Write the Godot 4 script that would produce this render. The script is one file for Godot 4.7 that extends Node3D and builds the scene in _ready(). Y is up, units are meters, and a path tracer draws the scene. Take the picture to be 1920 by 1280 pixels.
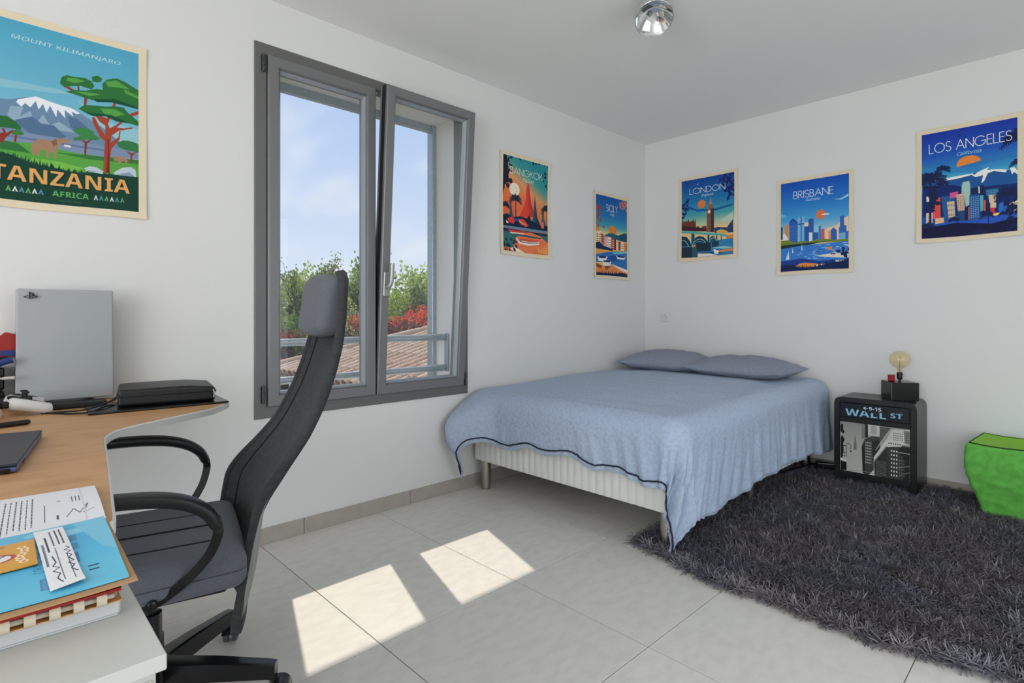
extends Node3D
# A teenager's bedroom. Origin: floor corner between the window wall (z = 0) and the poster wall (x = 0);
# the room lies towards -x and +z. Units are metres.

var M := {}          # materials
var T := {}          # textures
var taken := {}      # names in use at top level

func _ready() -> void:
	# ---- camera: a level 20 mm-like lens, shifted down a little
	var cam := Camera3D.new()
	cam.name = "camera"
	cam.projection = Camera3D.PROJECTION_FRUSTUM
	cam.keep_aspect = Camera3D.KEEP_HEIGHT
	cam.near = 0.05
	cam.far = 300.0
	cam.size = 0.05 * 1280.0 / 1036.0
	cam.frustum_offset = Vector2(0.0, -0.05 * 50.0 / 1036.0)
	cam.position = Vector3(-4.103, 1.0493, 2.608)
	cam.rotation = Vector3(0.0, -deg_to_rad(90.0 - 46.005), 0.0)
	add_child(cam)
	cam.current = true

	# ---- sky, exposure
	var env := Environment.new()
	env.background_mode = Environment.BG_SKY
	env.tonemap_mode = Environment.TONE_MAPPER_LINEAR
	env.tonemap_exposure = 1.0
	env.sdfgi_enabled = true
	env.ssao_enabled = true
	env.ssil_enabled = true
	var sky := Sky.new()
	var pan := PanoramaSkyMaterial.new()
	pan.panorama = ImageTexture.create_from_image(sky_picture())
	pan.energy_multiplier = 1.0
	sky.sky_material = pan
	env.sky = sky
	var we := WorldEnvironment.new()
	we.name = "world_environment"
	we.environment = env
	add_child(we)

	# ---- the sun, high beyond the window
	var sun := DirectionalLight3D.new()
	sun.name = "sun"
	sun.light_color = Color(1.0, 0.96, 0.89)
	sun.light_energy = 1.08
	sun.light_angular_distance = 0.53
	sun.shadow_enabled = true
	sun.sky_mode = DirectionalLight3D.SKY_MODE_LIGHT_ONLY
	add_child(sun)
	sun.look_at_from_position(Vector3(0, 8, 0), Vector3(0, 8, 0) + Vector3(-0.246, -1.0, 0.78), Vector3.UP)

	# ---- added fill lights at two made-up glazed doors behind the camera
	for d in [[Vector3(X0 + 0.07, 1.25, 2.8), Vector3(1, 0, 0), Vector2(2.6, 2.0), 10.2], [Vector3(-2.5, 1.25, Z1 - 0.07), Vector3(0, 0, -1), Vector2(2.4, 2.0), 2.3]]:
		var fill_light := AreaLight3D.new()
		fill_light.name = "added_door_fill"
		fill_light.area_size = d[2]
		fill_light.area_normalize_energy = true
		fill_light.light_color = Color(0.97, 0.985, 1.0)
		fill_light.light_energy = d[3]
		fill_light.area_range = 30.0
		fill_light.area_attenuation = 2.0
		fill_light.shadow_enabled = true
		add_child(fill_light, true)
		fill_light.look_at_from_position(d[0], d[0] + d[1], Vector3.UP)

	make_materials()
	build_room()
	build_window()
	build_added_doors()
	build_outside()
	build_bed()
	build_rug()
	build_nightstand()
	build_pouf()
	build_posters()
	build_wall_things()
	build_desk()
	build_desk_things()
	build_cabinet()
	build_chair()

func sky_picture() -> Image:
	var w := 768
	var h := 384
	var im := Image.create(w, h, false, Image.FORMAT_RGBF)
	var n := FastNoiseLite.new()
	n.seed = 7
	n.noise_type = FastNoiseLite.TYPE_SIMPLEX_SMOOTH
	n.frequency = 1.6
	n.fractal_octaves = 5
	for y in h:
		var e := (0.5 - (y + 0.5) / h) * PI
		for x in w:
			var a := (x + 0.5) / w * TAU
			var d := Vector3(cos(a) * cos(e), sin(e), sin(a) * cos(e))
			var up := clampf(sin(e), 0.0, 1.0)
			var k := pow(1.0 - up, 2.6)
			var c := Vector3(0.30, 0.50, 0.90).lerp(Vector3(0.80, 0.88, 0.985), k)
			if e > 0.0:
				var p := Vector3(d.x / (d.y + 0.25), 0.0, d.z / (d.y + 0.25) * 1.7)
				var cl := smoothstep(0.05, 0.65, n.get_noise_3d(p.x, p.y, p.z) + 0.18)
				c = c.lerp(Vector3(0.86, 0.90, 0.96), cl * 0.5)
			else:
				c = Vector3(0.42, 0.43, 0.38)
			im.set_pixel(x, y, Color(c.x, c.y, c.z))
	return im

# ------------------------------------------------------------------ naming and tagging
func numbered(called: String) -> String:
	if not taken.has(called):
		taken[called] = 0
		return called
	taken[called] += 1
	return "%s_%03d" % [called, taken[called]]

func thing(called: String, label: String, category: String, at := Vector3.ZERO, turn := 0.0, group := "") -> Node3D:
	var o := Node3D.new()
	o.name = numbered(called)
	add_child(o, true)
	o.position = at
	o.rotation.y = turn
	tag(o, label, category, group)
	return o

func tag(o: Node, label: String, category: String, group := "") -> void:
	o.set_meta("label", label)
	o.set_meta("category", category)
	if group:
		o.set_meta("group", group)

func part(called: String, mesh: Mesh, m: Material, parent: Node, at := Vector3.ZERO, rot := Vector3.ZERO, label := "") -> MeshInstance3D:
	var o := MeshInstance3D.new()
	o.name = numbered(called) if parent == self else called
	o.mesh = mesh
	o.material_override = m
	o.position = at
	o.rotation = rot
	parent.add_child(o, true)
	if label:
		o.set_meta("label", label)
	return o

func struct(called: String, mesh: Mesh, m: Material, label := "", category := "") -> MeshInstance3D:
	var o := part(called, mesh, m, self)
	o.set_meta("kind", "structure")
	if label:
		o.set_meta("label", label)
		o.set_meta("category", category)
	return o

func swarm(called: String, mesh: Mesh, m: Material, places: Array, tints: Array, parent: Node) -> MultiMeshInstance3D:
	var mm := MultiMesh.new()
	mm.transform_format = MultiMesh.TRANSFORM_3D
	mm.use_colors = true
	mm.mesh = mesh
	mm.instance_count = places.size()
	var b := PackedFloat32Array()
	b.resize(places.size() * 16)
	var k := 0
	for i in places.size():
		var t: Transform3D = places[i]
		var c: Color = tints[i]
		b[k] = t.basis.x.x; b[k + 1] = t.basis.y.x; b[k + 2] = t.basis.z.x; b[k + 3] = t.origin.x
		b[k + 4] = t.basis.x.y; b[k + 5] = t.basis.y.y; b[k + 6] = t.basis.z.y; b[k + 7] = t.origin.y
		b[k + 8] = t.basis.x.z; b[k + 9] = t.basis.y.z; b[k + 10] = t.basis.z.z; b[k + 11] = t.origin.z
		b[k + 12] = c.r; b[k + 13] = c.g; b[k + 14] = c.b; b[k + 15] = 1.0
		k += 16
	mm.buffer = b
	var o := MultiMeshInstance3D.new()
	o.name = called
	o.multimesh = mm
	o.material_override = m
	o.set_meta("kind", "stuff")
	parent.add_child(o, true)
	return o

# ------------------------------------------------------------------ materials
func noise_tex(freq: float, octaves: int, ramp: Array, size := 512, seed_ := 1, kind := FastNoiseLite.TYPE_SIMPLEX_SMOOTH) -> NoiseTexture2D:
	var n := FastNoiseLite.new()
	n.noise_type = kind
	n.frequency = freq
	n.fractal_octaves = octaves
	n.seed = seed_
	var t := NoiseTexture2D.new()
	t.noise = n
	t.width = size
	t.height = size
	t.seamless = true
	t.seamless_blend_skirt = 0.2
	if ramp.size():
		var g := Gradient.new()
		var offs := PackedFloat32Array()
		var cols := PackedColorArray()
		for r in ramp:
			offs.append(r[0])
			cols.append(r[1])
		g.offsets = offs
		g.colors = cols
		t.color_ramp = g
	return t

func mat(called: String, c: Color, rough := 0.6, metal := 0.0, spec := 0.5) -> StandardMaterial3D:
	var m := StandardMaterial3D.new()
	m.resource_name = called
	m.albedo_color = c
	m.roughness = rough
	m.metallic = metal
	m.metallic_specular = spec
	M[called] = m
	return m

func tri(m: StandardMaterial3D, tex: Texture2D, scale, bump: Texture2D = null, relief := 0.0, world := true) -> StandardMaterial3D:
	m.uv1_triplanar = true
	m.uv1_world_triplanar = world
	m.uv1_scale = scale if scale is Vector3 else Vector3.ONE * float(scale)
	m.albedo_texture = tex
	if bump:
		m.heightmap_enabled = true
		m.heightmap_texture = bump
		m.heightmap_scale = relief
	return m

func grey(v: float) -> Color:
	return Color(v, v, v)

func make_materials() -> void:
	var fine := noise_tex(0.06, 4, [], 512, 3)
	var soft := noise_tex(0.012, 3, [], 512, 5)
	T.fine = fine
	T.soft = soft
	var wall := mat("wall_paint", Color(0.905, 0.903, 0.895), 0.85, 0.0, 0.3)
	tri(wall, null, 1.5, fine, 0.03)
	mat("ceiling_paint", Color(0.955, 0.955, 0.945), 0.9, 0.0, 0.3)
	mat("grout", Color(0.40, 0.385, 0.36), 0.9)
	# large grey-beige stoneware, three runs of one tile range
	var cloud := noise_tex(0.008, 5, [[0.25, Color(0.968, 0.968, 0.968)], [0.5, Color(0.988, 0.987, 0.985)], [0.8, Color(1, 1, 1)]], 1024, 11)
	var tones := [Color(0.896, 0.882, 0.856), Color(0.888, 0.873, 0.846), Color(0.904, 0.890, 0.866)]
	for k in 3:
		var m := mat("tile_%d" % k, tones[k], 0.42, 0.0, 0.4)
		tri(m, cloud, Vector3(1.1, 1.1, 2.3))
		m.uv1_offset = Vector3(k * 0.37, k * 0.21, k * 0.53)
	var sk := mat("skirting_tile", Color(0.70, 0.675, 0.635), 0.45, 0.0, 0.4)
	tri(sk, cloud, Vector3(1.3, 1.3, 1.3))
	# window
	mat("window_frame", Color(0.42, 0.42, 0.415), 0.42, 0.15, 0.5)
	mat("window_sash", Color(0.48, 0.485, 0.49), 0.38, 0.2, 0.5)
	mat("gasket", Color(0.05, 0.05, 0.055), 0.7)
	mat("bead", Color(0.62, 0.65, 0.68), 0.35, 0.3)
	mat("hinge", Color(0.30, 0.305, 0.315), 0.35, 0.5)
	mat("handle_metal", Color(0.66, 0.67, 0.66), 0.35, 0.7)
	mat("galvanised", Color(0.66, 0.71, 0.75), 0.3, 0.45)
	tri(M.galvanised, noise_tex(0.03, 3, [[0.3, grey(0.95)], [0.7, grey(1.0)]], 256, 21), 3.0)
	mat("render_outside", Color(0.90, 0.87, 0.81), 0.9)
	var glass := mat("glass", Color(0.9, 0.95, 0.95, 0.03), 0.02, 0.0, 0.35)
	glass.transparency = BaseMaterial3D.TRANSPARENCY_ALPHA
	# bed
	var denim := noise_tex(0.02, 5, [[0.2, Color(0.90, 0.905, 0.93)], [0.5, Color(0.96, 0.965, 0.975)], [0.85, Color(1, 1, 1)]], 1024, 31)
	var weave := noise_tex(0.35, 2, [], 512, 33)
	var duv := mat("duvet_cotton", Color(0.725, 0.785, 0.865), 0.85, 0.0, 0.25)
	tri(duv, denim, 2.2, weave, 0.12)
	duv.rim_enabled = true
	duv.rim = 0.25
	var pil := mat("pillow_cotton", Color(0.60, 0.625, 0.68), 0.85, 0.0, 0.25)
	tri(pil, denim, 2.6, weave, 0.12)
	pil.rim_enabled = true
	pil.rim = 0.25
	mat("navy_piping", Color(0.12, 0.15, 0.22), 0.8)
	mat("navy_cotton", Color(0.16, 0.20, 0.32), 0.85)
	var tick := mat("ticking", Color(0.93, 0.93, 0.915), 0.8)
	tri(tick, null, 4.0, weave, 0.08)
	mat("mattress", Color(0.82, 0.82, 0.80), 0.85)
	mat("brushed_steel", Color(0.70, 0.68, 0.64), 0.28, 1.0)
	mat("under_black", Color(0.05, 0.05, 0.052), 0.9)
	# rug
	var yarn := mat("rug_yarn", Color(1, 1, 1), 0.42, 0.0, 0.55)
	yarn.vertex_color_use_as_albedo = true
	mat("rug_backing", Color(0.09, 0.085, 0.095), 0.95)
	# nightstand, lamp
	mat("black_wood", Color(0.115, 0.12, 0.118), 0.32, 0.0, 0.5)
	tri(M.black_wood, noise_tex(0.01, 4, [[0.3, grey(0.8)], [0.7, grey(1.0)]], 256, 41), 2.0)
	mat("lamp_block", Color(0.075, 0.08, 0.075), 0.16, 0.0, 0.3)
	mat("lamp_edge", Color(0.42, 0.42, 0.40), 0.4)
	mat("bakelite", Color(0.045, 0.05, 0.055), 0.4)
	var amber := mat("amber_glass", Color(0.93, 0.80, 0.46, 0.34), 0.03, 0.0, 0.6)
	amber.transparency = BaseMaterial3D.TRANSPARENCY_ALPHA
	mat("filament", Color(0.35, 0.25, 0.12), 0.5, 0.5)
	mat("cap_metal", Color(0.75, 0.75, 0.72), 0.25, 1.0)
	mat("red_plastic", Color(0.60, 0.02, 0.05), 0.3, 0.0, 0.3)
	mat("red_dark", Color(0.35, 0.03, 0.05), 0.4)
	# pouf
	var lime := mat("lime_canvas", Color(0.43, 0.77, 0.33), 0.75, 0.0, 0.3)
	tri(lime, noise_tex(0.02, 4, [[0.2, grey(0.88)], [0.8, grey(1.0)]], 512, 51), 2.0, weave, 0.1)
	mat("lime_top", Color(0.55, 0.77, 0.28), 0.75, 0.0, 0.3)
	mat("seam_green", Color(0.16, 0.30, 0.06), 0.9)
	# desk
	var birch := noise_tex(0.006, 5, [[0.15, Color(0.93, 0.90, 0.87)], [0.45, Color(0.98, 0.965, 0.95)], [0.75, Color(1, 1, 1)]], 1024, 61)
	var wood := mat("birch", Color(0.80, 0.615, 0.43), 0.42, 0.0, 0.45)
	tri(wood, birch, Vector3(1.2, 1.0, 2.6))
	wood.heightmap_enabled = false
	mat("white_edge", Color(0.88, 0.875, 0.86), 0.35)
	mat("white_laminate", Color(0.82, 0.82, 0.80), 0.38)
	mat("console_white", Color(0.675, 0.695, 0.705), 0.55, 0.0, 0.35)
	mat("gloss_black", Color(0.035, 0.035, 0.04), 0.25)
	mat("matt_black", Color(0.05, 0.05, 0.053), 0.6)
	mat("rubber", Color(0.06, 0.06, 0.065), 0.75)
	mat("leatherette", Color(0.062, 0.064, 0.07), 0.42, 0.0, 0.5)
	tri(M.leatherette, null, 8.0, fine, 0.06)
	mat("laptop_lid", Color(0.20, 0.205, 0.235), 0.45, 0.3)
	mat("laptop_edge", Color(0.36, 0.39, 0.58), 0.35, 0.5)
	mat("pad_white", Color(0.84, 0.835, 0.82), 0.4)
	mat("toy_red", Color(0.62, 0.11, 0.08), 0.5)
	mat("toy_blue", Color(0.09, 0.20, 0.47), 0.45)
	mat("cable_white", Color(0.80, 0.79, 0.76), 0.45)
	mat("paper", Color(0.87, 0.87, 0.885), 0.8)
	mat("card", Color(0.72, 0.56, 0.40), 0.85)
	mat("maroon", Color(0.25, 0.07, 0.07), 0.7)
	mat("cover_red", Color(0.60, 0.09, 0.05), 0.5)
	mat("cover_amber", Color(0.86, 0.62, 0.36), 0.4)
	mat("page_block", Color(0.66, 0.58, 0.46), 0.9)
	mat("ivory_comb", Color(0.84, 0.79, 0.70), 0.4)
	mat("box_white", Color(0.83, 0.845, 0.845), 0.5)
	# chair
	var cloth := mat("seat_cloth", Color(0.45, 0.465, 0.50), 0.9, 0.0, 0.3)
	tri(cloth, noise_tex(0.25, 2, [[0.3, grey(0.75)], [0.7, grey(1.0)]], 512, 71), 3.5, weave, 0.15)
	cloth.rim_enabled = true
	cloth.rim = 0.5
	var back := mat("back_cloth", Color(0.26, 0.262, 0.27), 0.9, 0.0, 0.3)
	tri(back, noise_tex(0.02, 4, [[0.3, grey(0.85)], [0.7, grey(1.0)]], 512, 73), Vector3(2.0, 6.0, 2.0), weave, 0.12)
	back.rim_enabled = true
	back.rim = 0.45
	mat("seam_dark", Color(0.055, 0.055, 0.065), 0.9)
	mat("pale_grey", Color(0.56, 0.57, 0.55), 0.85)
	mat("arm_black", Color(0.075, 0.077, 0.085), 0.38, 0.0, 0.5)
	tri(M.arm_black, null, 9.0, fine, 0.04)
	mat("base_black", Color(0.105, 0.106, 0.115), 0.22, 0.2, 0.5)
	mat("wheel_grey", Color(0.34, 0.345, 0.35), 0.4)
	# ceiling ball
	mat("chrome", Color(0.86, 0.865, 0.87), 0.03, 1.0)
	mat("switch_white", Color(0.88, 0.88, 0.87), 0.5)
	# outside
	var clay := noise_tex(0.02, 4, [[0.2, Color(0.82, 0.76, 0.72)], [0.5, Color(0.97, 0.94, 0.91)], [0.8, Color(1, 1, 1)]], 512, 81)
	var cols := [Color(0.80, 0.695, 0.60), Color(0.78, 0.66, 0.56), Color(0.82, 0.73, 0.645)]
	for k in 3:
		var m := mat("clay_%d" % k, cols[k], 0.85, 0.0, 0.3)
		tri(m, clay, 2.5)
		m.uv1_offset = Vector3(k * 0.31, k * 0.17, k * 0.43)
	mat("clay_shade", Color(0.50, 0.38, 0.30), 0.9)
	var leaf := mat("leaf", Color(1, 1, 1), 0.55, 0.0, 0.4)
	leaf.vertex_color_use_as_albedo = true
	leaf.backlight_enabled = true
	leaf.backlight = Color(0.80, 0.86, 0.42)
	var rleaf := mat("red_leaf", Color(1, 1, 1), 0.5, 0.0, 0.4)
	rleaf.vertex_color_use_as_albedo = true
	rleaf.backlight_enabled = true
	rleaf.backlight = Color(0.75, 0.34, 0.25)
	mat("bark", Color(0.20, 0.17, 0.13), 0.9)
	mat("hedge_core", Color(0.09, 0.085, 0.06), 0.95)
	mat("ground", Color(0.38, 0.37, 0.26), 0.95)
	mat("gutter", Color(0.50, 0.55, 0.50), 0.5, 0.3)
	mat("terrace_white", Color(0.88, 0.86, 0.82), 0.85)

# ------------------------------------------------------------------ the room
const H := 2.5
const X0 := -7.6
const Z1 := 4.4

func build_room() -> void:
	# floor: grout bed with one mesh per tile
	var fl := struct("floor", box(Vector3(0 - X0, 0.2, Z1), Vector3(X0 * 0.5, -0.1035, Z1 * 0.5)).mesh(), M.grout, "floor of large square grey-beige stoneware tiles", "floor")
	var xs := [X0]
	var k := 0
	var x := -7.38
	while x < -0.01:
		xs.append(x)
		x += 0.6
	xs.append(0.0)
	var zs := [0.0, 0.45, 1.05, 1.65, 2.25, 2.85, 3.45, 4.05, Z1]
	var whole := {}
	for i in xs.size() - 1:
		for j in zs.size() - 1:
			var sz := Vector3(xs[i + 1] - xs[i] - 0.0028, 0.012, zs[j + 1] - zs[j] - 0.0028)
			var key := Vector2i(roundi(sz.x * 1000), roundi(sz.z * 1000))
			if not whole.has(key):
				whole[key] = box(sz, Vector3.ZERO, 0.0009).mesh(20)
			part("tile", whole[key], M["tile_%d" % ((i * 7 + j * 5 + i * j) % 3)], fl, Vector3((xs[i] + xs[i + 1]) * 0.5, -0.006, (zs[j] + zs[j + 1]) * 0.5))
	# ceiling
	struct("ceiling", box(Vector3(0.6 - X0 + 0.4, 0.2, Z1 + 0.9), Vector3(X0 * 0.5 + 0.1, H + 0.1, Z1 * 0.5)).mesh(), M.ceiling_paint, "plain white ceiling", "ceiling")
	# window wall: an inner skin cut for the frame and an outer one cut for the reveal
	var w := Geo.new()
	for s in [[-3.207, -1.965, 0.575, 2.29, -0.06, 0.0], [-3.165, -2.0, 0.6, 2.255, -0.36, -0.06]]:
		var zc: float = (s[4] + s[5]) * 0.5
		var d: float = s[5] - s[4]
		var l := X0 - 0.2
		var r := 0.2
		w.add(box(Vector3(s[0] - l, H, d), Vector3((l + s[0]) * 0.5, H * 0.5, zc)))
		w.add(box(Vector3(r - s[1], H, d), Vector3((r + s[1]) * 0.5, H * 0.5, zc)))
		w.add(box(Vector3(s[1] - s[0], s[2], d), Vector3((s[0] + s[1]) * 0.5, s[2] * 0.5, zc)))
		w.add(box(Vector3(s[1] - s[0], H - s[3], d), Vector3((s[0] + s[1]) * 0.5, (H + s[3]) * 0.5, zc)))
	struct("wall_left", w.mesh(20), M.wall_paint, "white painted wall around the window", "wall")
	struct("wall_right", box(Vector3(0.2, H, Z1 + 0.2), Vector3(0.1, H * 0.5, Z1 * 0.5 + 0.1)).mesh(), M.wall_paint, "white painted wall behind the bed head", "wall")
	# unseen walls, set back to even the light, with added glazed doors
	var o := [-3.7, -1.3, 0.25, 2.25]
	var bk := Geo.new()
	var zc := Z1 + 0.1
	bk.add(box(Vector3(o[0] - X0 + 0.2, H, 0.2), Vector3((X0 - 0.2 + o[0]) * 0.5, H * 0.5, zc)))
	bk.add(box(Vector3(0.2 - o[1], H, 0.2), Vector3((0.2 + o[1]) * 0.5, H * 0.5, zc)))
	bk.add(box(Vector3(o[1] - o[0], o[2], 0.2), Vector3((o[0] + o[1]) * 0.5, o[2] * 0.5, zc)))
	bk.add(box(Vector3(o[1] - o[0], H - o[3], 0.2), Vector3((o[0] + o[1]) * 0.5, (H + o[3]) * 0.5, zc)))
	struct("wall_back", bk.mesh(20), M.wall_paint, "unseen white painted wall opposite the window", "wall")
	var f := Geo.new()
	o = [1.5, 4.1, 0.25, 2.25]
	f.add(box(Vector3(0.2, H, o[0]), Vector3(X0 - 0.1, H * 0.5, o[0] * 0.5)))
	f.add(box(Vector3(0.2, H, Z1 - o[1]), Vector3(X0 - 0.1, H * 0.5, (Z1 + o[1]) * 0.5)))
	f.add(box(Vector3(0.2, o[2], o[1] - o[0]), Vector3(X0 - 0.1, o[2] * 0.5, (o[0] + o[1]) * 0.5)))
	f.add(box(Vector3(0.2, H - o[3], o[1] - o[0]), Vector3(X0 - 0.1, (H + o[3]) * 0.5, (o[0] + o[1]) * 0.5)))
	struct("wall_front", f.mesh(20), M.wall_paint, "unseen white painted wall at the desk end of the room", "wall")
	# skirting tiles
	var bl := struct("baseboard_left", box(Vector3(0 - X0, 0.07, 0.006), Vector3(X0 * 0.5, 0.035, 0.003)).mesh(), M.grout, "tiled skirting below the window", "baseboard")
	x = X0
	var cuts := [X0]
	k = -8
	while -2.979 + 0.6 * k < -0.01:
		if -2.979 + 0.6 * k > X0:
			cuts.append(-2.979 + 0.6 * k)
		k += 1
	cuts.append(0.0)
	for i in cuts.size() - 1:
		part("tile", box(Vector3(cuts[i + 1] - cuts[i] - 0.003, 0.0735, 0.0095), Vector3.ZERO, 0.0012).mesh(20), M.skirting_tile, bl, Vector3((cuts[i] + cuts[i + 1]) * 0.5, 0.0368, 0.005))
	var br := struct("baseboard_right", box(Vector3(0.006, 0.07, Z1), Vector3(-0.003, 0.035, Z1 * 0.5)).mesh(), M.grout, "tiled skirting along the bed head wall", "baseboard")
	for i in 8:
		var a := 0.01 + i * 0.6
		var b := minf(a + 0.6, Z1)
		if b > a + 0.02:
			part("tile", box(Vector3(0.0095, 0.0735, b - a - 0.003), Vector3.ZERO, 0.0012).mesh(20), M.skirting_tile, br, Vector3(-0.005, 0.0368, (a + b) * 0.5))

func build_window() -> void:
	var win := struct("window_1", ring(1.242, 1.715, [Vector2(0, -0.06), Vector2(0, 0.006), Vector2(0.003, 0.009), Vector2(0.050, 0.009), Vector2(0.056, 0.004), Vector2(0.056, -0.06)]).mesh(25), M.window_frame, "tall grey aluminium window with two casements, one tilted inwards", "window")
	win.position = Vector3(-2.586, 1.4325, 0)
	var c := Vector3(2.586, -1.4325, 0)       # the frame's centre as an origin for its parts
	# casements
	var prof := [Vector2(0.0, -0.05), Vector2(0.0, 0.018), Vector2(0.004, 0.022), Vector2(0.046, 0.022), Vector2(0.052, 0.014), Vector2(0.058, -0.008), Vector2(0.058, -0.05)]
	var beadp := [Vector2(0.0, -0.001), Vector2(0.0, 0.006), Vector2(0.004, 0.0), Vector2(0.012, -0.016), Vector2(0.012, -0.02), Vector2(0.0, -0.02)]
	var hg := tube([Vector3(0, -0.04, 0), Vector3(0, -0.012, 0)], 0.0075, 10).add(tube([Vector3(0, -0.011, 0), Vector3(0, 0.011, 0)], 0.0078, 10)).add(tube([Vector3(0, 0.012, 0), Vector3(0, 0.04, 0)], 0.0075, 10)).add(box(Vector3(0.018, 0.074, 0.003), Vector3(0.0, 0, -0.008)))
	var hgm := hg.mesh(40)
	for s in 2:
		var w := 0.552 if s == 0 else 0.588
		var cx := -2.875 if s == 0 else -2.297
		var h := 1.612
		var hinge_line := Vector3(cx, 0.628, 0.0)
		var sash := part("casement", ring(w, h, prof).moved(Vector3(0, h * 0.5, 0)).mesh(25), M.window_sash, win, hinge_line + c)
		if s == 1:
			sash.rotation.x = deg_to_rad(3.75)       # tilted in at the top
		part("pane", box(Vector3(w - 0.10, h - 0.10, 0.006), Vector3(0, h * 0.5, -0.022)).mesh(), M.glass, sash)
		part("glazing_bead", ring(w - 0.110, h - 0.110, beadp).moved(Vector3(0, h * 0.5, 0.004)).mesh(25), M.bead, sash)
		part("gasket", ring(w + 0.004, h + 0.004, [Vector2(0, -0.03), Vector2(0, 0.002), Vector2(0.006, 0.002), Vector2(0.006, -0.03)]).moved(Vector3(0, h * 0.5, 0)).mesh(25), M.gasket, sash)
		if s == 1:
			var hx := -w * 0.5 + 0.027
			part("handle_plate", rbox(Vector3(0.036, 0.132, 0.014), 0.0068, 3).moved(Vector3(hx, 0.585, 0.026)).mesh(60), M.handle_metal, sash)
			var lever := smooth([Vector3(hx, 0.570, 0.030), Vector3(hx, 0.572, 0.050), Vector3(hx + 0.006, 0.590, 0.062), Vector3(hx + 0.008, 0.640, 0.066), Vector3(hx + 0.008, 0.695, 0.066)], 5)
			part("handle", tube(lever, 0.0115, 10).mesh(60), M.handle_metal, sash)
	part("astragal", box(Vector3(0.034, 1.56, 0.012), Vector3.ZERO, 0.002).mesh(), M.window_sash, win, Vector3(-2.597, 1.43, -0.052) + c)  # strip behind the casements, placed to block a slit of sun
	for p in [Vector3(-3.170, 2.195, 0.018), Vector3(-3.172, 0.685, 0.018), Vector3(-1.992, 0.665, 0.026)]:
		part("hinge", hgm, M.hinge, win, p + c)
	part("tilt_stay", box(Vector3(0.012, 0.006, 0.10), Vector3(0, 0, 0.0)).mesh(), M.handle_metal, win, Vector3(-2.03, 2.235, 0.06) + c)
	part("lock_keep", box(Vector3(0.05, 0.012, 0.02), Vector3.ZERO, 0.002).mesh(), M.handle_metal, win, Vector3(-2.60, 2.226, -0.01) + c)
	# outside: shutter rails, bottom bar of the rolled-up shutter, sill
	for x in [-3.150, -2.015]:
		part("shutter_rail", box(Vector3(0.030, 1.66, 0.060), Vector3(0, 0, 0), 0.004).mesh(), M.galvanised, win, Vector3(x, 1.43, -0.295) + c)
	part("shutter_bar", box(Vector3(1.11, 0.055, 0.03), Vector3.ZERO, 0.004).mesh(), M.galvanised, win, Vector3(-2.583, 2.236, -0.295) + c)
	part("sill", box(Vector3(1.20, 0.03, 0.34), Vector3.ZERO, 0.004).mesh(), M.terrace_white, win, Vector3(-2.583, 0.592, -0.24) + c)
	# guard rail across the opening
	var rail := thing("guard_rail", "galvanised two-bar guard rail across the outside of the window", "railing", Vector3(-2.583, 0.0, -0.155))
	for y in [0.911, 0.722]:
		part("bar", tube([Vector3(-0.545, y, 0), Vector3(0.545, y, 0)], 0.019, 14).mesh(50), M.galvanised, rail)
		for s in [-1, 1]:
			part("sleeve", tube([Vector3(s * 0.46, y, 0), Vector3(s * 0.555, y, 0), Vector3(s * 0.565, y, 0.0), Vector3(s * 0.568, y - 0.004 * signf(y - 0.8), 0.0)], [0.021, 0.021, 0.018, 0.012], 14).mesh(50), M.galvanised, rail)
	for s in [-1, 1]:
		part("bracket", rbox(Vector3(0.010, 0.235, 0.036), 0.0045, 3).moved(Vector3(s * 0.573, 0.8165, 0.008)).mesh(50), M.galvanised, rail)

func build_added_doors() -> void:  # added doors out of view, put in to carry the fill lights
	for d in [["window_2", Vector3(X0 - 0.01, 1.25, 2.8), PI / 2, 2.6, "added grey aluminium glazed door out of view at the desk end"], ["window_3", Vector3(-2.5, 1.25, Z1 + 0.01), PI, 2.4, "added grey aluminium glazed door out of view opposite the window"]]:
		var w: float = d[3]
		var win := struct(d[0], ring(w, 2.0, [Vector2(0, -0.06), Vector2(0, 0.008), Vector2(0.05, 0.008), Vector2(0.056, 0.0), Vector2(0.056, -0.06)]).mesh(25), M.window_frame, d[4], "window")
		win.position = d[1]
		win.rotation.y = d[2]
		for s in [-1, 1]:
			var sash := part("casement", ring(w * 0.5 - 0.05, 1.9, [Vector2(0, -0.05), Vector2(0, 0.015), Vector2(0.05, 0.015), Vector2(0.055, -0.05)]).mesh(25), M.window_sash, win, Vector3(s * (w * 0.25 - 0.025), 0, 0))
			part("pane", box(Vector3(w * 0.5 - 0.14, 1.81, 0.006), Vector3(0, 0, -0.02)).mesh(), M.glass, sash)

# ------------------------------------------------------------------ outside
const RS := 0.27       # roof slope

func roof_y(x: float) -> float:
	return 0.09 + RS * (x + 0.33)

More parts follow.
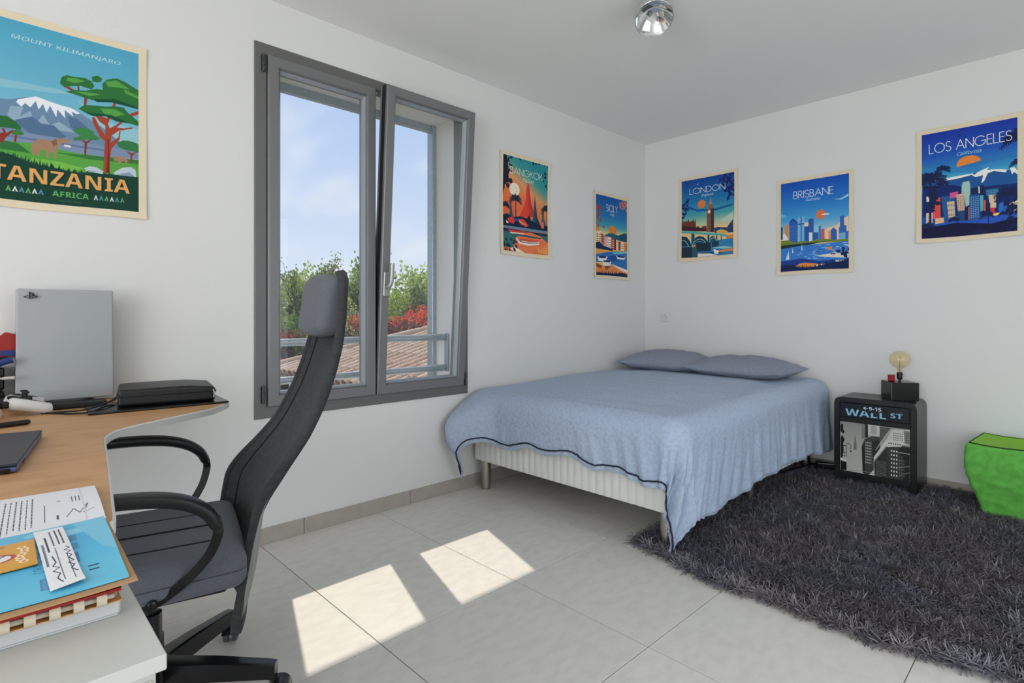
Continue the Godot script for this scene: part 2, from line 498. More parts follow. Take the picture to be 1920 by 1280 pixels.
func build_outside() -> void:
	struct("roof_eave", box(Vector3(8.0, 0.18, 0.75), Vector3(-2.5, 2.84, -0.735)).mesh(), M.render_outside, "eave of the house above the window", "eave")
	struct("ground", box(Vector3(160, 0.2, 120), Vector3(10, -2.8, -62)).mesh(), M.ground, "garden ground", "ground")
	# the neighbouring low hipped roof
	var roof := thing("annex_roof", "low hipped roof of pale clay barrel tiles outside the window", "roof")
	var hip0 := Vector2(-0.42, -7.45)
	var hip1 := Vector2(2.75, -5.55)
	var under := Geo.new()
	var ring_ := [Vector2(-0.30, -2.2), Vector2(3.2, -2.2), Vector2(3.2, -5.3), Vector2(-0.30, -7.38)]
	for p in ring_:
		under.v(Vector3(p.x, roof_y(p.x) - 0.045, p.y))
	for p in ring_:
		under.v(Vector3(p.x, roof_y(p.x) - 0.12, p.y))
	under.quad(0, 1, 2, 3)
	under.quad(7, 6, 5, 4)
	for k in 4:
		under.quad(k, k + 4, (k + 1) % 4 + 4, (k + 1) % 4)
	part("roof_deck", under.outward().mesh(20), M.clay_shade, roof)
	# one barrel tile: half cone, 0.46 long, laid with 0.39 showing
	var half := func(r0: float, r1: float, l: float, t: float) -> Geo:
		var g := Geo.new()
		var n := 8
		for k in 2:
			for i in n + 1:
				var a := PI * i / n
				var ra := r0 - t * k
				var rb := r1 - t * k
				g.v(Vector3(0, sin(a) * ra, cos(a) * ra))
				g.v(Vector3(l, sin(a) * rb, cos(a) * rb))
		var m := (n + 1) * 2
		for i in n:
			var a := i * 2
			g.quad(a, a + 1, a + 3, a + 2)
			g.quad(a + m, a + m + 2, a + m + 3, a + m + 1)
			g.quad(a, a + 2, a + m + 2, a + m)
			g.quad(a + 1, a + m + 1, a + m + 3, a + 3)
		g.quad(0, m, m + 1, 1)
		g.quad(n * 2, n * 2 + 1, n * 2 + 1 + m, n * 2 + m)
		return g.outward()
	var cover: ArrayMesh = half.call(0.092, 0.074, 0.46, 0.014).mesh(50)
	var slope := atan(RS)
	var rng := RandomNumberGenerator.new()
	rng.seed = 5
	for c in 25:
		var z := -7.32 + c * 0.208
		for r in 8:
			var x := -0.40 + r * 0.385
			# nothing beyond the hip line
			var hz: float = hip0.y + (x + 0.25 - hip0.x) * (hip1.y - hip0.y) / (hip1.x - hip0.x)
			if z < hz + 0.10:
				continue
			var o := part("tile", cover, M["clay_%d" % rng.randi_range(0, 2)], roof, Vector3(x, roof_y(x) - 0.012 + 0.004 * (r % 2), z + rng.randf_range(-0.008, 0.008)))
			o.rotation = Vector3(rng.randf_range(-0.04, 0.04), rng.randf_range(-0.015, 0.015), slope + 0.035)
	# channels between the covers
	var ch := Geo.new()
	for c in 26:
		var z := -7.32 + (c - 0.5) * 0.208
		var xa := -0.38
		var need: float = (z - hip0.y) * (hip1.x - hip0.x) / (hip1.y - hip0.y) + hip0.x
		var xb := minf(3.1, need)
		if xb > xa + 0.2:
			ch.add(sheet(1, 6, func(u, v):
				var x := lerpf(xa, xb, u)
				return Vector3(x, roof_y(x) - 0.012 - 0.06 * sin(PI * v), z + (v - 0.5) * 0.13), 0.012))
	var chan := part("channel_tiles", ch.mesh(50), M.clay_1, roof)
	chan.set_meta("kind", "stuff")
	# ridge tiles along the hip
	var dir := Vector3(hip1.x - hip0.x, 0, hip1.y - hip0.y)
	var ln := dir.length()
	var rt: ArrayMesh = half.call(0.115, 0.10, 0.45, 0.014).mesh(50)
	var yaw := atan2(-dir.z, dir.x)
	var k2 := 0
	while k2 * 0.39 < ln:
		var p := Vector3(hip0.x, 0, hip0.y) + dir / ln * (k2 * 0.39)
		var o := part("ridge_tile", rt, M["clay_%d" % (k2 % 3)], roof, Vector3(p.x, roof_y(p.x) + 0.015, p.z))
		o.rotation = Vector3(0, yaw, atan(RS * dir.x / ln) + 0.02)
		k2 += 1
	struct("annex_wall", box(Vector3(3.2, 3.0, 5.1), Vector3(1.5, -1.52, -4.75)).mesh(), M.render_outside, "cream rendered wall under the low tiled roof", "wall")
	var gut := Geo.new()
	gut.add(sheet(1, 8, func(u, v): return Vector3(-0.36 + 0.06 * cos(PI + PI * v), -0.005 - 0.06 * sin(PI * v), lerpf(-7.5, -2.2, u)), 0.004))
	part("gutter", gut.mesh(50), M.gutter, roof)
	struct("terrace_wall", box(Vector3(0.3, 2.4, 6.2), Vector3(-0.95, -1.42, -5.2), 0.02).mesh(), M.terrace_white, "pale garden wall below the low roof", "wall")
	plants()

func leaf_mesh() -> ArrayMesh:
	var g := Geo.new()
	var a := g.v(Vector3(0, 0, 0))
	var b := g.v(Vector3(-0.32, 0.5, 0.10))
	var c := g.v(Vector3(0, 1.0, 0.0))
	var d := g.v(Vector3(0.32, 0.5, 0.10))
	g.tri(a, b, c)
	g.tri(a, c, d)
	return g.mesh(10)

func leaf_at(p: Vector3, size: float, rng: RandomNumberGenerator) -> Transform3D:
	var b := Basis(Vector3(rng.randf_range(-1, 1), rng.randf_range(-1, 1), rng.randf_range(-1, 1)).normalized(), rng.randf() * TAU)
	return Transform3D(b.scaled(Vector3.ONE * size * rng.randf_range(0.7, 1.3)), p)

# a small tree: forking branches in one mesh, its leaves as one cloud at the twigs
func tree(label: String, at: Vector3, height: float, spread: float, leaves: int, leaf_size: float, tint: Color, seed_: int, low := 0.25, group := "") -> void:
	var rng := RandomNumberGenerator.new()
	rng.seed = seed_
	var o := thing("tree", label, "tree", at, 0.0, group)
	var g := Geo.new()
	var tips := []
	var grow: Array = [[Vector3.ZERO, Vector3(rng.randf_range(-0.08, 0.08), 1, rng.randf_range(-0.08, 0.08)).normalized(), height * 0.40, height * 0.012, 0]]
	while grow.size():
		var s = grow.pop_back()
		var a: Vector3 = s[0]
		var d: Vector3 = s[1]
		var l: float = s[2]
		var r: float = s[3]
		var lev: int = s[4]
		var mid: Vector3 = a + d * l * 0.5 + Vector3(rng.randf_range(-1, 1), rng.randf_range(-0.3, 0.6), rng.randf_range(-1, 1)) * l * 0.06
		var b: Vector3 = a + d * l + Vector3(rng.randf_range(-1, 1), 0.3, rng.randf_range(-1, 1)) * l * 0.05
		g.add(tube([a, mid, b], [r, r * 0.82, r * 0.66], 5, false))
		if lev >= 2:
			tips.append([a, b])
		if lev < 4:
			for k in (3 if lev < 2 else 2) + rng.randi_range(0, 1):
				var sp := spread * (0.55 if lev == 0 else 0.75)
				var nd := (d + Vector3(rng.randf_range(-1, 1) * sp, rng.randf_range(0.0, 0.45), rng.randf_range(-1, 1) * sp)).normalized()
				var from: Vector3 = a.lerp(b, rng.randf_range(0.35 if lev == 0 else 0.45, 1.0))
				grow.append([from, nd, l * rng.randf_range(0.52, 0.74), r * 0.58, lev + 1])
	part("branches", g.mesh(80), M.bark, o)
	var pl := []
	var tn := []
	for k in leaves:
		var t = tips[rng.randi_range(0, tips.size() - 1)]
		var p: Vector3 = t[0].lerp(t[1], rng.randf_range(0.2, 1.1)) + Vector3(rng.randfn(0, 1), rng.randfn(0, 1), rng.randfn(0, 1)) * 0.10
		if p.y < height * low:
			continue
		pl.append(leaf_at(p, leaf_size, rng))
		var f := rng.randf_range(0.6, 1.35)
		tn.append(Color(tint.r * f * rng.randf_range(0.85, 1.15), tint.g * f, tint.b * f))
	swarm("foliage", leaf_mesh(), M.leaf, pl, tn, o)

# a leafy bush: leaves spread over a lumpy ellipsoid
func bush(called: String, label: String, category: String, at: Vector3, r: Vector3, leaves: int, leaf_size: float, tint: Callable, m: Material, seed_: int, group := "") -> void:
	var rng := RandomNumberGenerator.new()
	rng.seed = seed_
	var n := FastNoiseLite.new()
	n.seed = seed_
	n.frequency = 0.9
	var o := thing(called, label, category, at, 0.0, group)
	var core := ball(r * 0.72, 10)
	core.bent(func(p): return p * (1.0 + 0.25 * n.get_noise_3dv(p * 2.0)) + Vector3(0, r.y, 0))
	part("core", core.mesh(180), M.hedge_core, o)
	var pl := []
	var tn := []
	for k in leaves:
		var d := Vector3(rng.randfn(0, 1), rng.randfn(0, 1), rng.randfn(0, 1)).normalized()
		var q := pow(rng.randf(), 0.35)
		var p := d * r * (0.70 + 0.34 * q) * (1.0 + 0.38 * n.get_noise_3dv(d * r * 1.3))
		pl.append(leaf_at(p + Vector3(0, r.y, 0), leaf_size, rng))
		tn.append(tint.call(p.y / r.y, rng))
	swarm("foliage", leaf_mesh(), m, pl, tn, o)

func plants() -> void:
	var green := func(h: float, rng: RandomNumberGenerator) -> Color:
		var f := rng.randf_range(0.55, 1.4)
		return Color(0.42 * f * rng.randf_range(0.8, 1.25), 0.52 * f, 0.19 * f)
	var lime := func(h: float, rng: RandomNumberGenerator) -> Color:
		var f := rng.randf_range(0.6, 1.4)
		return Color(0.56 * f * rng.randf_range(0.85, 1.15), 0.60 * f, 0.25 * f)
	var deep := func(h: float, rng: RandomNumberGenerator) -> Color:
		var f := rng.randf_range(0.55, 1.4)
		return Color(0.34 * f, 0.46 * f, 0.17 * f)
	# photinia: scarlet leaves at the top, maroon ones below
	var red := func(h: float, rng: RandomNumberGenerator) -> Color:
		var f := rng.randf_range(0.6, 1.4)
		if h > 0.80 + rng.randf_range(-0.16, 0.12):
			return Color(0.90 * f, 0.16 * f, 0.09 * f)
		return Color(0.20 * f, 0.10 * f, 0.08 * f)
	var C := Vector3(-4.103, 1.0493, 2.608)
	# the red hedge steps away to the left
	var hedge := [[Vector3(3.9, -1.55, -9.1), Vector3(1.0, 1.33, 0.9)], [Vector3(2.95, -1.6, -10.0), Vector3(0.95, 1.30, 0.9)], [Vector3(2.1, -2.35, -13.9), Vector3(1.0, 1.54, 0.9)], [Vector3(1.2, -2.35, -14.2), Vector3(0.9, 1.48, 0.8)]]
	var words := ["tall scarlet and maroon photinia hedge bush above the tiled roof", "scarlet and maroon photinia hedge bush beside the window stile", "distant scarlet-topped photinia bush behind the chair headrest", "distant scarlet-topped photinia bush at the window's hinge side"]
	for k in hedge.size():
		bush("photinia_bush", words[k], "hedge", hedge[k][0], hedge[k][1], 5200, 0.085, red, M.red_leaf, 100 + k, "red photinia hedge")
	bush("variegated_bush", "rounded pale variegated bush between the two red hedges", "bush", Vector3(2.35, -1.55, -10.3), Vector3(0.85, 1.36, 0.8), 5200, 0.065, func(h, rng):
		var f: float = rng.randf_range(0.55, 1.3)
		return Color(0.66 * f, 0.60 * f, 0.36 * f) if rng.randf() < 0.55 else Color(0.24 * f, 0.30 * f, 0.14 * f), M.leaf, 120)
	bush("shrub", "small dark green shrub at the hidden end of the roof", "bush", Vector3(1.55, -1.9, -9.2), Vector3(0.6, 1.05, 0.6), 2500, 0.07, deep, M.leaf, 121)
	# leafy screen behind
	var screen := [[Vector3(2.2, -2.7, -17.0), Vector3(1.6, 2.25, 1.3), 0], [Vector3(4.2, -2.7, -16.4), Vector3(1.6, 2.55, 1.3), 1], [Vector3(5.6, -2.7, -15.0), Vector3(1.6, 2.5, 1.3), 0], [Vector3(6.6, -2.7, -12.6), Vector3(1.5, 2.55, 1.3), 1], [Vector3(7.6, -2.7, -11.0), Vector3(1.5, 2.6, 1.3), 0], [Vector3(0.8, -2.7, -18.6), Vector3(1.5, 2.3, 1.3), 1], [Vector3(3.2, -2.7, -14.4), Vector3(1.1, 1.9, 1.0), 2]]
	var sw := ["bright green leafy shrub at the foot of the hinge-side sky", "yellow-green leafy shrub right behind the chair headrest", "bright green leafy shrub beside the middle window stile", "yellow-green leafy shrub seen past the window handle", "bright green leafy shrub next to the shutter rail", "yellow-green leafy shrub beside the hinge-side frame", "darker low shrub below the yellow-green screen"]
	for k in screen.size():
		var pick: Callable = [green, lime, deep][screen[k][2]]
		bush("shrub", sw[k], "bush", screen[k][0], screen[k][1], 11000, 0.13, pick, M.leaf, 200 + k, "leafy screen behind the hedge")
	var tint := Color(0.36, 0.42, 0.16)
	tree("multi-stemmed tree with a loose crown in the tilted casement", Vector3(5.4, -2.7, -10.6), 6.3, 0.50, 6500, 0.11, tint, 301, 0.42, "trees beyond the hedge")
	tree("tall thin-crowned tree cut by the middle window stile", Vector3(4.75, -2.7, -13.3), 7.4, 0.42, 3000, 0.10, tint, 302, 0.4, "trees beyond the hedge")
	tree("sparse young tree standing above the chair headrest", Vector3(3.5, -2.7, -14.8), 6.3, 0.42, 2000, 0.10, Color(0.30, 0.34, 0.15), 303, 0.4, "trees beyond the hedge")
	tree("low bare-twigged tree towards the hinge side", Vector3(2.3, -2.7, -15.6), 5.6, 0.55, 1700, 0.10, Color(0.28, 0.31, 0.15), 304, 0.4, "trees beyond the hedge")

# ------------------------------------------------------------------ bed
var cloth_noise := FastNoiseLite.new()

# the duvet cover: a flat cloth laid over the mattress; what overhangs falls over the edge
func cloth(u: float, v: float) -> Vector3:
	var n := cloth_noise
	var xh := -0.07
	var xf := -1.885
	var z0 := 0.075
	var z1 := 1.335
	var r := 0.10
	var lf0 := 0.352
	var ls := 0.492
	var Z := lerpf(z0 - 0.05, z1 + ls, v)
	var lf := lf0 + 0.21 * exp(-pow((Z - 0.055) / 0.055, 2.0)) + 0.012 * sin(Z * 21.0) - 0.025 * smoothstep(0.3, 0.7, Z) * smoothstep(1.2, 0.8, Z)
	var X := lerpf(xh, xf - lf, u)
	var side_extra := 0.03 * smoothstep(-0.5, 0.0, X) - 0.02 * smoothstep(-1.7, -1.2, X) * smoothstep(-0.3, -0.8, X) + 0.008 * sin(X * 17.0)
	if Z > z1:
		Z = z1 + (Z - z1) * (1.0 + side_extra / ls)
	var cx := clampf(X, xf, xh)
	var cz := clampf(Z, z0, z1)
	var off := Vector2(X - cx, Z - cz)
	var d := off.length()
	var top := 0.612 + 0.022 * smoothstep(-1.7, -0.9, cx)
	if d < 1e-5:
		var ed := minf(minf(X - xf, z1 - Z), Z - z0)
		var y := top + 0.007 * n.get_noise_2d(X * 5.0, Z * 5.0) + 0.004 * n.get_noise_2d(X * 16.0 + 9.0, Z * 9.0)
		y += 0.010 * smoothstep(0.0, 0.35, ed) - 0.010
		return Vector3(X, y, Z)
	var nn := off / d
	var arc := r * PI * 0.5
	var out: float
	var fall: float
	if d < arc:
		out = r * sin(d / r)
		fall = r * (1.0 - cos(d / r))
	else:
		out = r
		fall = r + d - arc
	var corner := minf(absf(nn.x), absf(nn.y)) * 1.414          # 1 right at a corner
	var s := (cx + cz) + atan2(nn.y, -nn.x) * 0.22
	var g := smoothstep(0.04, 0.32, fall)
	# soft upright folds, leaning where the cloth is pulled towards the foot corner
	var lean := s + fall * (0.35 if cz >= z1 else -0.25) * smoothstep(-0.9, -1.8, cx if cz >= z1 else -1.8)
	var wave := n.get_noise_2d(lean * 26.0, fall * 3.0) * 0.032 + n.get_noise_2d(lean * 60.0 + 40.0, fall * 6.0) * 0.014
	var amp := g * (0.7 + 0.9 * corner)
	if nn.x < -0.7 and cz < 0.8:
		amp *= 0.4
	elif nn.x < -0.7:
		amp *= 1.25
	out += wave * amp + 0.05 * fall * (1.0 if cz >= z1 else 0.4)
	out += corner * g * 0.018 * sin(atan2(nn.y, -nn.x) * 14.0)
	fall *= 1.0 + 0.06 * corner
	var p := Vector3(cx + nn.x * out, top - 0.010 - fall, cz + nn.y * out)
	# the foot corner by the wall is pushed out into the room
	var fl := smoothstep(0.26, 0.03, cz) * smoothstep(0.02, 0.24, fall) * (1.0 if X < xf else 0.0)
	p.x -= smoothstep(0.30, 0.04, cz) * (1.0 if X < xf else 0.0) * (0.205 * smoothstep(0.0, 0.20, fall) * (1.0 - 0.55 * smoothstep(0.25, 0.48, fall)) + 0.012 * g * sin(cz * 70.0))
	# the free corner hangs close to the foot of the bed
	var cc := smoothstep(0.15, 0.9, corner) * (1.0 if nn.y > 0.1 else 0.0)
	p.z -= cc * 0.055 * smoothstep(0.15, 0.55, fall)
	p.x -= cc * 0.02 * smoothstep(0.1, 0.5, fall)
	p.z = maxf(p.z, 0.012 + 0.01 * (1.0 + sin(fall * 30.0)) * fl)
	p.y += 0.006 * n.get_noise_2d(s * 30.0, fall * 12.0) * g
	return p

func pillow_shape(w: float, l: float, h: float, seed_: int) -> Geo:
	var n := FastNoiseLite.new()
	n.seed = seed_
	n.frequency = 1.0
	var g := Geo.new()
	var k := 30
	for s in [1, -1]:
		var o := g.P.size()
		for i in k + 1:
			for j in k + 1:
				var a := -cos(PI * i / k)
				var b := -cos(PI * j / k)
				var t := pow(maxf((1.0 - pow(absf(a), 2.6)) * (1.0 - pow(absf(b), 2.6)), 0.0), 0.55)
				var x := a * w * 0.5 * (1.0 - 0.075 * (1.0 - b * b))
				var z := b * l * 0.5 * (1.0 - 0.06 * (1.0 - a * a))
				var y: float = s * t * h * (0.62 if s > 0 else 0.38)
				var wr := n.get_noise_3d(x * 9.0, s * 3.0, z * 9.0) * 0.010 + n.get_noise_3d(x * 26.0, s * 3.0, z * 14.0) * 0.005
				y += wr * smoothstep(0.0, 0.5, t) * s
				y += 0.012 * maxf(absf(a) + absf(b) - 1.55, 0.0) * 2.0
				g.v(Vector3(x, y, z), Vector2(float(i) / k, float(j) / k))
		for i in k:
			for j in k:
				var q := o + i * (k + 1) + j
				g.quad(q, q + 1, q + k + 2, q + k + 1)
		if s < 0:
			for q in range((k * k) * 6, g.I.size(), 3):
				var tmp := g.I[q]
				g.I[q] = g.I[q + 1]
				g.I[q + 1] = tmp
	return g.outward()

func build_bed() -> void:
	cloth_noise.seed = 12
	cloth_noise.noise_type = FastNoiseLite.TYPE_SIMPLEX_SMOOTH
	cloth_noise.frequency = 0.32
	var bed := thing("bed", "double divan bed with a ribbed white base on round steel legs", "bed", Vector3(-0.99, 0.0, 0.715))
	# base: vertical stitched channels on its foot and long side
	part("base", rbox(Vector3(1.87, 0.21, 1.39), 0.02, 3).mesh(50), M.ticking, bed, Vector3(0, 0.278, 0))
	var rib := func(len: float, pitch: float) -> Geo:
		var n := int(len / pitch) * 6
		return sheet(n, 6, func(u, v):
			var s: float = u * len
			var q := 0.012 * pow(absf(sin(PI * s / pitch)), 0.45) * pow(maxf(sin(PI * clampf(v, 0.02, 0.98)), 0.0), 0.25)
			return Vector3(s - len * 0.5, (v - 0.5) * 0.205, q))
	part("quilted_foot_panel", rib.call(1.37, 0.0457).moved(Vector3(-0.936, 0.278, 0), Vector3(0, -PI / 2, 0)).mesh(60), M.ticking, bed)
	part("quilted_side_panel", rib.call(1.85, 0.0457).moved(Vector3(0, 0.278, 0.696)).mesh(60), M.ticking, bed)
	part("mattress", rbox(Vector3(1.88, 0.21, 1.36), 0.06, 5).mesh(60), M.mattress, bed, Vector3(0, 0.49, 0))
	var leg := lathe([Vector2(0.0005, 0.0), Vector2(0.026, 0.0), Vector2(0.028, 0.003), Vector2(0.0285, 0.012), Vector2(0.0285, 0.172), Vector2(0.0005, 0.172)], 28).mesh(40)
	for x in [-0.905, -0.02, 0.86]:
		for z in [-0.62, 0.60]:
			part("leg", leg, M.brushed_steel, bed, Vector3(x, 0.0, z))
	var dv := part("duvet", flow(sheet(150, 130, cloth, 0.010)), M.duvet_cotton, self)
	tag(dv, "blue-grey duvet cover spread over the bed and hanging to the rug", "duvet")
	var hem := []
	for k in 121:
		var v := k / 120.0
		var p := cloth(0.987, v)
		var q := cloth(0.975, v)
		hem.append(p + Vector3(-0.004, 0, 0.002 if v > 0.8 else 0.0))
	part("piping", tube(hem, 0.0042, 6).mesh(180), M.navy_piping, dv, Vector3.ZERO, Vector3.ZERO, "dark piping along the hem")
	var hem2 := []
	for k in 101:
		hem2.append(cloth(0.02 + 0.965 * k / 100.0, 0.992) + Vector3(0, 0, 0.003))
	part("hem_stitching", tube(hem2, 0.0026, 6).mesh(180), M.duvet_cotton, dv)
	# the sheet under the duvet shows at the head end
	var under := part("fitted_sheet", rbox(Vector3(0.30, 0.20, 1.375), 0.05, 4).mesh(60), M.navy_cotton, self, Vector3(-0.185, 0.505, 0.715))
	tag(under, "dark blue fitted sheet showing at the head of the bed", "sheet")
	# pillows
	var p0 := part("pillow", pillow_shape(0.46, 0.66, 0.155, 3).mesh(180), M.pillow_cotton, self, Vector3(-0.29, 0.682, 0.385), Vector3(0.01, 0.10, 0.03))
	tag(p0, "grey-blue pillow in the corner against the window wall", "pillow", "pillows on the bed")
	var p1 := part("pillow", pillow_shape(0.46, 0.67, 0.150, 8).mesh(180), M.pillow_cotton, self, Vector3(-0.33, 0.676, 0.985), Vector3(0.0, -0.10, 0.02))
	tag(p1, "grey-blue pillow on the nightstand side of the bed", "pillow", "pillows on the bed")
	# odds and ends on the floor by the bed head
	var cord := []
	for q in [Vector3(-0.62, 0.055, 1.21), Vector3(-0.45, 0.05, 1.27), Vector3(-0.30, 0.066, 1.33), Vector3(-0.16, 0.075, 1.38), Vector3(-0.10, 0.06, 1.47), Vector3(-0.05, 0.05, 1.56)]:
		cord.append(q)
	var cb := part("lamp_cord", tube(smooth(cord, 6), 0.005, 7).mesh(60), M.gloss_black, self)
	tag(cb, "black cord lying on the rug between bed and nightstand", "cord")
	var strip := part("power_strip", rbox(Vector3(0.06, 0.045, 0.16), 0.012, 3).mesh(60), M.gloss_black, self, Vector3(-0.10, 0.066, 1.45), Vector3(0, 0.3, 0))
	tag(strip, "black power strip half hidden behind the nightstand's bed side", "power strip")
	var flatbox := part("board_game_box", box(Vector3(0.36, 0.035, 0.22), Vector3.ZERO, 0.003).mesh(20), M.laptop_edge, self, Vector3(-0.77, 0.018, 1.03), Vector3(0, 0.08, 0))
	tag(flatbox, "flat blue-grey box lying under the bed's long side", "box")

# ------------------------------------------------------------------ shaggy rug
func rug_edge(z: float) -> float:
	return -1.945 - 0.10 * sin(PI * clampf((z - 1.18) / 1.5, 0.0, 1.0)) + 0.012 * sin(z * 11.0)

func build_rug() -> void:
	var rug := thing("rug", "deep-pile charcoal shaggy rug beside the bed", "rug")
	var poly := []
	for k in 25:
		var z := 1.20 + k * (3.1 - 1.20) / 24.0
		poly.append(Vector2(rug_edge(z) + 0.03, z))
	poly.append(Vector2(-0.03, 3.1))
	poly.append(Vector2(-0.03, 1.20))
	part("backing", prism(poly, 0.0, 0.012).mesh(20), M.rug_backing, rug)
	var rng := RandomNumberGenerator.new()
	rng.seed = 77
	var n := FastNoiseLite.new()
	n.seed = 4
	n.frequency = 2.2
	n.fractal_octaves = 3
	# tufts of limp glossy yarn
	for kind in 4:
		var g := Geo.new()
		for b in 9:
			var yaw := rng.randf() * TAU
			var dir := Vector3(cos(yaw), 0, sin(yaw))
			var side := Vector3(-sin(yaw), 0, cos(yaw))
			var l := rng.randf_range(0.034, 0.052)
			var lean := rng.randf_range(0.3, 1.15)
			var o := Vector3(rng.randf_range(-0.008, 0.008), 0, rng.randf_range(-0.008, 0.008))
			var w := rng.randf_range(0.0017, 0.0028)
			var prev := []
			for s in 4:
				var t := s / 3.0
				var ang := lean * (0.35 + 1.0 * t)
				var p := o + dir * sin(ang) * l * t + Vector3.UP * cos(ang) * l * t
				var ww := w * (1.0 - 0.55 * t)
				var tw := side.rotated(dir, (t - 0.5) * rng.randf_range(-1.4, 1.4))
				var up := dir.cross(tw)
				var c := [g.v(p + tw * ww), g.v(p - tw * ww), g.v(p + up * ww * 1.1)]
				if prev.size():
					for e in 3:
						g.quad(prev[e], prev[(e + 1) % 3], c[(e + 1) % 3], c[e])
				prev = c
		var m := g.mesh(80)
		var pl := []
		var tn := []
		var step := 0.0225
		var count := 0
		var z := 1.19
		while z < 2.95:
			var x0 := rug_edge(z)
			var x := x0
			while x < -0.03:
				count += 1
				if rng.randf() < 0.5:
					var p := Vector3(x + rng.randf_range(-0.012, 0.012), 0.009, z + rng.randf_range(-0.012, 0.012))
					var wind := n.get_noise_2d(p.x * 2.2, p.z * 2.2) * 3.0
					var tilt := Vector3(cos(wind), 0, sin(wind)) * 0.45
					if p.x - x0 < 0.03:
						tilt += Vector3(-0.9, 0, 0)
					if z < 1.225:
						tilt += Vector3(0, 0, -0.7)
					var up := (Vector3.UP + tilt + Vector3(rng.randf_range(-0.3, 0.3), 0, rng.randf_range(-0.3, 0.3))).normalized()
					var ax := up.cross(Vector3(sin(rng.randf() * TAU), 0.1, cos(rng.randf() * TAU))).normalized()
					var b := Basis(ax, up, ax.cross(up))
					pl.append(Transform3D(b.scaled(Vector3.ONE * rng.randf_range(0.8, 1.2)), p))
					var f := exp(rng.randfn(0.0, 0.28)) * (1.0 + 0.35 * n.get_noise_2d(p.x * 4.0 + 30.0, p.z * 4.0))
					var blue := smoothstep(0.1, -0.4, n.get_noise_2d(p.x + 7.0, p.z))
					tn.append(Color(lerpf(0.165, 0.150, blue) * f, lerpf(0.148, 0.150, blue) * f, lerpf(0.158, 0.178, blue) * f))
				x += step
			z += step
		swarm("pile", m, M.rug_yarn, pl, tn, rug)

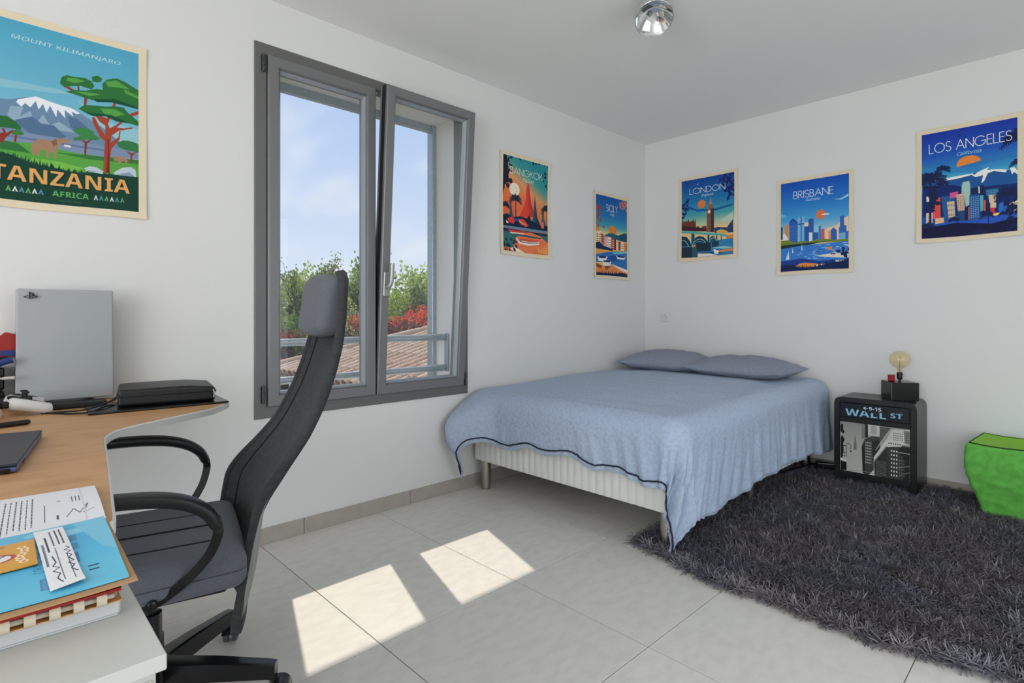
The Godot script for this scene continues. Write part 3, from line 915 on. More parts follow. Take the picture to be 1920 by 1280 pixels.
# ------------------------------------------------------------------ nightstand and its lamp
func build_nightstand() -> void:
	var st := thing("nightstand", "black wooden nightstand with a Wall St sign and city photograph door", "nightstand", Vector3(-0.155, 0.012, 1.743))
	var w := 0.42
	var h := 0.535
	var r := 0.045
	# outline in (z, y), pulled along x
	var outline := func(inset: float) -> Array:
		var q := w * 0.5 - inset
		return round_poly([Vector2(-q, 0.0), Vector2(-q + 0.05, 0.0), Vector2(-q + 0.058, 0.055), Vector2(q - 0.058, 0.055), Vector2(q - 0.05, 0.0), Vector2(q, 0.0), Vector2(q, h - inset), Vector2(-q, h - inset)], [0.0, 0.0, 0.012, 0.012, 0.0, 0.0, r, r], 6)
	var turned := Vector3(0, 0, PI / 2)
	# prism gives (x, y up, z): lay it so that its height runs along x
	var body := prism(outline.call(0.0), 0.012, 0.282)
	body.bent(func(p): return Vector3(0.14 - (0.282 - p.y), p.z, p.x))
	part("body", body.outward().mesh(35), M.black_wood, st)
	# front frame: two stiles with round shoulders, three rails
	var fr := Geo.new()
	for s in [-1, 1]:
		var e: float = s * w * 0.5
		var stile := round_poly([Vector2(e, 0.0), Vector2(e, h), Vector2(e - s * 0.06, h), Vector2(e - s * 0.06, h - 0.03), Vector2(e - s * 0.03, h - 0.03), Vector2(e - s * 0.03, 0.055), Vector2(e - s * 0.045, 0.0)], [0.0, r, 0.0, 0.0, 0.0, 0.0, 0.0], 6)
		var g := prism(stile, 0.0, 0.014, 0.002)
		g.bent(func(p): return Vector3(-0.128 - p.y, p.z, p.x))
		fr.add(g.outward())
	for b in [[h - 0.03, h], [0.388, 0.412], [0.055, 0.084]]:
		fr.add(box(Vector3(0.014, b[1] - b[0], w - (0.12 if b[1] == h else 0.06)), Vector3(-0.135, (b[0] + b[1]) * 0.5, 0), 0.002))
	part("front_frame", fr.mesh(35), M.black_wood, st)
	# sign drawer and picture door, a little behind the frame
	var sign_m := mat("sign_print", Color.WHITE, 0.3)
	sign_m.albedo_texture = sign_art()
	var door_m := mat("door_print", Color.WHITE, 0.35)
	door_m.albedo_texture = city_art()
	var face := func(hh: float, ww: float) -> Geo:
		var g := Geo.new()
		g.quad(g.v(Vector3(0, -hh * 0.5, -ww * 0.5), Vector2(0, 1)), g.v(Vector3(0, -hh * 0.5, ww * 0.5), Vector2(1, 1)), g.v(Vector3(0, hh * 0.5, ww * 0.5), Vector2(1, 0)), g.v(Vector3(0, hh * 0.5, -ww * 0.5), Vector2(0, 0)))
		return g
	var dr := part("drawer", rbox(Vector3(0.012, 0.088, 0.352), 0.004, 2).mesh(40), M.lamp_block, st, Vector3(-0.1335, 0.4585, 0))
	part("sign", face.call(0.082, 0.346).mesh(), sign_m, dr, Vector3(-0.0063, 0, 0), Vector3.ZERO, "street sign panel lettered Wall St")
	var door := part("door", box(Vector3(0.010, 0.300, 0.356), Vector3.ZERO, 0.001).mesh(20), M.black_wood, st, Vector3(-0.132, 0.236, 0))
	part("photograph", face.call(0.298, 0.354).mesh(), door_m, door, Vector3(-0.0053, 0, 0), Vector3.ZERO, "black and white print of city towers")
	part("knob", lathe([Vector2(0.0005, 0.020), Vector2(0.007, 0.019), Vector2(0.009, 0.014), Vector2(0.006, 0.007), Vector2(0.005, 0.0)], 16).moved(Vector3(-0.006, 0.03, 0.186), Vector3(0, 0, PI / 2)).mesh(50), M.bakelite, door)
	# the lamp
	var y0 := 0.5475
	var lp := thing("table_lamp", "lamp with a bare amber globe bulb on a black cube", "lamp", Vector3(-0.158, y0, 1.845), deg_to_rad(33.0))
	part("base", rbox(Vector3(0.142, 0.106, 0.142), 0.003, 2).mesh(40), M.lamp_block, lp, Vector3(0, 0.053, 0))
	for sx in [-1, 1]:
		for sz in [-1, 1]:
			part("corner_edge", box(Vector3(0.0022, 0.104, 0.0022)).mesh(20), M.lamp_edge, lp, Vector3(sx * 0.0704, 0.053, sz * 0.0704))
	part("socket", lathe([Vector2(0.0005, 0.106), Vector2(0.007, 0.106), Vector2(0.007, 0.116), Vector2(0.012, 0.119), Vector2(0.0145, 0.124), Vector2(0.0145, 0.145), Vector2(0.0165, 0.147), Vector2(0.0165, 0.152), Vector2(0.014, 0.154), Vector2(0.014, 0.160), Vector2(0.0125, 0.161), Vector2(0.0005, 0.161)], 24).mesh(40), M.bakelite, lp)
	var bulb := []
	for k in 19:
		var a := -1.22 + (PI / 2 + 1.22) * k / 18.0
		bulb.append(Vector2(maxf(0.0555 * cos(a), 0.0004), 0.236 + 0.052 * sin(a)))
	bulb.insert(0, Vector2(0.0125, 0.161))
	bulb.insert(1, Vector2(0.0130, 0.172))
	bulb.insert(2, Vector2(0.0155, 0.181))
	var bl := part("bulb", lathe(bulb, 36).mesh(180), M.amber_glass, lp)
	part("filament", tube([Vector3(0, 0.168, 0), Vector3(0.001, 0.20, 0.0), Vector3(-0.001, 0.262, 0.001)], 0.0016, 7).add(tube([Vector3(0, 0.160, 0), Vector3(0, 0.178, 0)], 0.004, 8)).mesh(60), M.filament, lp)
	var cup := thing("tealight", "small red glass tealight on the black lamp cube", "candle", Vector3(-0.185, y0 + 0.1062, 1.808), 0.3)
	part("glass", rbox(Vector3(0.034, 0.038, 0.034), 0.006, 3).mesh(50), M.red_plastic, cup, Vector3(0, 0.019, 0))
	part("rim", ring(0.036, 0.036, [Vector2(0, -0.002), Vector2(0, 0.002), Vector2(0.004, 0.002), Vector2(0.004, -0.002)]).moved(Vector3.ZERO, Vector3(PI / 2, 0, 0)).mesh(30), M.red_dark, cup, Vector3(0, 0.036, 0))

# ------------------------------------------------------------------ bean bag
func build_pouf() -> void:
	var p := thing("pouf", "lime green square bean bag with piped top edge on the rug", "pouf", Vector3(-0.26, 0.02, 2.50), deg_to_rad(-4.0))
	var n := FastNoiseLite.new()
	n.seed = 19
	n.frequency = 1.0
	var shape := func(q: Vector3) -> Vector3:
		var t := clampf((q.y + 0.18) / 0.36, 0.0, 1.0)
		var k := lerpf(0.80, 1.0, smoothstep(0.0, 0.75, t)) * (1.0 + 0.03 * sin(PI * t))
		var s := Vector3(q.x * k, q.y, q.z * k)
		var rim := maxf(absf(q.x) / 0.19, absf(q.z) / 0.31)
		if q.y > 0.10:
			s.y += 0.015 * smoothstep(0.6, 1.0, rim) - 0.022 * smoothstep(0.9, 0.1, rim) + 0.012 * sin(q.z * 9.0)
		var d := n.get_noise_3d(q.x * 5.0, q.y * 26.0 + q.z * 6.0, q.z * 4.0) * 0.012 + n.get_noise_3d(q.x * 12.0, q.y * 55.0, q.z * 9.0) * 0.004
		var o := Vector3(q.x, 0, q.z).normalized()
		return s + o * d * smoothstep(1.0, 0.6, t)
	var body := rbox(Vector3(0.38, 0.36, 0.62), 0.022, 3, 26).bent(shape)
	part("cover", body.mesh(70), M.lime_canvas, p, Vector3(0, 0.18, 0))
	var top := sheet(20, 20, func(u, v):
		var q := Vector3((u - 0.5) * 0.345, 0.18, (v - 0.5) * 0.585)
		return shape.call(q) + Vector3(0, 0.0015, 0), 0.001)
	part("top_panel", top.mesh(70), M.lime_top, p, Vector3(0, 0.18, 0), Vector3.ZERO, "yellower green top panel")
	var seam := []
	for k in 81:
		var a := k / 80.0 * 4.0
		var c := [Vector2(-1, -1), Vector2(-1, 1), Vector2(1, 1), Vector2(1, -1), Vector2(-1, -1)]
		var i := mini(int(a), 3)
		var f: Vector2 = c[i].lerp(c[i + 1], a - i)
		seam.append(shape.call(Vector3(f.x * 0.1735, 0.18, f.y * 0.2935)) + Vector3(0, 0.002, 0))
	part("seam", tube(seam, 0.0032, 6, false).mesh(180), M.seam_green, p, Vector3(0, 0.18, 0))

# ------------------------------------------------------------------ things on the walls
func poster(label: String, art: ImageTexture, at: Vector3, turn: float, w: float, h: float, seed_: int, roll := 0.0) -> void:
	var rng := RandomNumberGenerator.new()
	rng.seed = seed_
	var c := [rng.randf_range(0.004, 0.012), rng.randf_range(0.004, 0.012), rng.randf_range(0.002, 0.006), rng.randf_range(0.002, 0.006)]
	var ph := rng.randf() * TAU
	var g := sheet(14, 18, func(u, v):
		var l: float = c[0] * pow((1.0 - u), 6.0) * pow(v, 5.0) + c[1] * pow(u, 6.0) * pow(v, 5.0) + c[2] * pow(1.0 - u, 8.0) * pow(1.0 - v, 6.0) + c[3] * pow(u, 8.0) * pow(1.0 - v, 6.0)
		var wave := 0.0012 * (1.0 + sin(v * 7.0 + ph)) + 0.0008 * (1.0 + sin(u * 9.0 + ph * 2.0))
		return Vector3((u - 0.5) * w, (0.5 - v) * h + 0.0025 * sin(u * 5.0 + ph) * v, 0.0012 + wave + l), 0.0004)
	# a sheet of paper: the thickness goes to the wall side
	var m := mat("print_%d" % seed_, Color.WHITE, 0.62, 0.0, 0.3)
	m.albedo_texture = art
	var o := part("poster", flow(g), m, self, at, Vector3(0, turn, roll))
	tag(o, label, "poster")

func build_posters() -> void:
	var r := -PI / 2
	poster("Tanzania travel poster with snowy mountain, elephant and acacia above the desk", art_tanzania(), Vector3(-3.862, 1.768, 0.0), 0.0, 0.484, 0.681, 1, 0.0)
	poster("Bangkok travel poster with orange sky and temple spires beside the window", art_bangkok(), Vector3(-1.4555, 1.776, 0.0), 0.0, 0.479, 0.675, 2, -0.002)
	poster("Sicily travel poster with harbour boats, nearest the room corner", art_sicily(), Vector3(-0.486, 1.668, 0.0), 0.0, 0.463, 0.675, 3, 0.0)
	poster("London travel poster with clock tower and arched bridge", art_london(), Vector3(0.0, 1.815, 0.559), r, 0.486, 0.676, 4, 0.0)
	poster("Brisbane travel poster with blue skyline over a river", art_brisbane(), Vector3(0.0, 1.665, 1.325), r, 0.480, 0.674, 5, 0.0)
	poster("Los Angeles travel poster with palms, snowy hills and towers", art_la(), Vector3(0.0, 1.820, 2.140), r, 0.480, 0.677, 6, 0.0)

func build_wall_things() -> void:
	var so := thing("wall_socket", "small white wall socket plate on the bed head wall near the corner", "socket", Vector3(0, 1.032, 0.191), -PI / 2)
	part("plate", rbox(Vector3(0.078, 0.078, 0.009), 0.004, 2).mesh(40), M.switch_white, so, Vector3(0, 0, 0.0045))
	part("insert", lathe([Vector2(0.0005, 0.004), Vector2(0.016, 0.004), Vector2(0.019, 0.010), Vector2(0.0215, 0.0105), Vector2(0.022, 0.006), Vector2(0.022, 0.0)], 28).moved(Vector3(0, 0, 0.003), Vector3(PI / 2, 0, 0)).mesh(40), M.switch_white, so)
	# ceiling ball: a satin ball with a chrome dish let into it
	var at := Vector3(-1.874, 2.418, 1.236)
	var lamp := thing("ceiling_lamp", "round chrome eyeball spotlight on the ceiling", "ceiling lamp", at)
	var R := 0.087
	var a := deg_to_rad(78.0)           # half opening of the dish
	var prof := []
	for k in 25:
		var t := lerpf(-PI / 2, PI / 2 - a, k / 24.0)
		prof.append(Vector2(maxf(R * cos(t), 0.0004), R * sin(t)))
	var shell := lathe(prof, 48)
	var rim := R * cos(PI / 2 - a)
	var hh := R * sin(PI / 2 - a)
	var dish := []
	for k in 15:
		var t := k / 14.0
		dish.append(Vector2(maxf(rim * (1.0 - t), 0.0004), hh - 0.050 * (1.0 - pow(1.0 - t, 2.0))))
	var dg := lathe(dish, 48)
	var rg := tube(range(49).map(func(i): return Vector3(rim * cos(TAU * i / 48.0), hh, rim * sin(TAU * i / 48.0))), 0.0028, 8, false)
	var c := (Vector3(-4.103, 1.049, 2.608) - at).normalized()
	var ax := (c + Vector3(-0.06, -1.35, 0.26)).normalized()
	var side := ax.cross(Vector3.UP).normalized()
	var b := Basis(side, ax, side.cross(ax))
	var tr := Transform3D(b, Vector3.ZERO)
	part("ball", Geo.new().add(shell, tr).mesh(60), mat("satin_ball", Color(0.80, 0.80, 0.80), 0.16, 0.65, 0.5), lamp)
	part("dish", Geo.new().add(dg, tr).mesh(60), M.chrome, lamp)
	part("rim", Geo.new().add(rg, tr).mesh(60), M.chrome, lamp)
	var dome := []
	for k in 17:
		var t := lerpf(PI / 2 - a, PI / 2, k / 16.0)
		dome.append(Vector2(maxf(R * 0.995 * cos(t), 0.0004), R * 0.995 * sin(t)))
	part("glass_dome", Geo.new().add(lathe(dome, 48), tr).mesh(180), M.glass, lamp)
	part("canopy", lathe([Vector2(0.0005, 0.082), Vector2(0.045, 0.082), Vector2(0.045, 0.074), Vector2(0.02, 0.070), Vector2(0.0005, 0.070)], 28).mesh(40), M.chrome, lamp)

# ------------------------------------------------------------------ desk and what lies on it
const DY := 0.735

func build_desk() -> void:
	var d := thing("desk", "curved corner desk with a birch top and white edge", "desk")
	var edge := [Vector2(-3.62, 0.03), Vector2(-3.545, 0.12), Vector2(-3.475, 0.25), Vector2(-3.442, 0.345), Vector2(-3.445, 0.44), Vector2(-3.535, 0.566), Vector2(-3.663, 0.648), Vector2(-3.758, 0.710), Vector2(-3.826, 0.766), Vector2(-3.858, 0.83), Vector2(-3.872, 0.90), Vector2(-3.898, 1.128), Vector2(-3.930, 1.402), Vector2(-3.944, 1.52), Vector2(-3.948, 1.555), Vector2(-3.956, 1.580), Vector2(-3.985, 1.583), Vector2(-4.05, 1.545), Vector2(-4.14, 1.515)]
	var pts := []
	for i in edge.size() - 1:
		var n := edge.size()
		for k in 5:
			pts.append(edge[i].cubic_interpolate(edge[i + 1], edge[maxi(i - 1, 0)], edge[mini(i + 2, n - 1)], k / 5.0))
	pts.append(edge[edge.size() - 1])
	var outer := pts.duplicate()
	outer.append(Vector2(-5.15, 1.50))
	outer.append(Vector2(-5.15, 0.03))
	part("edge_band", prism(outer, DY - 0.022, DY - 0.001, 0.003).mesh(35), M.white_edge, d)
	var shrunk := Geometry2D.offset_polygon(PackedVector2Array(outer), -0.0045)[0]
	part("top", prism(Array(shrunk), DY - 0.004, DY, 0.0006).mesh(35), M.birch, d)
	for p in [Vector3(-4.25, 0, 0.12), Vector3(-5.05, 0, 0.15), Vector3(-5.05, 0, 1.5)]:
		part("leg", lathe([Vector2(0.0005, 0), Vector2(0.03, 0), Vector2(0.03, DY - 0.022), Vector2(0.0005, DY - 0.022)], 20).mesh(40), M.white_edge, d, p)

func emblem() -> Geo:
	# an upright P standing in a lying S, drawn in a 1 x 0.6 field
	var g := Geo.new()
	for poly in [
		[Vector2(0.38, 0.0), Vector2(0.52, -0.045), Vector2(0.52, 0.46), Vector2(0.60, 0.43), Vector2(0.60, 0.24), Vector2(0.68, 0.22), Vector2(0.76, 0.27), Vector2(0.77, 0.40), Vector2(0.70, 0.50), Vector2(0.38, 0.60)],
		[Vector2(0.34, 0.30), Vector2(0.10, 0.215), Vector2(0.0, 0.145), Vector2(0.05, 0.09), Vector2(0.20, 0.075), Vector2(0.34, 0.11), Vector2(0.34, 0.18), Vector2(0.22, 0.145), Vector2(0.16, 0.17), Vector2(0.34, 0.235)],
		[Vector2(0.56, 0.27), Vector2(0.78, 0.285), Vector2(0.95, 0.235), Vector2(1.0, 0.175), Vector2(0.94, 0.125), Vector2(0.56, 0.0), Vector2(0.56, 0.08), Vector2(0.80, 0.16), Vector2(0.82, 0.19), Vector2(0.76, 0.205), Vector2(0.56, 0.175)],
	]:
		g.add(prism(poly, 0.0, 0.01))
	return g

func build_desk_things() -> void:
	# game console
	var ps := thing("game_console", "large white upright game console with a small black emblem", "game console", Vector3(-3.876, DY, 0.045))
	part("stand", lathe([Vector2(0.0005, 0), Vector2(0.082, 0), Vector2(0.082, 0.010), Vector2(0.06, 0.014), Vector2(0.0005, 0.014)], 32).mesh(40), M.gloss_black, ps)
	part("core", rbox(Vector3(0.235, 0.365, 0.058), 0.008, 2).mesh(40), M.gloss_black, ps, Vector3(0, 0.197, 0))
	for s in [1, -1]:
		var pl := rbox(Vector3(0.272, 0.392, 0.012), 0.0055, 3, 12)
		pl.bent(func(p): return Vector3(p.x * (1.0 - 0.015 * p.y / 0.196), p.y, p.z + 0.004 * cos(p.x * 9.0) + 0.006 * pow(maxf(p.y, 0.0) / 0.196, 2.0)))
		part("side_plate", pl.mesh(60), M.console_white, ps, Vector3(0, 0.208, s * 0.036), Vector3(0, 0 if s > 0 else PI, 0))
	var em := emblem()
	em.bent(func(p): return Vector3(p.x * 0.0385 - 0.118, p.z * 0.0385 + 0.370, 0.0575 + p.y * 0.05))
	part("emblem", em.outward().mesh(20), M.gloss_black, ps)
	# zip case on a thin black tablet
	var tb := part("tablet", rbox(Vector3(0.40, 0.007, 0.24), 0.003, 2).mesh(50), M.gloss_black, self, Vector3(-3.650, DY + 0.0037, 0.350), Vector3(0, deg_to_rad(-4.0), 0))
	tag(tb, "thin black tablet lying under the zip case on the desk", "tablet")
	var cs := thing("zip_case", "black leatherette zip case on the desk's pointed end", "case", Vector3(-3.613, DY + 0.0073, 0.300), deg_to_rad(-9.5))
	var cg := rbox(Vector3(0.288, 0.056, 0.235), 0.011, 3, 8)
	cg.bent(func(p): return p + Vector3(0, 0.006 * cos(p.x * 9.0) * cos(p.z * 10.0) - (0.006 * smoothstep(0.06, 0.14, p.x) if p.y > 0 else 0.0), 0) * (1.0 if p.y > 0 else 0.0))
	part("body", cg.mesh(60), M.leatherette, cs, Vector3(0, 0.028, 0))
	part("zip", ring(0.2905, 0.2375, [Vector2(0, -0.004), Vector2(-0.0012, 0), Vector2(0, 0.004), Vector2(0.004, 0.004), Vector2(0.004, -0.004)]).moved(Vector3(0, 0.036, 0), Vector3(PI / 2, 0, 0)).mesh(40), M.matt_black, cs)
	part("zip_pull", tube([Vector3(0.137, 0.040, 0.117), Vector3(0.140, 0.030, 0.124), Vector3(0.139, 0.012, 0.122)], 0.003, 6).mesh(60), M.handle_metal, cs)
	part("label", box(Vector3(0.001, 0.024, 0.05), Vector3(-0.1445, 0.026, 0.07)).mesh(), M.paper, cs)
	# cables and the flat black lead between console and case
	var c1 := part("cable", sweep(smooth([Vector3(-3.742, DY + 0.058, 0.31), Vector3(-3.772, DY + 0.035, 0.36), Vector3(-3.83, DY + 0.016, 0.38), Vector3(-3.875, DY + 0.008, 0.375), Vector3(-3.93, DY + 0.004, 0.33)], 6), [Vector2(-0.006, -0.002), Vector2(0.006, -0.002), Vector2(0.006, 0.002), Vector2(-0.006, 0.002)]).mesh(50), M.rubber, self)
	tag(c1, "flat black strap running from the zip case towards the console", "cable")
	var c2 := part("cable", tube(smooth([Vector3(-3.76, DY + 0.004, 0.30), Vector3(-3.80, DY + 0.012, 0.36), Vector3(-3.845, DY + 0.006, 0.415), Vector3(-3.89, DY + 0.004, 0.40), Vector3(-3.92, DY + 0.003, 0.36), Vector3(-3.96, DY + 0.003, 0.31)], 6), 0.0028, 7).mesh(60), M.rubber, self)
	tag(c2, "thin black cable looping on the desk before the console", "cable")
	var rm := part("charging_dock", rbox(Vector3(0.150, 0.018, 0.055), 0.006, 3).mesh(50), M.matt_black, self, Vector3(-3.855, DY + 0.0095, 0.230), Vector3(0, deg_to_rad(-4), 0))
	tag(rm, "low black dock lying at the foot of the white console", "dock")
	# things crowded behind the console's far side
	var hub := thing("media_box", "black media box with stacked lids beside the white console", "media box", Vector3(-4.165, DY, 0.05))
	part("body", rbox(Vector3(0.25, 0.055, 0.10), 0.006, 2).mesh(40), M.gloss_black, hub, Vector3(0, 0.0285, 0.01))
	part("upper_body", rbox(Vector3(0.25, 0.075, 0.06), 0.006, 2).mesh(40), M.gloss_black, hub, Vector3(0, 0.098, -0.012))
	part("shelf", rbox(Vector3(0.27, 0.008, 0.09), 0.003, 2).mesh(40), M.matt_black, hub, Vector3(0, 0.1675, 0))
	var hs := part("headset", tube(smooth([Vector3(-0.14, -0.075, 0), Vector3(-0.10, -0.03, 0), Vector3(-0.07, 0.02, 0), Vector3(-0.045, 0.055, 0), Vector3(-0.02, 0.072, 0), Vector3(0.004, 0.078, 0)], 5), 0.0105, 10).mesh(60), M.toy_blue, self, Vector3(-4.024, DY + 0.085, 0.11))
	tag(hs, "blue arched headset band beside the white console", "headset")
	var toy := thing("toy_box", "red wedge-shaped toy with a blue base strip beside the console", "toy", Vector3(-4.05, DY + 0.172, 0.04))
	part("body", prism([Vector2(-0.075, 0.0), Vector2(0.06, 0.0), Vector2(0.052, 0.070), Vector2(0.018, 0.082), Vector2(0.012, 0.082)], -0.02, 0.02, 0.002).moved(Vector3.ZERO, Vector3(-PI / 2, 0, 0)).mesh(30), M.toy_red, toy)
	part("base_strip", box(Vector3(0.09, 0.019, 0.003), Vector3(0.045, 0.012, 0.0215), 0.001).mesh(20), M.toy_blue, toy)
	var wc := thing("charging_cable", "white charging cable with a thick plug beside the console", "cable", Vector3(-4.028, DY + 0.103, 0.12))
	part("lead", tube(smooth([Vector3(-0.14, 0.02, 0.0), Vector3(-0.06, 0.006, 0.0), Vector3(-0.018, 0.0, 0.0)], 5), 0.0032, 7).mesh(60), M.cable_white, wc)
	part("plug", tube([Vector3(-0.018, 0, 0), Vector3(0.012, 0.001, -0.002)], [0.005, 0.0062], 8).mesh(50), M.cable_white, wc)
	# game controllers
	gamepad("white and black game controller lying before the console", Vector3(-4.012, DY, 0.238), deg_to_rad(92.0))
	gamepad("second white and black controller at the very edge of the picture", Vector3(-4.150, DY, 0.400), deg_to_rad(75.0))
	var pen := part("stylus", tube([Vector3(-4.20, DY + 0.008, 0.56), Vector3(-4.002, DY + 0.008, 0.508), Vector3(-3.997, DY + 0.008, 0.5065)], [0.0075, 0.0075, 0.005], 12).mesh(50), M.matt_black, self)
	tag(pen, "thick black stylus lying between controller and laptop", "pen")
	# laptop
	var lt := thing("laptop", "closed dark blue-grey laptop at the desk's hidden end", "laptop", Vector3(-4.048, DY, 0.745), deg_to_rad(-9.3))
	var lw := 0.33
	part("base", rbox(Vector3(lw, 0.011, 0.39), 0.004, 2).mesh(40), M.laptop_edge, lt, Vector3(-lw * 0.5 + 0.063, 0.007, 0.19))
	part("lid", rbox(Vector3(lw, 0.006, 0.388), 0.0025, 2).mesh(40), M.laptop_lid, lt, Vector3(-lw * 0.5 + 0.063, 0.0165, 0.19))
	part("port", box(Vector3(0.002, 0.004, 0.03), Vector3(0.063, 0.007, 0.30)).mesh(), M.gloss_black, lt)
	part("front_lip", box(Vector3(lw - 0.02, 0.009, 0.004), Vector3(-lw * 0.5 + 0.063, 0.0065, 0.386), 0.001).mesh(), M.gloss_black, lt)
	# letter
	var lm := mat("letter_print", Color.WHITE, 0.8)
	lm.albedo_texture = art_letter()
	var le := sheet(10, 12, func(u, v):
		return Vector3((u - 1.0) * 0.297, 0.0012 + 0.006 * pow(u, 8.0) * v + 0.0035 * sin(v * PI) * u, (v - 0.5) * 0.232), 0.0004)
	var lo := part("letter", flow(le), lm, self, Vector3(-3.959, DY + 0.004, 1.478), Vector3(0, deg_to_rad(-3.5), 0))
	tag(lo, "typed and signed letter lying on the desk corner", "paper")
	var fo := part("folder", box(Vector3(0.30, 0.003, 0.20), Vector3.ZERO, 0.001).mesh(20), M.maroon, self, Vector3(-4.155, DY + 0.0018, 1.500), Vector3(0, deg_to_rad(-2), 0))
	tag(fo, "dark red folder lying under the signed letter", "folder")

func gamepad(label: String, at: Vector3, turn: float) -> void:
	var p := thing("gamepad", label, "game controller", at, turn, "white game controllers")
	for s in [-1, 1]:
		var path := smooth([Vector3(s * 0.040, 0.034, -0.012), Vector3(s * 0.062, 0.035, -0.008), Vector3(s * 0.076, 0.030, 0.018), Vector3(s * 0.081, 0.021, 0.052), Vector3(s * 0.080, 0.017, 0.068), Vector3(s * 0.079, 0.0165, 0.073)], 5)
		var rad := []
		for i in path.size():
			var t := float(i) / (path.size() - 1)
			rad.append(lerpf(0.021, 0.0155, t) if t < 0.93 else 0.0155 * sqrt(maxf(1.0 - pow((t - 0.93) / 0.075, 2.0), 0.02)))
		part("grip", tube(path, rad, 16).mesh(80), M.pad_white, p)
	part("body", rbox(Vector3(0.105, 0.030, 0.050), 0.013, 4).mesh(70), M.pad_white, p, Vector3(0, 0.036, -0.004))
	part("face_plate", rbox(Vector3(0.062, 0.014, 0.058), 0.006, 3).mesh(60), M.gloss_black, p, Vector3(0, 0.0475, 0.004))
	for s in [-1, 1]:
		part("stick", lathe([Vector2(0.005, 0.0), Vector2(0.005, 0.010), Vector2(0.0095, 0.012), Vector2(0.0095, 0.016), Vector2(0.0005, 0.0145)], 16).mesh(40), M.matt_black, p, Vector3(s * 0.026, 0.053, 0.016))
		part("shoulder_button", rbox(Vector3(0.030, 0.020, 0.016), 0.006, 3).mesh(60), M.matt_black, p, Vector3(s * 0.056, 0.036, -0.032))
		part("grip_strip", tube(smooth([Vector3(s * 0.050, 0.053, -0.010), Vector3(s * 0.068, 0.048, 0.010), Vector3(s * 0.078, 0.037, 0.044), Vector3(s * 0.079, 0.026, 0.070)], 4), 0.0058, 8).mesh(60), M.gloss_black, p)

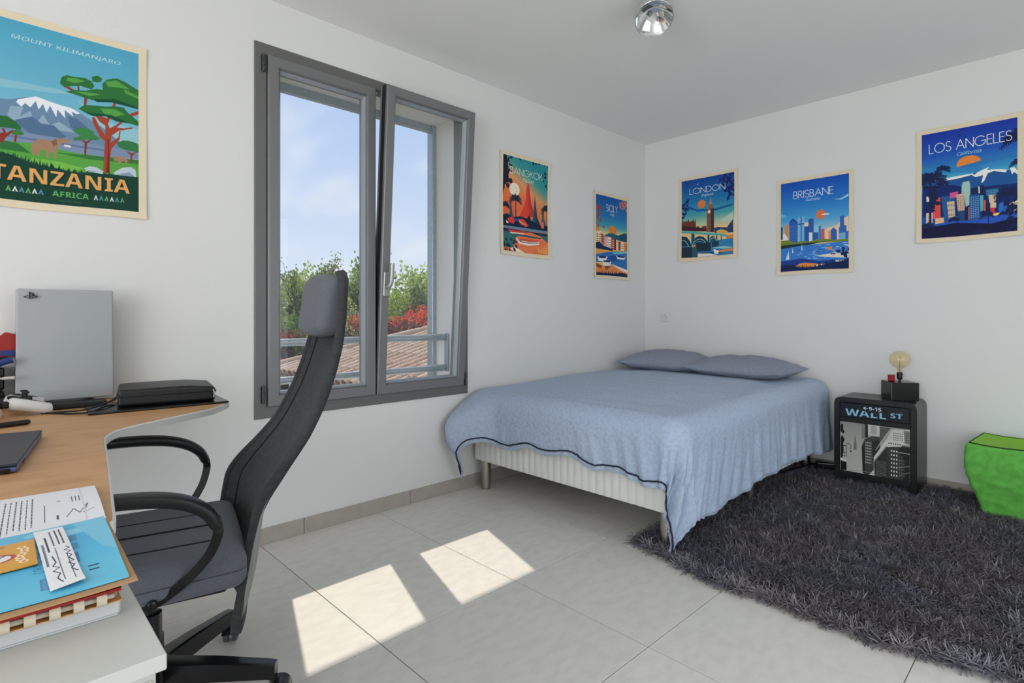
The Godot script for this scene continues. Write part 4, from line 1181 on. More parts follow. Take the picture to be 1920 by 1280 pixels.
# ------------------------------------------------------------------ white cabinet at the front with a stack of papers
func build_cabinet() -> void:
	var top := 0.70
	var cb := thing("cabinet", "white drawer cabinet under the stack of books", "cabinet", Vector3(-4.1765, 0.0, 1.7255))
	part("body", box(Vector3(0.414, top - 0.017, 0.437), Vector3(-0.002, (top - 0.017) * 0.5, 0.0), 0.001).mesh(20), M.white_laminate, cb)
	part("top", box(Vector3(0.427, 0.0165, 0.451), Vector3(0, top - 0.00825, 0.0), 0.0012).mesh(20), M.white_laminate, cb)
	for k in 3:
		var dr := part("drawer", box(Vector3(0.408, 0.215, 0.012), Vector3.ZERO, 0.0015).mesh(20), M.white_laminate, cb, Vector3(-0.002, 0.568 - k * 0.22, 0.2175))
		part("handle", tube([Vector3(-0.05, 0.06, 0.006), Vector3(-0.05, 0.06, 0.02), Vector3(0.05, 0.06, 0.02), Vector3(0.05, 0.06, 0.006)], 0.004, 8).mesh(50), M.handle_metal, dr)
	# the stack, from below
	var bx := thing("document_box", "flat white document box lowest in the stack on the cabinet", "box", Vector3(-4.106, top, 1.724), deg_to_rad(-1.2))
	part("tray", box(Vector3(0.244, 0.005, 0.202), Vector3(0, 0.0027, 0), 0.001).mesh(20), M.box_white, bx)
	part("lid", box(Vector3(0.248, 0.0200, 0.206), Vector3(0, 0.0124, 0), 0.002).mesh(20), M.box_white, bx)
	var bk := thing("comb_bound_book", "red-covered book with an ivory comb binding on the white box", "book", Vector3(-4.114, top + 0.0230, 1.748), deg_to_rad(-1.2))
	part("pages", box(Vector3(0.256, 0.0115, 0.184), Vector3(0, 0.0072, -0.008), 0.001).mesh(20), M.page_block, bk)
	part("back_cover", box(Vector3(0.262, 0.0012, 0.193), Vector3(0, 0.0006, -0.004)).mesh(20), M.cover_amber, bk)
	part("cover", box(Vector3(0.260, 0.0030, 0.196), Vector3(0, 0.0150, -0.001)).mesh(20), M.cover_red, bk)
	part("spine_tube", tube([Vector3(-0.124, 0.0072, 0.0895), Vector3(0.124, 0.0072, 0.0895)], 0.0030, 12).mesh(50), M.ivory_comb, bk)
	for k in 12:
		var x := 0.112 - k * 0.0202
		var loop_ := []
		for i in 9:
			var a := -PI * 0.45 + PI * 1.05 * i / 8.0
			loop_.append(Vector3(x, 0.0076 + 0.0084 * sin(a), 0.0895 + 0.0090 * cos(a)))
		part("comb_loop", sweep(loop_, [Vector2(-0.0005, -0.0047), Vector2(0.0005, -0.0047), Vector2(0.0005, 0.0047), Vector2(-0.0005, 0.0047)], Vector3.RIGHT).mesh(50), M.ivory_comb, bk)
	var tilt := deg_to_rad(1.6)
	var cd := part("cardboard_sleeve", sheet(8, 8, func(u, v): return Vector3((u - 1.0) * 0.29, 0.0022 + 0.003 * pow(u, 6.0) * v, (v - 0.5) * 0.232), 0.0018).mesh(60), M.card, self, Vector3(-3.970, top + 0.0445, 1.742), Vector3(tilt, deg_to_rad(-1.0), 0))
	tag(cd, "brown cardboard sleeve between the red book and the blue catalogue", "cardboard")
	var cm := mat("catalogue_print", Color.WHITE, 0.35, 0.0, 0.5)
	cm.albedo_texture = art_catalogue()
	var ca := part("catalogue", sheet(12, 12, func(u, v): return Vector3((u - 1.0) * 0.300, 0.0034 + 0.003 * pow(u, 6.0) + 0.002 * sin(v * 5.0) * u, (v - 0.5) * 0.222), 0.0022).mesh(60), cm, self, Vector3(-3.976, top + 0.0478, 1.737), Vector3(tilt, deg_to_rad(-1.5), 0))
	tag(ca, "sky blue printed catalogue on the stack on the cabinet", "booklet")
	var sm := mat("slip_print", Color.WHITE, 0.8)
	sm.albedo_texture = art_slip()
	var sl := part("paper_slip", flow(sheet(6, 10, func(u, v): return Vector3((u - 0.5) * 0.0305, 0.0024 + 0.002 * sin(v * 5.0) + 0.004 * pow(v, 5.0) * u, (v - 0.5) * 0.199), 0.0003)), sm, self, Vector3(-4.034, top + 0.0545, 1.737), Vector3(tilt, deg_to_rad(1.0), 0))
	tag(sl, "white handwritten paper slip across the blue catalogue", "paper")
	var om := mat("leaflet_print", Color.WHITE, 0.35)
	om.albedo_texture = art_leaflet()
	var ol := part("leaflet", flow(sheet(6, 6, func(u, v): return Vector3((u - 1.0) * 0.108, 0.0012 + 0.002 * u * u, (v - 0.5) * 0.09), 0.0012)), om, self, Vector3(-4.052, top + 0.0538, 1.708), Vector3(tilt, deg_to_rad(-1.0), 0))
	tag(ol, "orange cartoon leaflet on the blue catalogue", "leaflet")

# ------------------------------------------------------------------ high-backed office chair
func build_chair() -> void:
	# local axes: x to the back, z to the armrest nearer the room
	var ch := thing("office_chair", "black high-backed swivel office chair with headrest and loop armrests", "office chair", Vector3(-3.735, 0.0, 0.815), deg_to_rad(-13.0))
	var prof := Curve.new()
	# back profile: height -> x, height -> half width
	var ys := [0.195, 0.31, 0.39, 0.47, 0.54, 0.63, 0.72, 0.82, 0.94, 1.03, 1.10, 1.175]
	var px := [0.170, 0.182, 0.196, 0.208, 0.226, 0.282, 0.343, 0.392, 0.430, 0.446, 0.454, 0.462]
	var hw := [0.175, 0.212, 0.220, 0.224, 0.222, 0.220, 0.218, 0.210, 0.195, 0.182, 0.168, 0.150]
	var at := func(list: Array, y: float) -> float:
		for i in ys.size() - 1:
			if y <= ys[i + 1] or i == ys.size() - 2:
				var t := clampf((y - ys[i]) / (ys[i + 1] - ys[i]), 0.0, 1.0)
				var a: float = list[maxi(i - 1, 0)]
				var d: float = list[mini(i + 2, ys.size() - 1)]
				return cubic_interpolate(list[i], list[i + 1], a, d, t)
		return list[0]
	var surf := func(u: float, v: float, off: float) -> Vector3:
		var y := lerpf(0.195, 1.175, u)
		var w: float = at.call(hw, y)
		# round off the two upper corners
		var c := clampf((y - 1.125) / 0.05, 0.0, 1.0)
		w -= 0.045 * (1.0 - sqrt(maxf(1.0 - c * c, 0.0)))
		var s := (v - 0.5) * 2.0
		# the lower wings reach further round on the wall side
		var low := smoothstep(0.70, 0.50, y)
		w += 0.022 * low
		var x: float = at.call(px, y) + 0.030 * (1.0 - s * s) - 0.004
		var lip := 0.35 * pow(absf(s), 8.0)
		return Vector3(x + off * (1.0 - lip) - 0.03 * low * pow(maxf(-s, 0.0), 3.0), y, s * w - 0.022 * low)
	part("backrest", flow(sheet(56, 20, func(u, v): return surf.call(u, v, 0.0), -0.020)), M.back_cloth, ch)
	for s in [0.0, 1.0]:
		var edge := []
		for k in 50:
			edge.append(surf.call(k / 49.0, s, 0.008))
		part("edge_frame", tube(edge, 0.0125, 8).mesh(60), M.back_cloth, ch)
		var seam := []
		for k in 50:
			seam.append(surf.call(k / 49.0, absf(s - 0.135), -0.001))
		part("seam", tube(seam, 0.0025, 6).mesh(60), M.seam_dark, ch)
	# pale grey strip along the lower back edge
	var pale_edge := []
	for k in 24:
		pale_edge.append(surf.call(0.02 + 0.36 * k / 23.0, 1.0, 0.022))
	part("pale_strip", tube(pale_edge, range(24).map(func(i): return 0.004 + 0.009 * sin(PI * i / 23.0)), 8).mesh(60), M.pale_grey, ch, Vector3.ZERO, Vector3.ZERO, "pale grey strip along the lower edge")
	# headrest cushion, pinched at the edges
	var hr := rbox(Vector3(0.074, 0.186, 0.305), 0.030, 5, 8)
	hr.bent(func(p): return Vector3(p.x + 0.018 * pow(p.z / 0.152, 2.0) * (1.0 if p.x > 0 else 0.55), p.y + 0.006 * cos(p.z * 14.0) * signf(p.y) - 0.004, p.z))
	part("headrest", hr.mesh(60), M.seat_cloth, ch, Vector3(0.425, 1.083, -0.004), Vector3(0, 0, deg_to_rad(-9.0)))
	# seat
	var st := rbox(Vector3(0.48, 0.105, 0.51), 0.034, 5, 14)
	st.bent(func(p):
		var y: float = p.y
		if p.y > 0.0:
			y += 0.014 * (1.0 - pow(p.z / 0.255, 2.0)) - 0.022 * smoothstep(-0.12, -0.24, p.x) - 0.006
			for q in [-0.075, 0.035, 0.150]:
				y -= 0.004 * exp(-pow((p.z - q) / 0.006, 2.0))
		return Vector3(p.x, y, p.z * (1.0 - 0.05 * smoothstep(0.0, 0.24, p.x))))
	part("seat", st.mesh(70), M.seat_cloth, ch, Vector3(-0.045, 0.398, 0.02))
	for q in [-0.075, 0.035, 0.150]:
		var sm := []
		for k in 21:
			var x := -0.20 + 0.37 * k / 20.0
			sm.append(Vector3(x - 0.045, 0.398 + 0.0465 + 0.014 * (1.0 - pow(q / 0.255, 2.0)) - 0.022 * smoothstep(-0.12, -0.24, x), q + 0.02))
		part("seam", tube(sm, 0.002, 6).mesh(60), M.seam_dark, ch)
	part("seat_pan", rbox(Vector3(0.40, 0.022, 0.42), 0.008, 2).mesh(40), M.base_black, ch, Vector3(-0.05, 0.336, 0))
	# loop armrests
	for s in [-1, 1]:
		var z: float = s * 0.325 + 0.012
		var low := 0.014 if s > 0 else 0.006
		var pad := smooth([Vector3(-0.345, 0.575, z), Vector3(-0.332, 0.612, z), Vector3(-0.27, 0.640, z), Vector3(-0.16, 0.650, z), Vector3(-0.07, 0.650, z), Vector3(0.010, 0.641, z), Vector3(0.066, 0.622, z), Vector3(0.104, 0.592, z), Vector3(0.122, 0.552, z)].map(func(p): return p - Vector3(0, low, 0)), 5)
		var pr := [Vector2(-0.026, 0.006), Vector2(-0.020, 0.013), Vector2(0.0, 0.016), Vector2(0.020, 0.013), Vector2(0.026, 0.006), Vector2(0.023, -0.010), Vector2(0.012, -0.017), Vector2(-0.012, -0.017), Vector2(-0.023, -0.010)]
		var sc := []
		for i in pad.size():
			var t := float(i) / (pad.size() - 1)
			sc.append(0.55 + 0.45 * pow(sin(PI * clampf(t, 0.06, 0.94)), 0.35) if t < 0.97 and t > 0.03 else 0.62)
		part("armrest", sweep(pad, pr, Vector3(0.15, 1, 0.0), sc).mesh(60), M.arm_black, ch)
		var zz: float = s * 0.268
		var back := smooth([Vector3(0.116, 0.570, z), Vector3(0.121, 0.550, z), Vector3(0.122, 0.525, z), Vector3(0.105, 0.472, lerpf(z, zz, 0.35)), Vector3(0.065, 0.415, lerpf(z, zz, 0.8)), Vector3(0.012, 0.372, zz), Vector3(-0.04, 0.352, zz)], 5)
		part("arm_strut", sweep(back, [Vector2(-0.011, -0.004), Vector2(0.011, -0.004), Vector2(0.011, 0.004), Vector2(-0.011, 0.004)], Vector3(0, 0.3, 1)).mesh(40), M.base_black, ch)
		var front := smooth([Vector3(-0.345, 0.592, z), Vector3(-0.350, 0.55, z), Vector3(-0.325, 0.47, lerpf(z, zz, 0.4)), Vector3(-0.25, 0.40, lerpf(z, zz, 0.85)), Vector3(-0.16, 0.362, zz), Vector3(-0.06, 0.350, zz)], 5)
		part("arm_strut", sweep(front, [Vector2(-0.011, -0.004), Vector2(0.011, -0.004), Vector2(0.011, 0.004), Vector2(-0.011, 0.004)], Vector3(0, 0.3, 1)).mesh(40), M.base_black, ch)
		var bolt := lathe([Vector2(0.0005, 0.010), Vector2(0.007, 0.010), Vector2(0.0105, 0.007), Vector2(0.011, 0.0), Vector2(0.014, 0.0), Vector2(0.015, -0.004)], 18).moved(Vector3(-0.012, 0.366, zz + s * 0.004), Vector3(s * PI / 2, 0, 0))
		part("bolt", bolt.mesh(50), M.base_black, ch)
	# column and five-star base on twin castors
	var off := Vector3(-0.022, 0, 0.082)
	part("gas_column", lathe([Vector2(0.0005, 0.08), Vector2(0.030, 0.08), Vector2(0.030, 0.20), Vector2(0.026, 0.205), Vector2(0.026, 0.26), Vector2(0.016, 0.262), Vector2(0.016, 0.33), Vector2(0.0005, 0.33)], 24).mesh(40), M.base_black, ch, off)
	part("hub", lathe([Vector2(0.0005, 0.072), Vector2(0.046, 0.072), Vector2(0.050, 0.08), Vector2(0.048, 0.128), Vector2(0.036, 0.134), Vector2(0.0005, 0.134)], 28).mesh(40), M.base_black, ch, off)
	for k in 5:
		var a := deg_to_rad(-49.0 + 72.0 * k)
		var dir := Vector3(cos(a), 0, sin(a))
		var r := 0.312
		var leg := Geo.new()
		var rings := [[0.03, 0.078, 0.130, 0.026], [0.16, 0.074, 0.121, 0.021], [0.295, 0.066, 0.104, 0.0165], [0.317, 0.060, 0.100, 0.0155]]
		for q in rings:
			for c in [[-1, 0], [-1, 1], [-0.72, 1.13], [0.72, 1.13], [1, 1], [1, 0]]:
				var yy: float = lerpf(q[1], q[2], minf(c[1], 1.0)) + (0.0035 if c[1] > 1.0 else 0.0)
				leg.v(Vector3(q[0], yy, c[0] * q[3]))
		for i in rings.size() - 1:
			for j in 6:
				leg.quad(i * 6 + j, i * 6 + (j + 1) % 6, (i + 1) * 6 + (j + 1) % 6, (i + 1) * 6 + j)
		for j in range(1, 5):
			leg.tri(0, j, j + 1)
			leg.tri(18, 18 + j + 1, 18 + j)
		part("leg", leg.outward().mesh(30), M.base_black, ch, off, Vector3(0, -a, 0))
		var cs := part("castor", tube([Vector3(0, 0.066, 0), Vector3(0, 0.030, 0)], 0.0055, 8).mesh(40), M.base_black, ch, off + dir * r, Vector3(0, -a + [0.5, 0.2, 1.2, -0.9, 2.0][k], 0))
		var wheel := lathe([Vector2(0.0005, 0.0085), Vector2(0.016, 0.0085), Vector2(0.0175, 0.0065), Vector2(0.0215, 0.0085), Vector2(0.0255, 0.0065), Vector2(0.027, 0.002), Vector2(0.027, -0.006), Vector2(0.0005, -0.006)], 28)
		for s in [-1, 1]:
			part("wheel", Geo.new().add(wheel, Transform3D(Basis(Vector3.RIGHT, s * PI / 2), Vector3(0.014, 0.027, s * 0.0125))).outward().mesh(40), M.wheel_grey, cs)
			part("wheel_cap", Geo.new().add(lathe([Vector2(0.0005, 0.0095), Vector2(0.0155, 0.0092), Vector2(0.016, 0.0075)], 20), Transform3D(Basis(Vector3.RIGHT, s * PI / 2), Vector3(0.014, 0.027, s * 0.0125))).mesh(40), M.gloss_black, cs)
		var hood := sheet(12, 2, func(u, v):
			var aa := lerpf(-0.4, PI * 0.95, u)
			return Vector3(0.014 + 0.0305 * cos(aa), 0.027 + 0.0305 * sin(aa), (v - 0.5) * 0.046), 0.0025)
		part("hood", hood.mesh(50), M.base_black, cs)

# ------------------------------------------------------------------ flat print: a small painter
class Paint:
	var im: Image
	var s: float
	var w: int
	var h: int

	func _init(ww: float, hh: float, scale: float) -> void:
		s = scale
		w = int(ww * s)
		h = int(hh * s)
		im = Image.create(w, h, false, Image.FORMAT_RGBA8)

	func done() -> ImageTexture:
		im.resize(w / 2, h / 2, Image.INTERPOLATE_BILINEAR)
		return ImageTexture.create_from_image(im)

	func fill(c: Color) -> void:
		im.fill(c)

	func rect(x0: float, y0: float, x1: float, y1: float, c: Color) -> void:
		im.fill_rect(Rect2i(int(x0 * s), int(y0 * s), maxi(1, int(x1 * s) - int(x0 * s)), maxi(1, int(y1 * s) - int(y0 * s))), c)

	func border(x0: float, y0: float, x1: float, y1: float, c: Color) -> void:
		rect(0, 0, w / s, y0, c)
		rect(0, y1, w / s, h / s + 1, c)
		rect(0, 0, x0, h / s, c)
		rect(x1, 0, w / s + 1, h / s, c)

	func grad(x0: float, y0: float, x1: float, y1: float, stops: Array, skew := 0.0) -> void:
		var cells := 1 if skew == 0.0 else 60
		for y in range(int(y0 * s), int(y1 * s) + 1):
			for k in cells:
				var t := (y / s - y0) / (y1 - y0) + skew * ((k + 0.5) / cells - 0.5)
				var c: Color = stops[0][1]
				for i in stops.size() - 1:
					if t >= stops[i][0]:
						c = stops[i][1].lerp(stops[i + 1][1], clampf((t - stops[i][0]) / maxf(stops[i + 1][0] - stops[i][0], 0.001), 0.0, 1.0))
				var a := int((x0 + (x1 - x0) * k / cells) * s)
				im.fill_rect(Rect2i(a, y, int((x0 + (x1 - x0) * (k + 1) / cells) * s) - a, 1), c)

	func poly(flat: Array, c: Color) -> void:
		var n := flat.size() / 2
		var lo := 1e9
		var hi := -1e9
		for i in n:
			lo = minf(lo, flat[i * 2 + 1])
			hi = maxf(hi, flat[i * 2 + 1])
		for y in range(maxi(0, int(lo * s)), mini(h - 1, int(hi * s)) + 1):
			var yy := (y + 0.5) / s
			var xs := []
			for i in n:
				var j := (i + 1) % n
				var ya: float = flat[i * 2 + 1]
				var yb: float = flat[j * 2 + 1]
				if (ya <= yy) != (yb <= yy):
					xs.append(flat[i * 2] + (flat[j * 2] - flat[i * 2]) * (yy - ya) / (yb - ya))
			xs.sort()
			for k in range(0, xs.size() - 1, 2):
				var a := int(round(xs[k] * s))
				var b := int(round(xs[k + 1] * s))
				if b > a:
					im.fill_rect(Rect2i(a, y, b - a, 1), c)

	func ellipse(x: float, y: float, rx: float, ry: float, c: Color) -> void:
		var p := []
		for k in 40:
			p.append(x + rx * cos(TAU * k / 40.0))
			p.append(y + ry * sin(TAU * k / 40.0))
		poly(p, c)

	func line(a: Vector2, b: Vector2, t: float, c: Color) -> void:
		var n := (b - a).normalized().orthogonal() * t * 0.5
		var e := (b - a).normalized() * t * 0.3
		poly([a.x + n.x - e.x, a.y + n.y - e.y, b.x + n.x + e.x, b.y + n.y + e.y, b.x - n.x + e.x, b.y - n.y + e.y, a.x - n.x - e.x, a.y - n.y - e.y], c)

	func stroke(pts: Array, t: float, c: Color) -> void:
		for i in pts.size() - 1:
			line(pts[i], pts[i + 1], t, c)

	func arc(x: float, y: float, rx: float, ry: float, a0: float, a1: float, t: float, c: Color) -> void:
		var p := []
		for k in 21:
			var a := deg_to_rad(lerpf(a0, a1, k / 20.0))
			p.append(Vector2(x + rx * cos(a), y + ry * sin(a)))
		stroke(p, t, c)

	func palm(x: float, y: float, r: float, c: Color, seed_: int) -> void:
		var rng := RandomNumberGenerator.new()
		rng.seed = seed_
		for k in 13:
			var a := -PI * 1.12 + PI * 1.24 * k / 12.0 + rng.randf_range(-0.12, 0.12)
			var l := r * rng.randf_range(0.8, 1.15)
			var d := Vector2(cos(a), sin(a) * 0.85)
			var tip := Vector2(x, y) + d * l + Vector2(0, l * 0.38)
			var mid := Vector2(x, y) + d * l * 0.55
			var pts := []
			for q in 9:
				var t := q / 8.0
				pts.append(Vector2(x, y).lerp(mid, t).lerp(mid.lerp(tip, t), t))
			for q in 8:
				var wdt := r * 0.075 * sin(PI * (q + 0.7) / 8.6)
				line(pts[q], pts[q + 1], wdt, c)
				var n: Vector2 = (pts[q + 1] - pts[q]).normalized()
				for sd in [-1.0, 1.0]:
					var e: Vector2 = pts[q] + (n * 0.7 + n.orthogonal() * sd * 0.8 + Vector2(0, 0.35)) * r * 0.19 * (1.1 - q * 0.07)
					line(pts[q], e, r * 0.052, c)

	func spikes(x0: float, y0: float, x1: float, y1: float, hh: float, n: int, c: Color, seed_: int) -> void:
		var rng := RandomNumberGenerator.new()
		rng.seed = seed_
		for k in n:
			var t := (k + rng.randf()) / n
			var x := lerpf(x0, x1, t)
			var y := lerpf(y0, y1, t)
			var b := (x1 - x0) / n * 0.7
			poly([x - b, y + 2.0, x + rng.randf_range(-b, b) * 2.0, y - hh * rng.randf_range(0.35, 1.0), x + b, y + 2.0], c)

	func leaves(x0: float, y0: float, x1: float, y1: float, l: float, n: int, c: Color, seed_: int) -> void:
		var rng := RandomNumberGenerator.new()
		rng.seed = seed_
		for k in n:
			var p := Vector2(rng.randf_range(x0, x1), rng.randf_range(y0, y1))
			var a := rng.randf() * TAU
			var d := Vector2(cos(a), sin(a)) * l * rng.randf_range(0.6, 1.25)
			var o := d.orthogonal() * 0.30
			var m := p + d * 0.5
			poly([p.x, p.y, m.x + o.x, m.y + o.y, p.x + d.x, p.y + d.y, m.x - o.x, m.y - o.y], c)

	func strips(x0: float, y0: float, x1: float, y1: float, n: int, c: Color, seed_: int) -> void:
		var rng := RandomNumberGenerator.new()
		rng.seed = seed_
		for k in n:
			var x := rng.randf_range(x0, x1)
			var y := rng.randf_range(y0, y1)
			var l := rng.randf_range(0.05, 0.22) * (x1 - x0)
			var t := rng.randf_range(0.5, 1.4)
			poly([x, y, x + l * 0.5, y - t * 0.5, x + l, y, x + l * 0.6, y + t * 0.5], c)

	func windows(x0: float, y0: float, x1: float, y1: float, nx: int, ny: int, c: Color) -> void:
		for i in nx:
			for j in ny:
				var x := x0 + (x1 - x0) * (i + 0.25) / nx
				var y := y0 + (y1 - y0) * (j + 0.25) / ny
				rect(x, y, x + (x1 - x0) / nx * 0.5, y + (y1 - y0) / ny * 0.45, c)

	# lettering through the outlines of a TextMesh
	func glyphs(word: String, weight: int) -> Array:
		var tm := TextMesh.new()
		var f := SystemFont.new()
		f.font_names = PackedStringArray(["Droid Sans"])
		f.font_weight = 700 if weight else 400
		tm.font = f
		tm.font_size = 96
		tm.depth = 0.0
		tm.text = word
		var a := tm.get_mesh_arrays()
		var v: PackedVector3Array = a[Mesh.ARRAY_VERTEX]
		var ix: PackedInt32Array = a[Mesh.ARRAY_INDEX] if a[Mesh.ARRAY_INDEX] != null and a[Mesh.ARRAY_INDEX].size() else PackedInt32Array(range(v.size()))
		var lo := Vector3(1e9, 1e9, 0)
		var hi := Vector3(-1e9, -1e9, 0)
		for p in v:
			lo = lo.min(p)
			hi = hi.max(p)
		var out := []
		for i in ix:
			out.append(Vector2((v[i].x - lo.x) / (hi.x - lo.x), (hi.y - v[i].y) / (hi.y - lo.y)))
		return out

	# a word fitted into a box; «turn» quarter turns, «lean» shears it
	func text(word: String, x0: float, y0: float, x1: float, y1: float, c: Color, weight := 0, lean := 0.0, turn := 0) -> void:
		var g := glyphs(word, weight)
		for k in range(0, g.size(), 3):
			var p := []
			for j in 3:
				var q: Vector2 = g[k + j]
				if turn == 1:
					q = Vector2(1.0 - q.y, q.x)
				elif turn == 3:
					q = Vector2(q.y, 1.0 - q.x)
				p.append(lerpf(x0, x1, q.x) + lean * (1.0 - q.y) * (y1 - y0))
				p.append(lerpf(y0, y1, q.y))
			poly(p, c)

	func script_text(word: String, x0: float, y0: float, x1: float, y1: float, c: Color) -> void:
		var m := (y0 + y1) * 0.5
		var hh := (x1 - x0) / word.length() * 0.95
		text(word, x0, m - hh, x1 - hh * 0.5, m + hh, c, 0, 0.4)

	# thin round capitals drawn with single strokes
	func thin(word: String, x0: float, y0: float, x1: float, y1: float, c: Color) -> void:
		var arcp := func(cx: float, cy: float, rx: float, ry: float, a: float, b: float) -> Array:
			var o := []
			for k in 19:
				var t := deg_to_rad(lerpf(a, b, k / 18.0))
				o.append(Vector2(cx + rx * cos(t), cy + ry * sin(t)))
			return o
		var L := {
			"A": [0.80, [[Vector2(0, 1), Vector2(0.40, 0), Vector2(0.80, 1)], [Vector2(0.15, 0.64), Vector2(0.65, 0.64)]]],
			"B": [0.52, [[Vector2(0, 0), Vector2(0, 1)], [Vector2(0, 0), Vector2(0.22, 0)] + arcp.call(0.22, 0.24, 0.22, 0.24, -90.0, 90.0) + [Vector2(0, 0.48)], [Vector2(0.22, 0.48)] + arcp.call(0.24, 0.74, 0.27, 0.26, -90.0, 90.0) + [Vector2(0, 1)]]],
			"C": [0.86, [arcp.call(0.5, 0.5, 0.5, 0.5, 45.0, 315.0)]],
			"D": [0.72, [[Vector2(0, 1), Vector2(0, 0), Vector2(0.2, 0)] + arcp.call(0.2, 0.5, 0.52, 0.5, -90.0, 90.0) + [Vector2(0, 1)]]],
			"E": [0.44, [[Vector2(0.44, 0), Vector2(0, 0), Vector2(0, 1), Vector2(0.44, 1)], [Vector2(0, 0.48), Vector2(0.42, 0.48)]]],
			"G": [1.0, [arcp.call(0.5, 0.5, 0.5, 0.5, -40.0, -360.0) + [Vector2(0.58, 0.5)]]],
			"I": [0.04, [[Vector2(0.02, 0), Vector2(0.02, 1)]]],
			"K": [0.56, [[Vector2(0, 0), Vector2(0, 1)], [Vector2(0.54, 0), Vector2(0, 0.55)], [Vector2(0.16, 0.40), Vector2(0.56, 1)]]],
			"L": [0.42, [[Vector2(0, 0), Vector2(0, 1), Vector2(0.42, 1)]]],
			"N": [0.72, [[Vector2(0, 1), Vector2(0, 0), Vector2(0.72, 1), Vector2(0.72, 0)]]],
			"O": [1.0, [arcp.call(0.5, 0.5, 0.5, 0.5, 0.0, 360.0)]],
			"R": [0.52, [[Vector2(0, 1), Vector2(0, 0), Vector2(0.22, 0)] + arcp.call(0.22, 0.26, 0.24, 0.26, -90.0, 90.0) + [Vector2(0, 0.52)], [Vector2(0.20, 0.52), Vector2(0.52, 1)]]],
			"S": [0.50, [arcp.call(0.25, 0.25, 0.23, 0.25, -35.0, -270.0) + arcp.call(0.25, 0.75, 0.25, 0.25, -90.0, 150.0)]],
			"Y": [0.66, [[Vector2(0, 0), Vector2(0.33, 0.48), Vector2(0.66, 0)], [Vector2(0.33, 0.48), Vector2(0.33, 1)]]],
			" ": [0.25, []],
		}
		var total := 0.0
		for ch in word:
			total += L[ch][0] + 0.14
		total -= 0.14
		var kx := (x1 - x0) / total
		var ky := y1 - y0
		var t := maxf(ky * 0.065, 0.62)
		var x := x0
		for ch in word:
			for pl in L[ch][1]:
				var p := []
				for q in pl:
					p.append(Vector2(x + q.x * kx, y0 + q.y * ky))
				stroke(p, t, c)
			x += (L[ch][0] + 0.14) * kx

	# a block of greeked lines, as small type reads from afar
	func small_type(x0: float, y0: float, x1: float, y1: float, n: int, across: bool, c: Color, seed_: int, t := 0.5) -> void:
		var rng := RandomNumberGenerator.new()
		rng.seed = seed_
		for k in n:
			var q := (k + 0.5) / n
			var a := 0.0
			var end := rng.randf_range(0.75, 1.0)
			while a < end:
				var b := minf(a + rng.randf_range(0.03, 0.10), end)
				if across:
					line(Vector2(lerpf(x0, x1, a), lerpf(y0, y1, q)), Vector2(lerpf(x0, x1, b), lerpf(y0, y1, q)), t, c)
				else:
					line(Vector2(lerpf(x0, x1, q), lerpf(y0, y1, a)), Vector2(lerpf(x0, x1, q), lerpf(y0, y1, b)), t, c)
				a = b + 0.018

func sign_art() -> ImageTexture:
	var t := Paint.new(100.0, 24.0, 10.0)
	t.fill(Color8(17, 23, 32))
	var b := Color8(150, 203, 228)
	t.text("WALL", 7.0, 9.4, 68.0, 21.2, b, 1)
	t.text("ST", 74.0, 9.5, 91.0, 18.0, b, 1)
	# the arrow and numbers stand on a patch that cuts into the big letters
	t.poly([30.0, 2.0, 62.0, 2.0, 62.0, 11.2, 52.0, 11.2, 52.0, 13.0, 38.0, 13.0, 38.0, 11.0, 30.0, 11.0], Color8(17, 23, 32))
	t.text("9-15", 43.0, 2.6, 61.0, 9.0, Color8(214, 226, 232), 1)
	t.line(Vector2(35.0, 5.8), Vector2(41.0, 5.8), 1.2, Color8(200, 222, 232))
	t.line(Vector2(35.0, 5.8), Vector2(38.0, 3.4), 1.2, Color8(200, 222, 232))
	t.line(Vector2(35.0, 5.8), Vector2(38.0, 8.2), 1.2, Color8(200, 222, 232))
	return t.done()

# sheets on the desk: u runs to the room (x), v towards the camera (z)
func art_letter() -> ImageTexture:
	var t := Paint.new(128.0, 100.0, 8.0)
	t.fill(Color8(232, 232, 238))
	var ink := Color8(70, 72, 90)
	t.small_type(112.0, 27.0, 118.0, 45.0, 3, false, ink, 2, 0.6)
	t.text("SF", 104.5, 33.0, 106.5, 37.0, ink, 0, 0.0, 1)
	t.stroke([Vector2(109.0, 78.0), Vector2(113.0, 62.0), Vector2(116.0, 74.0), Vector2(121.0, 55.0), Vector2(118.0, 76.0), Vector2(124.0, 70.0)], 0.6, Color8(90, 90, 110))
	t.small_type(96.0, 40.0, 100.0, 86.0, 1, false, ink, 3, 0.6)
	t.small_type(103.5, 70.0, 105.5, 79.0, 1, false, ink, 9, 0.9)
	t.small_type(76.0, 14.0, 93.0, 92.0, 6, false, ink, 4, 0.6)
	t.small_type(55.0, 14.0, 72.0, 92.0, 5, false, Color8(40, 42, 60), 5, 0.8)
	t.small_type(20.0, 14.0, 50.0, 92.0, 7, false, ink, 6, 0.6)
	t.poly([118.0, 0.0, 119.0, 0.0, 119.4, 100.0, 118.4, 100.0], Color8(214, 214, 222))
	return t.done()

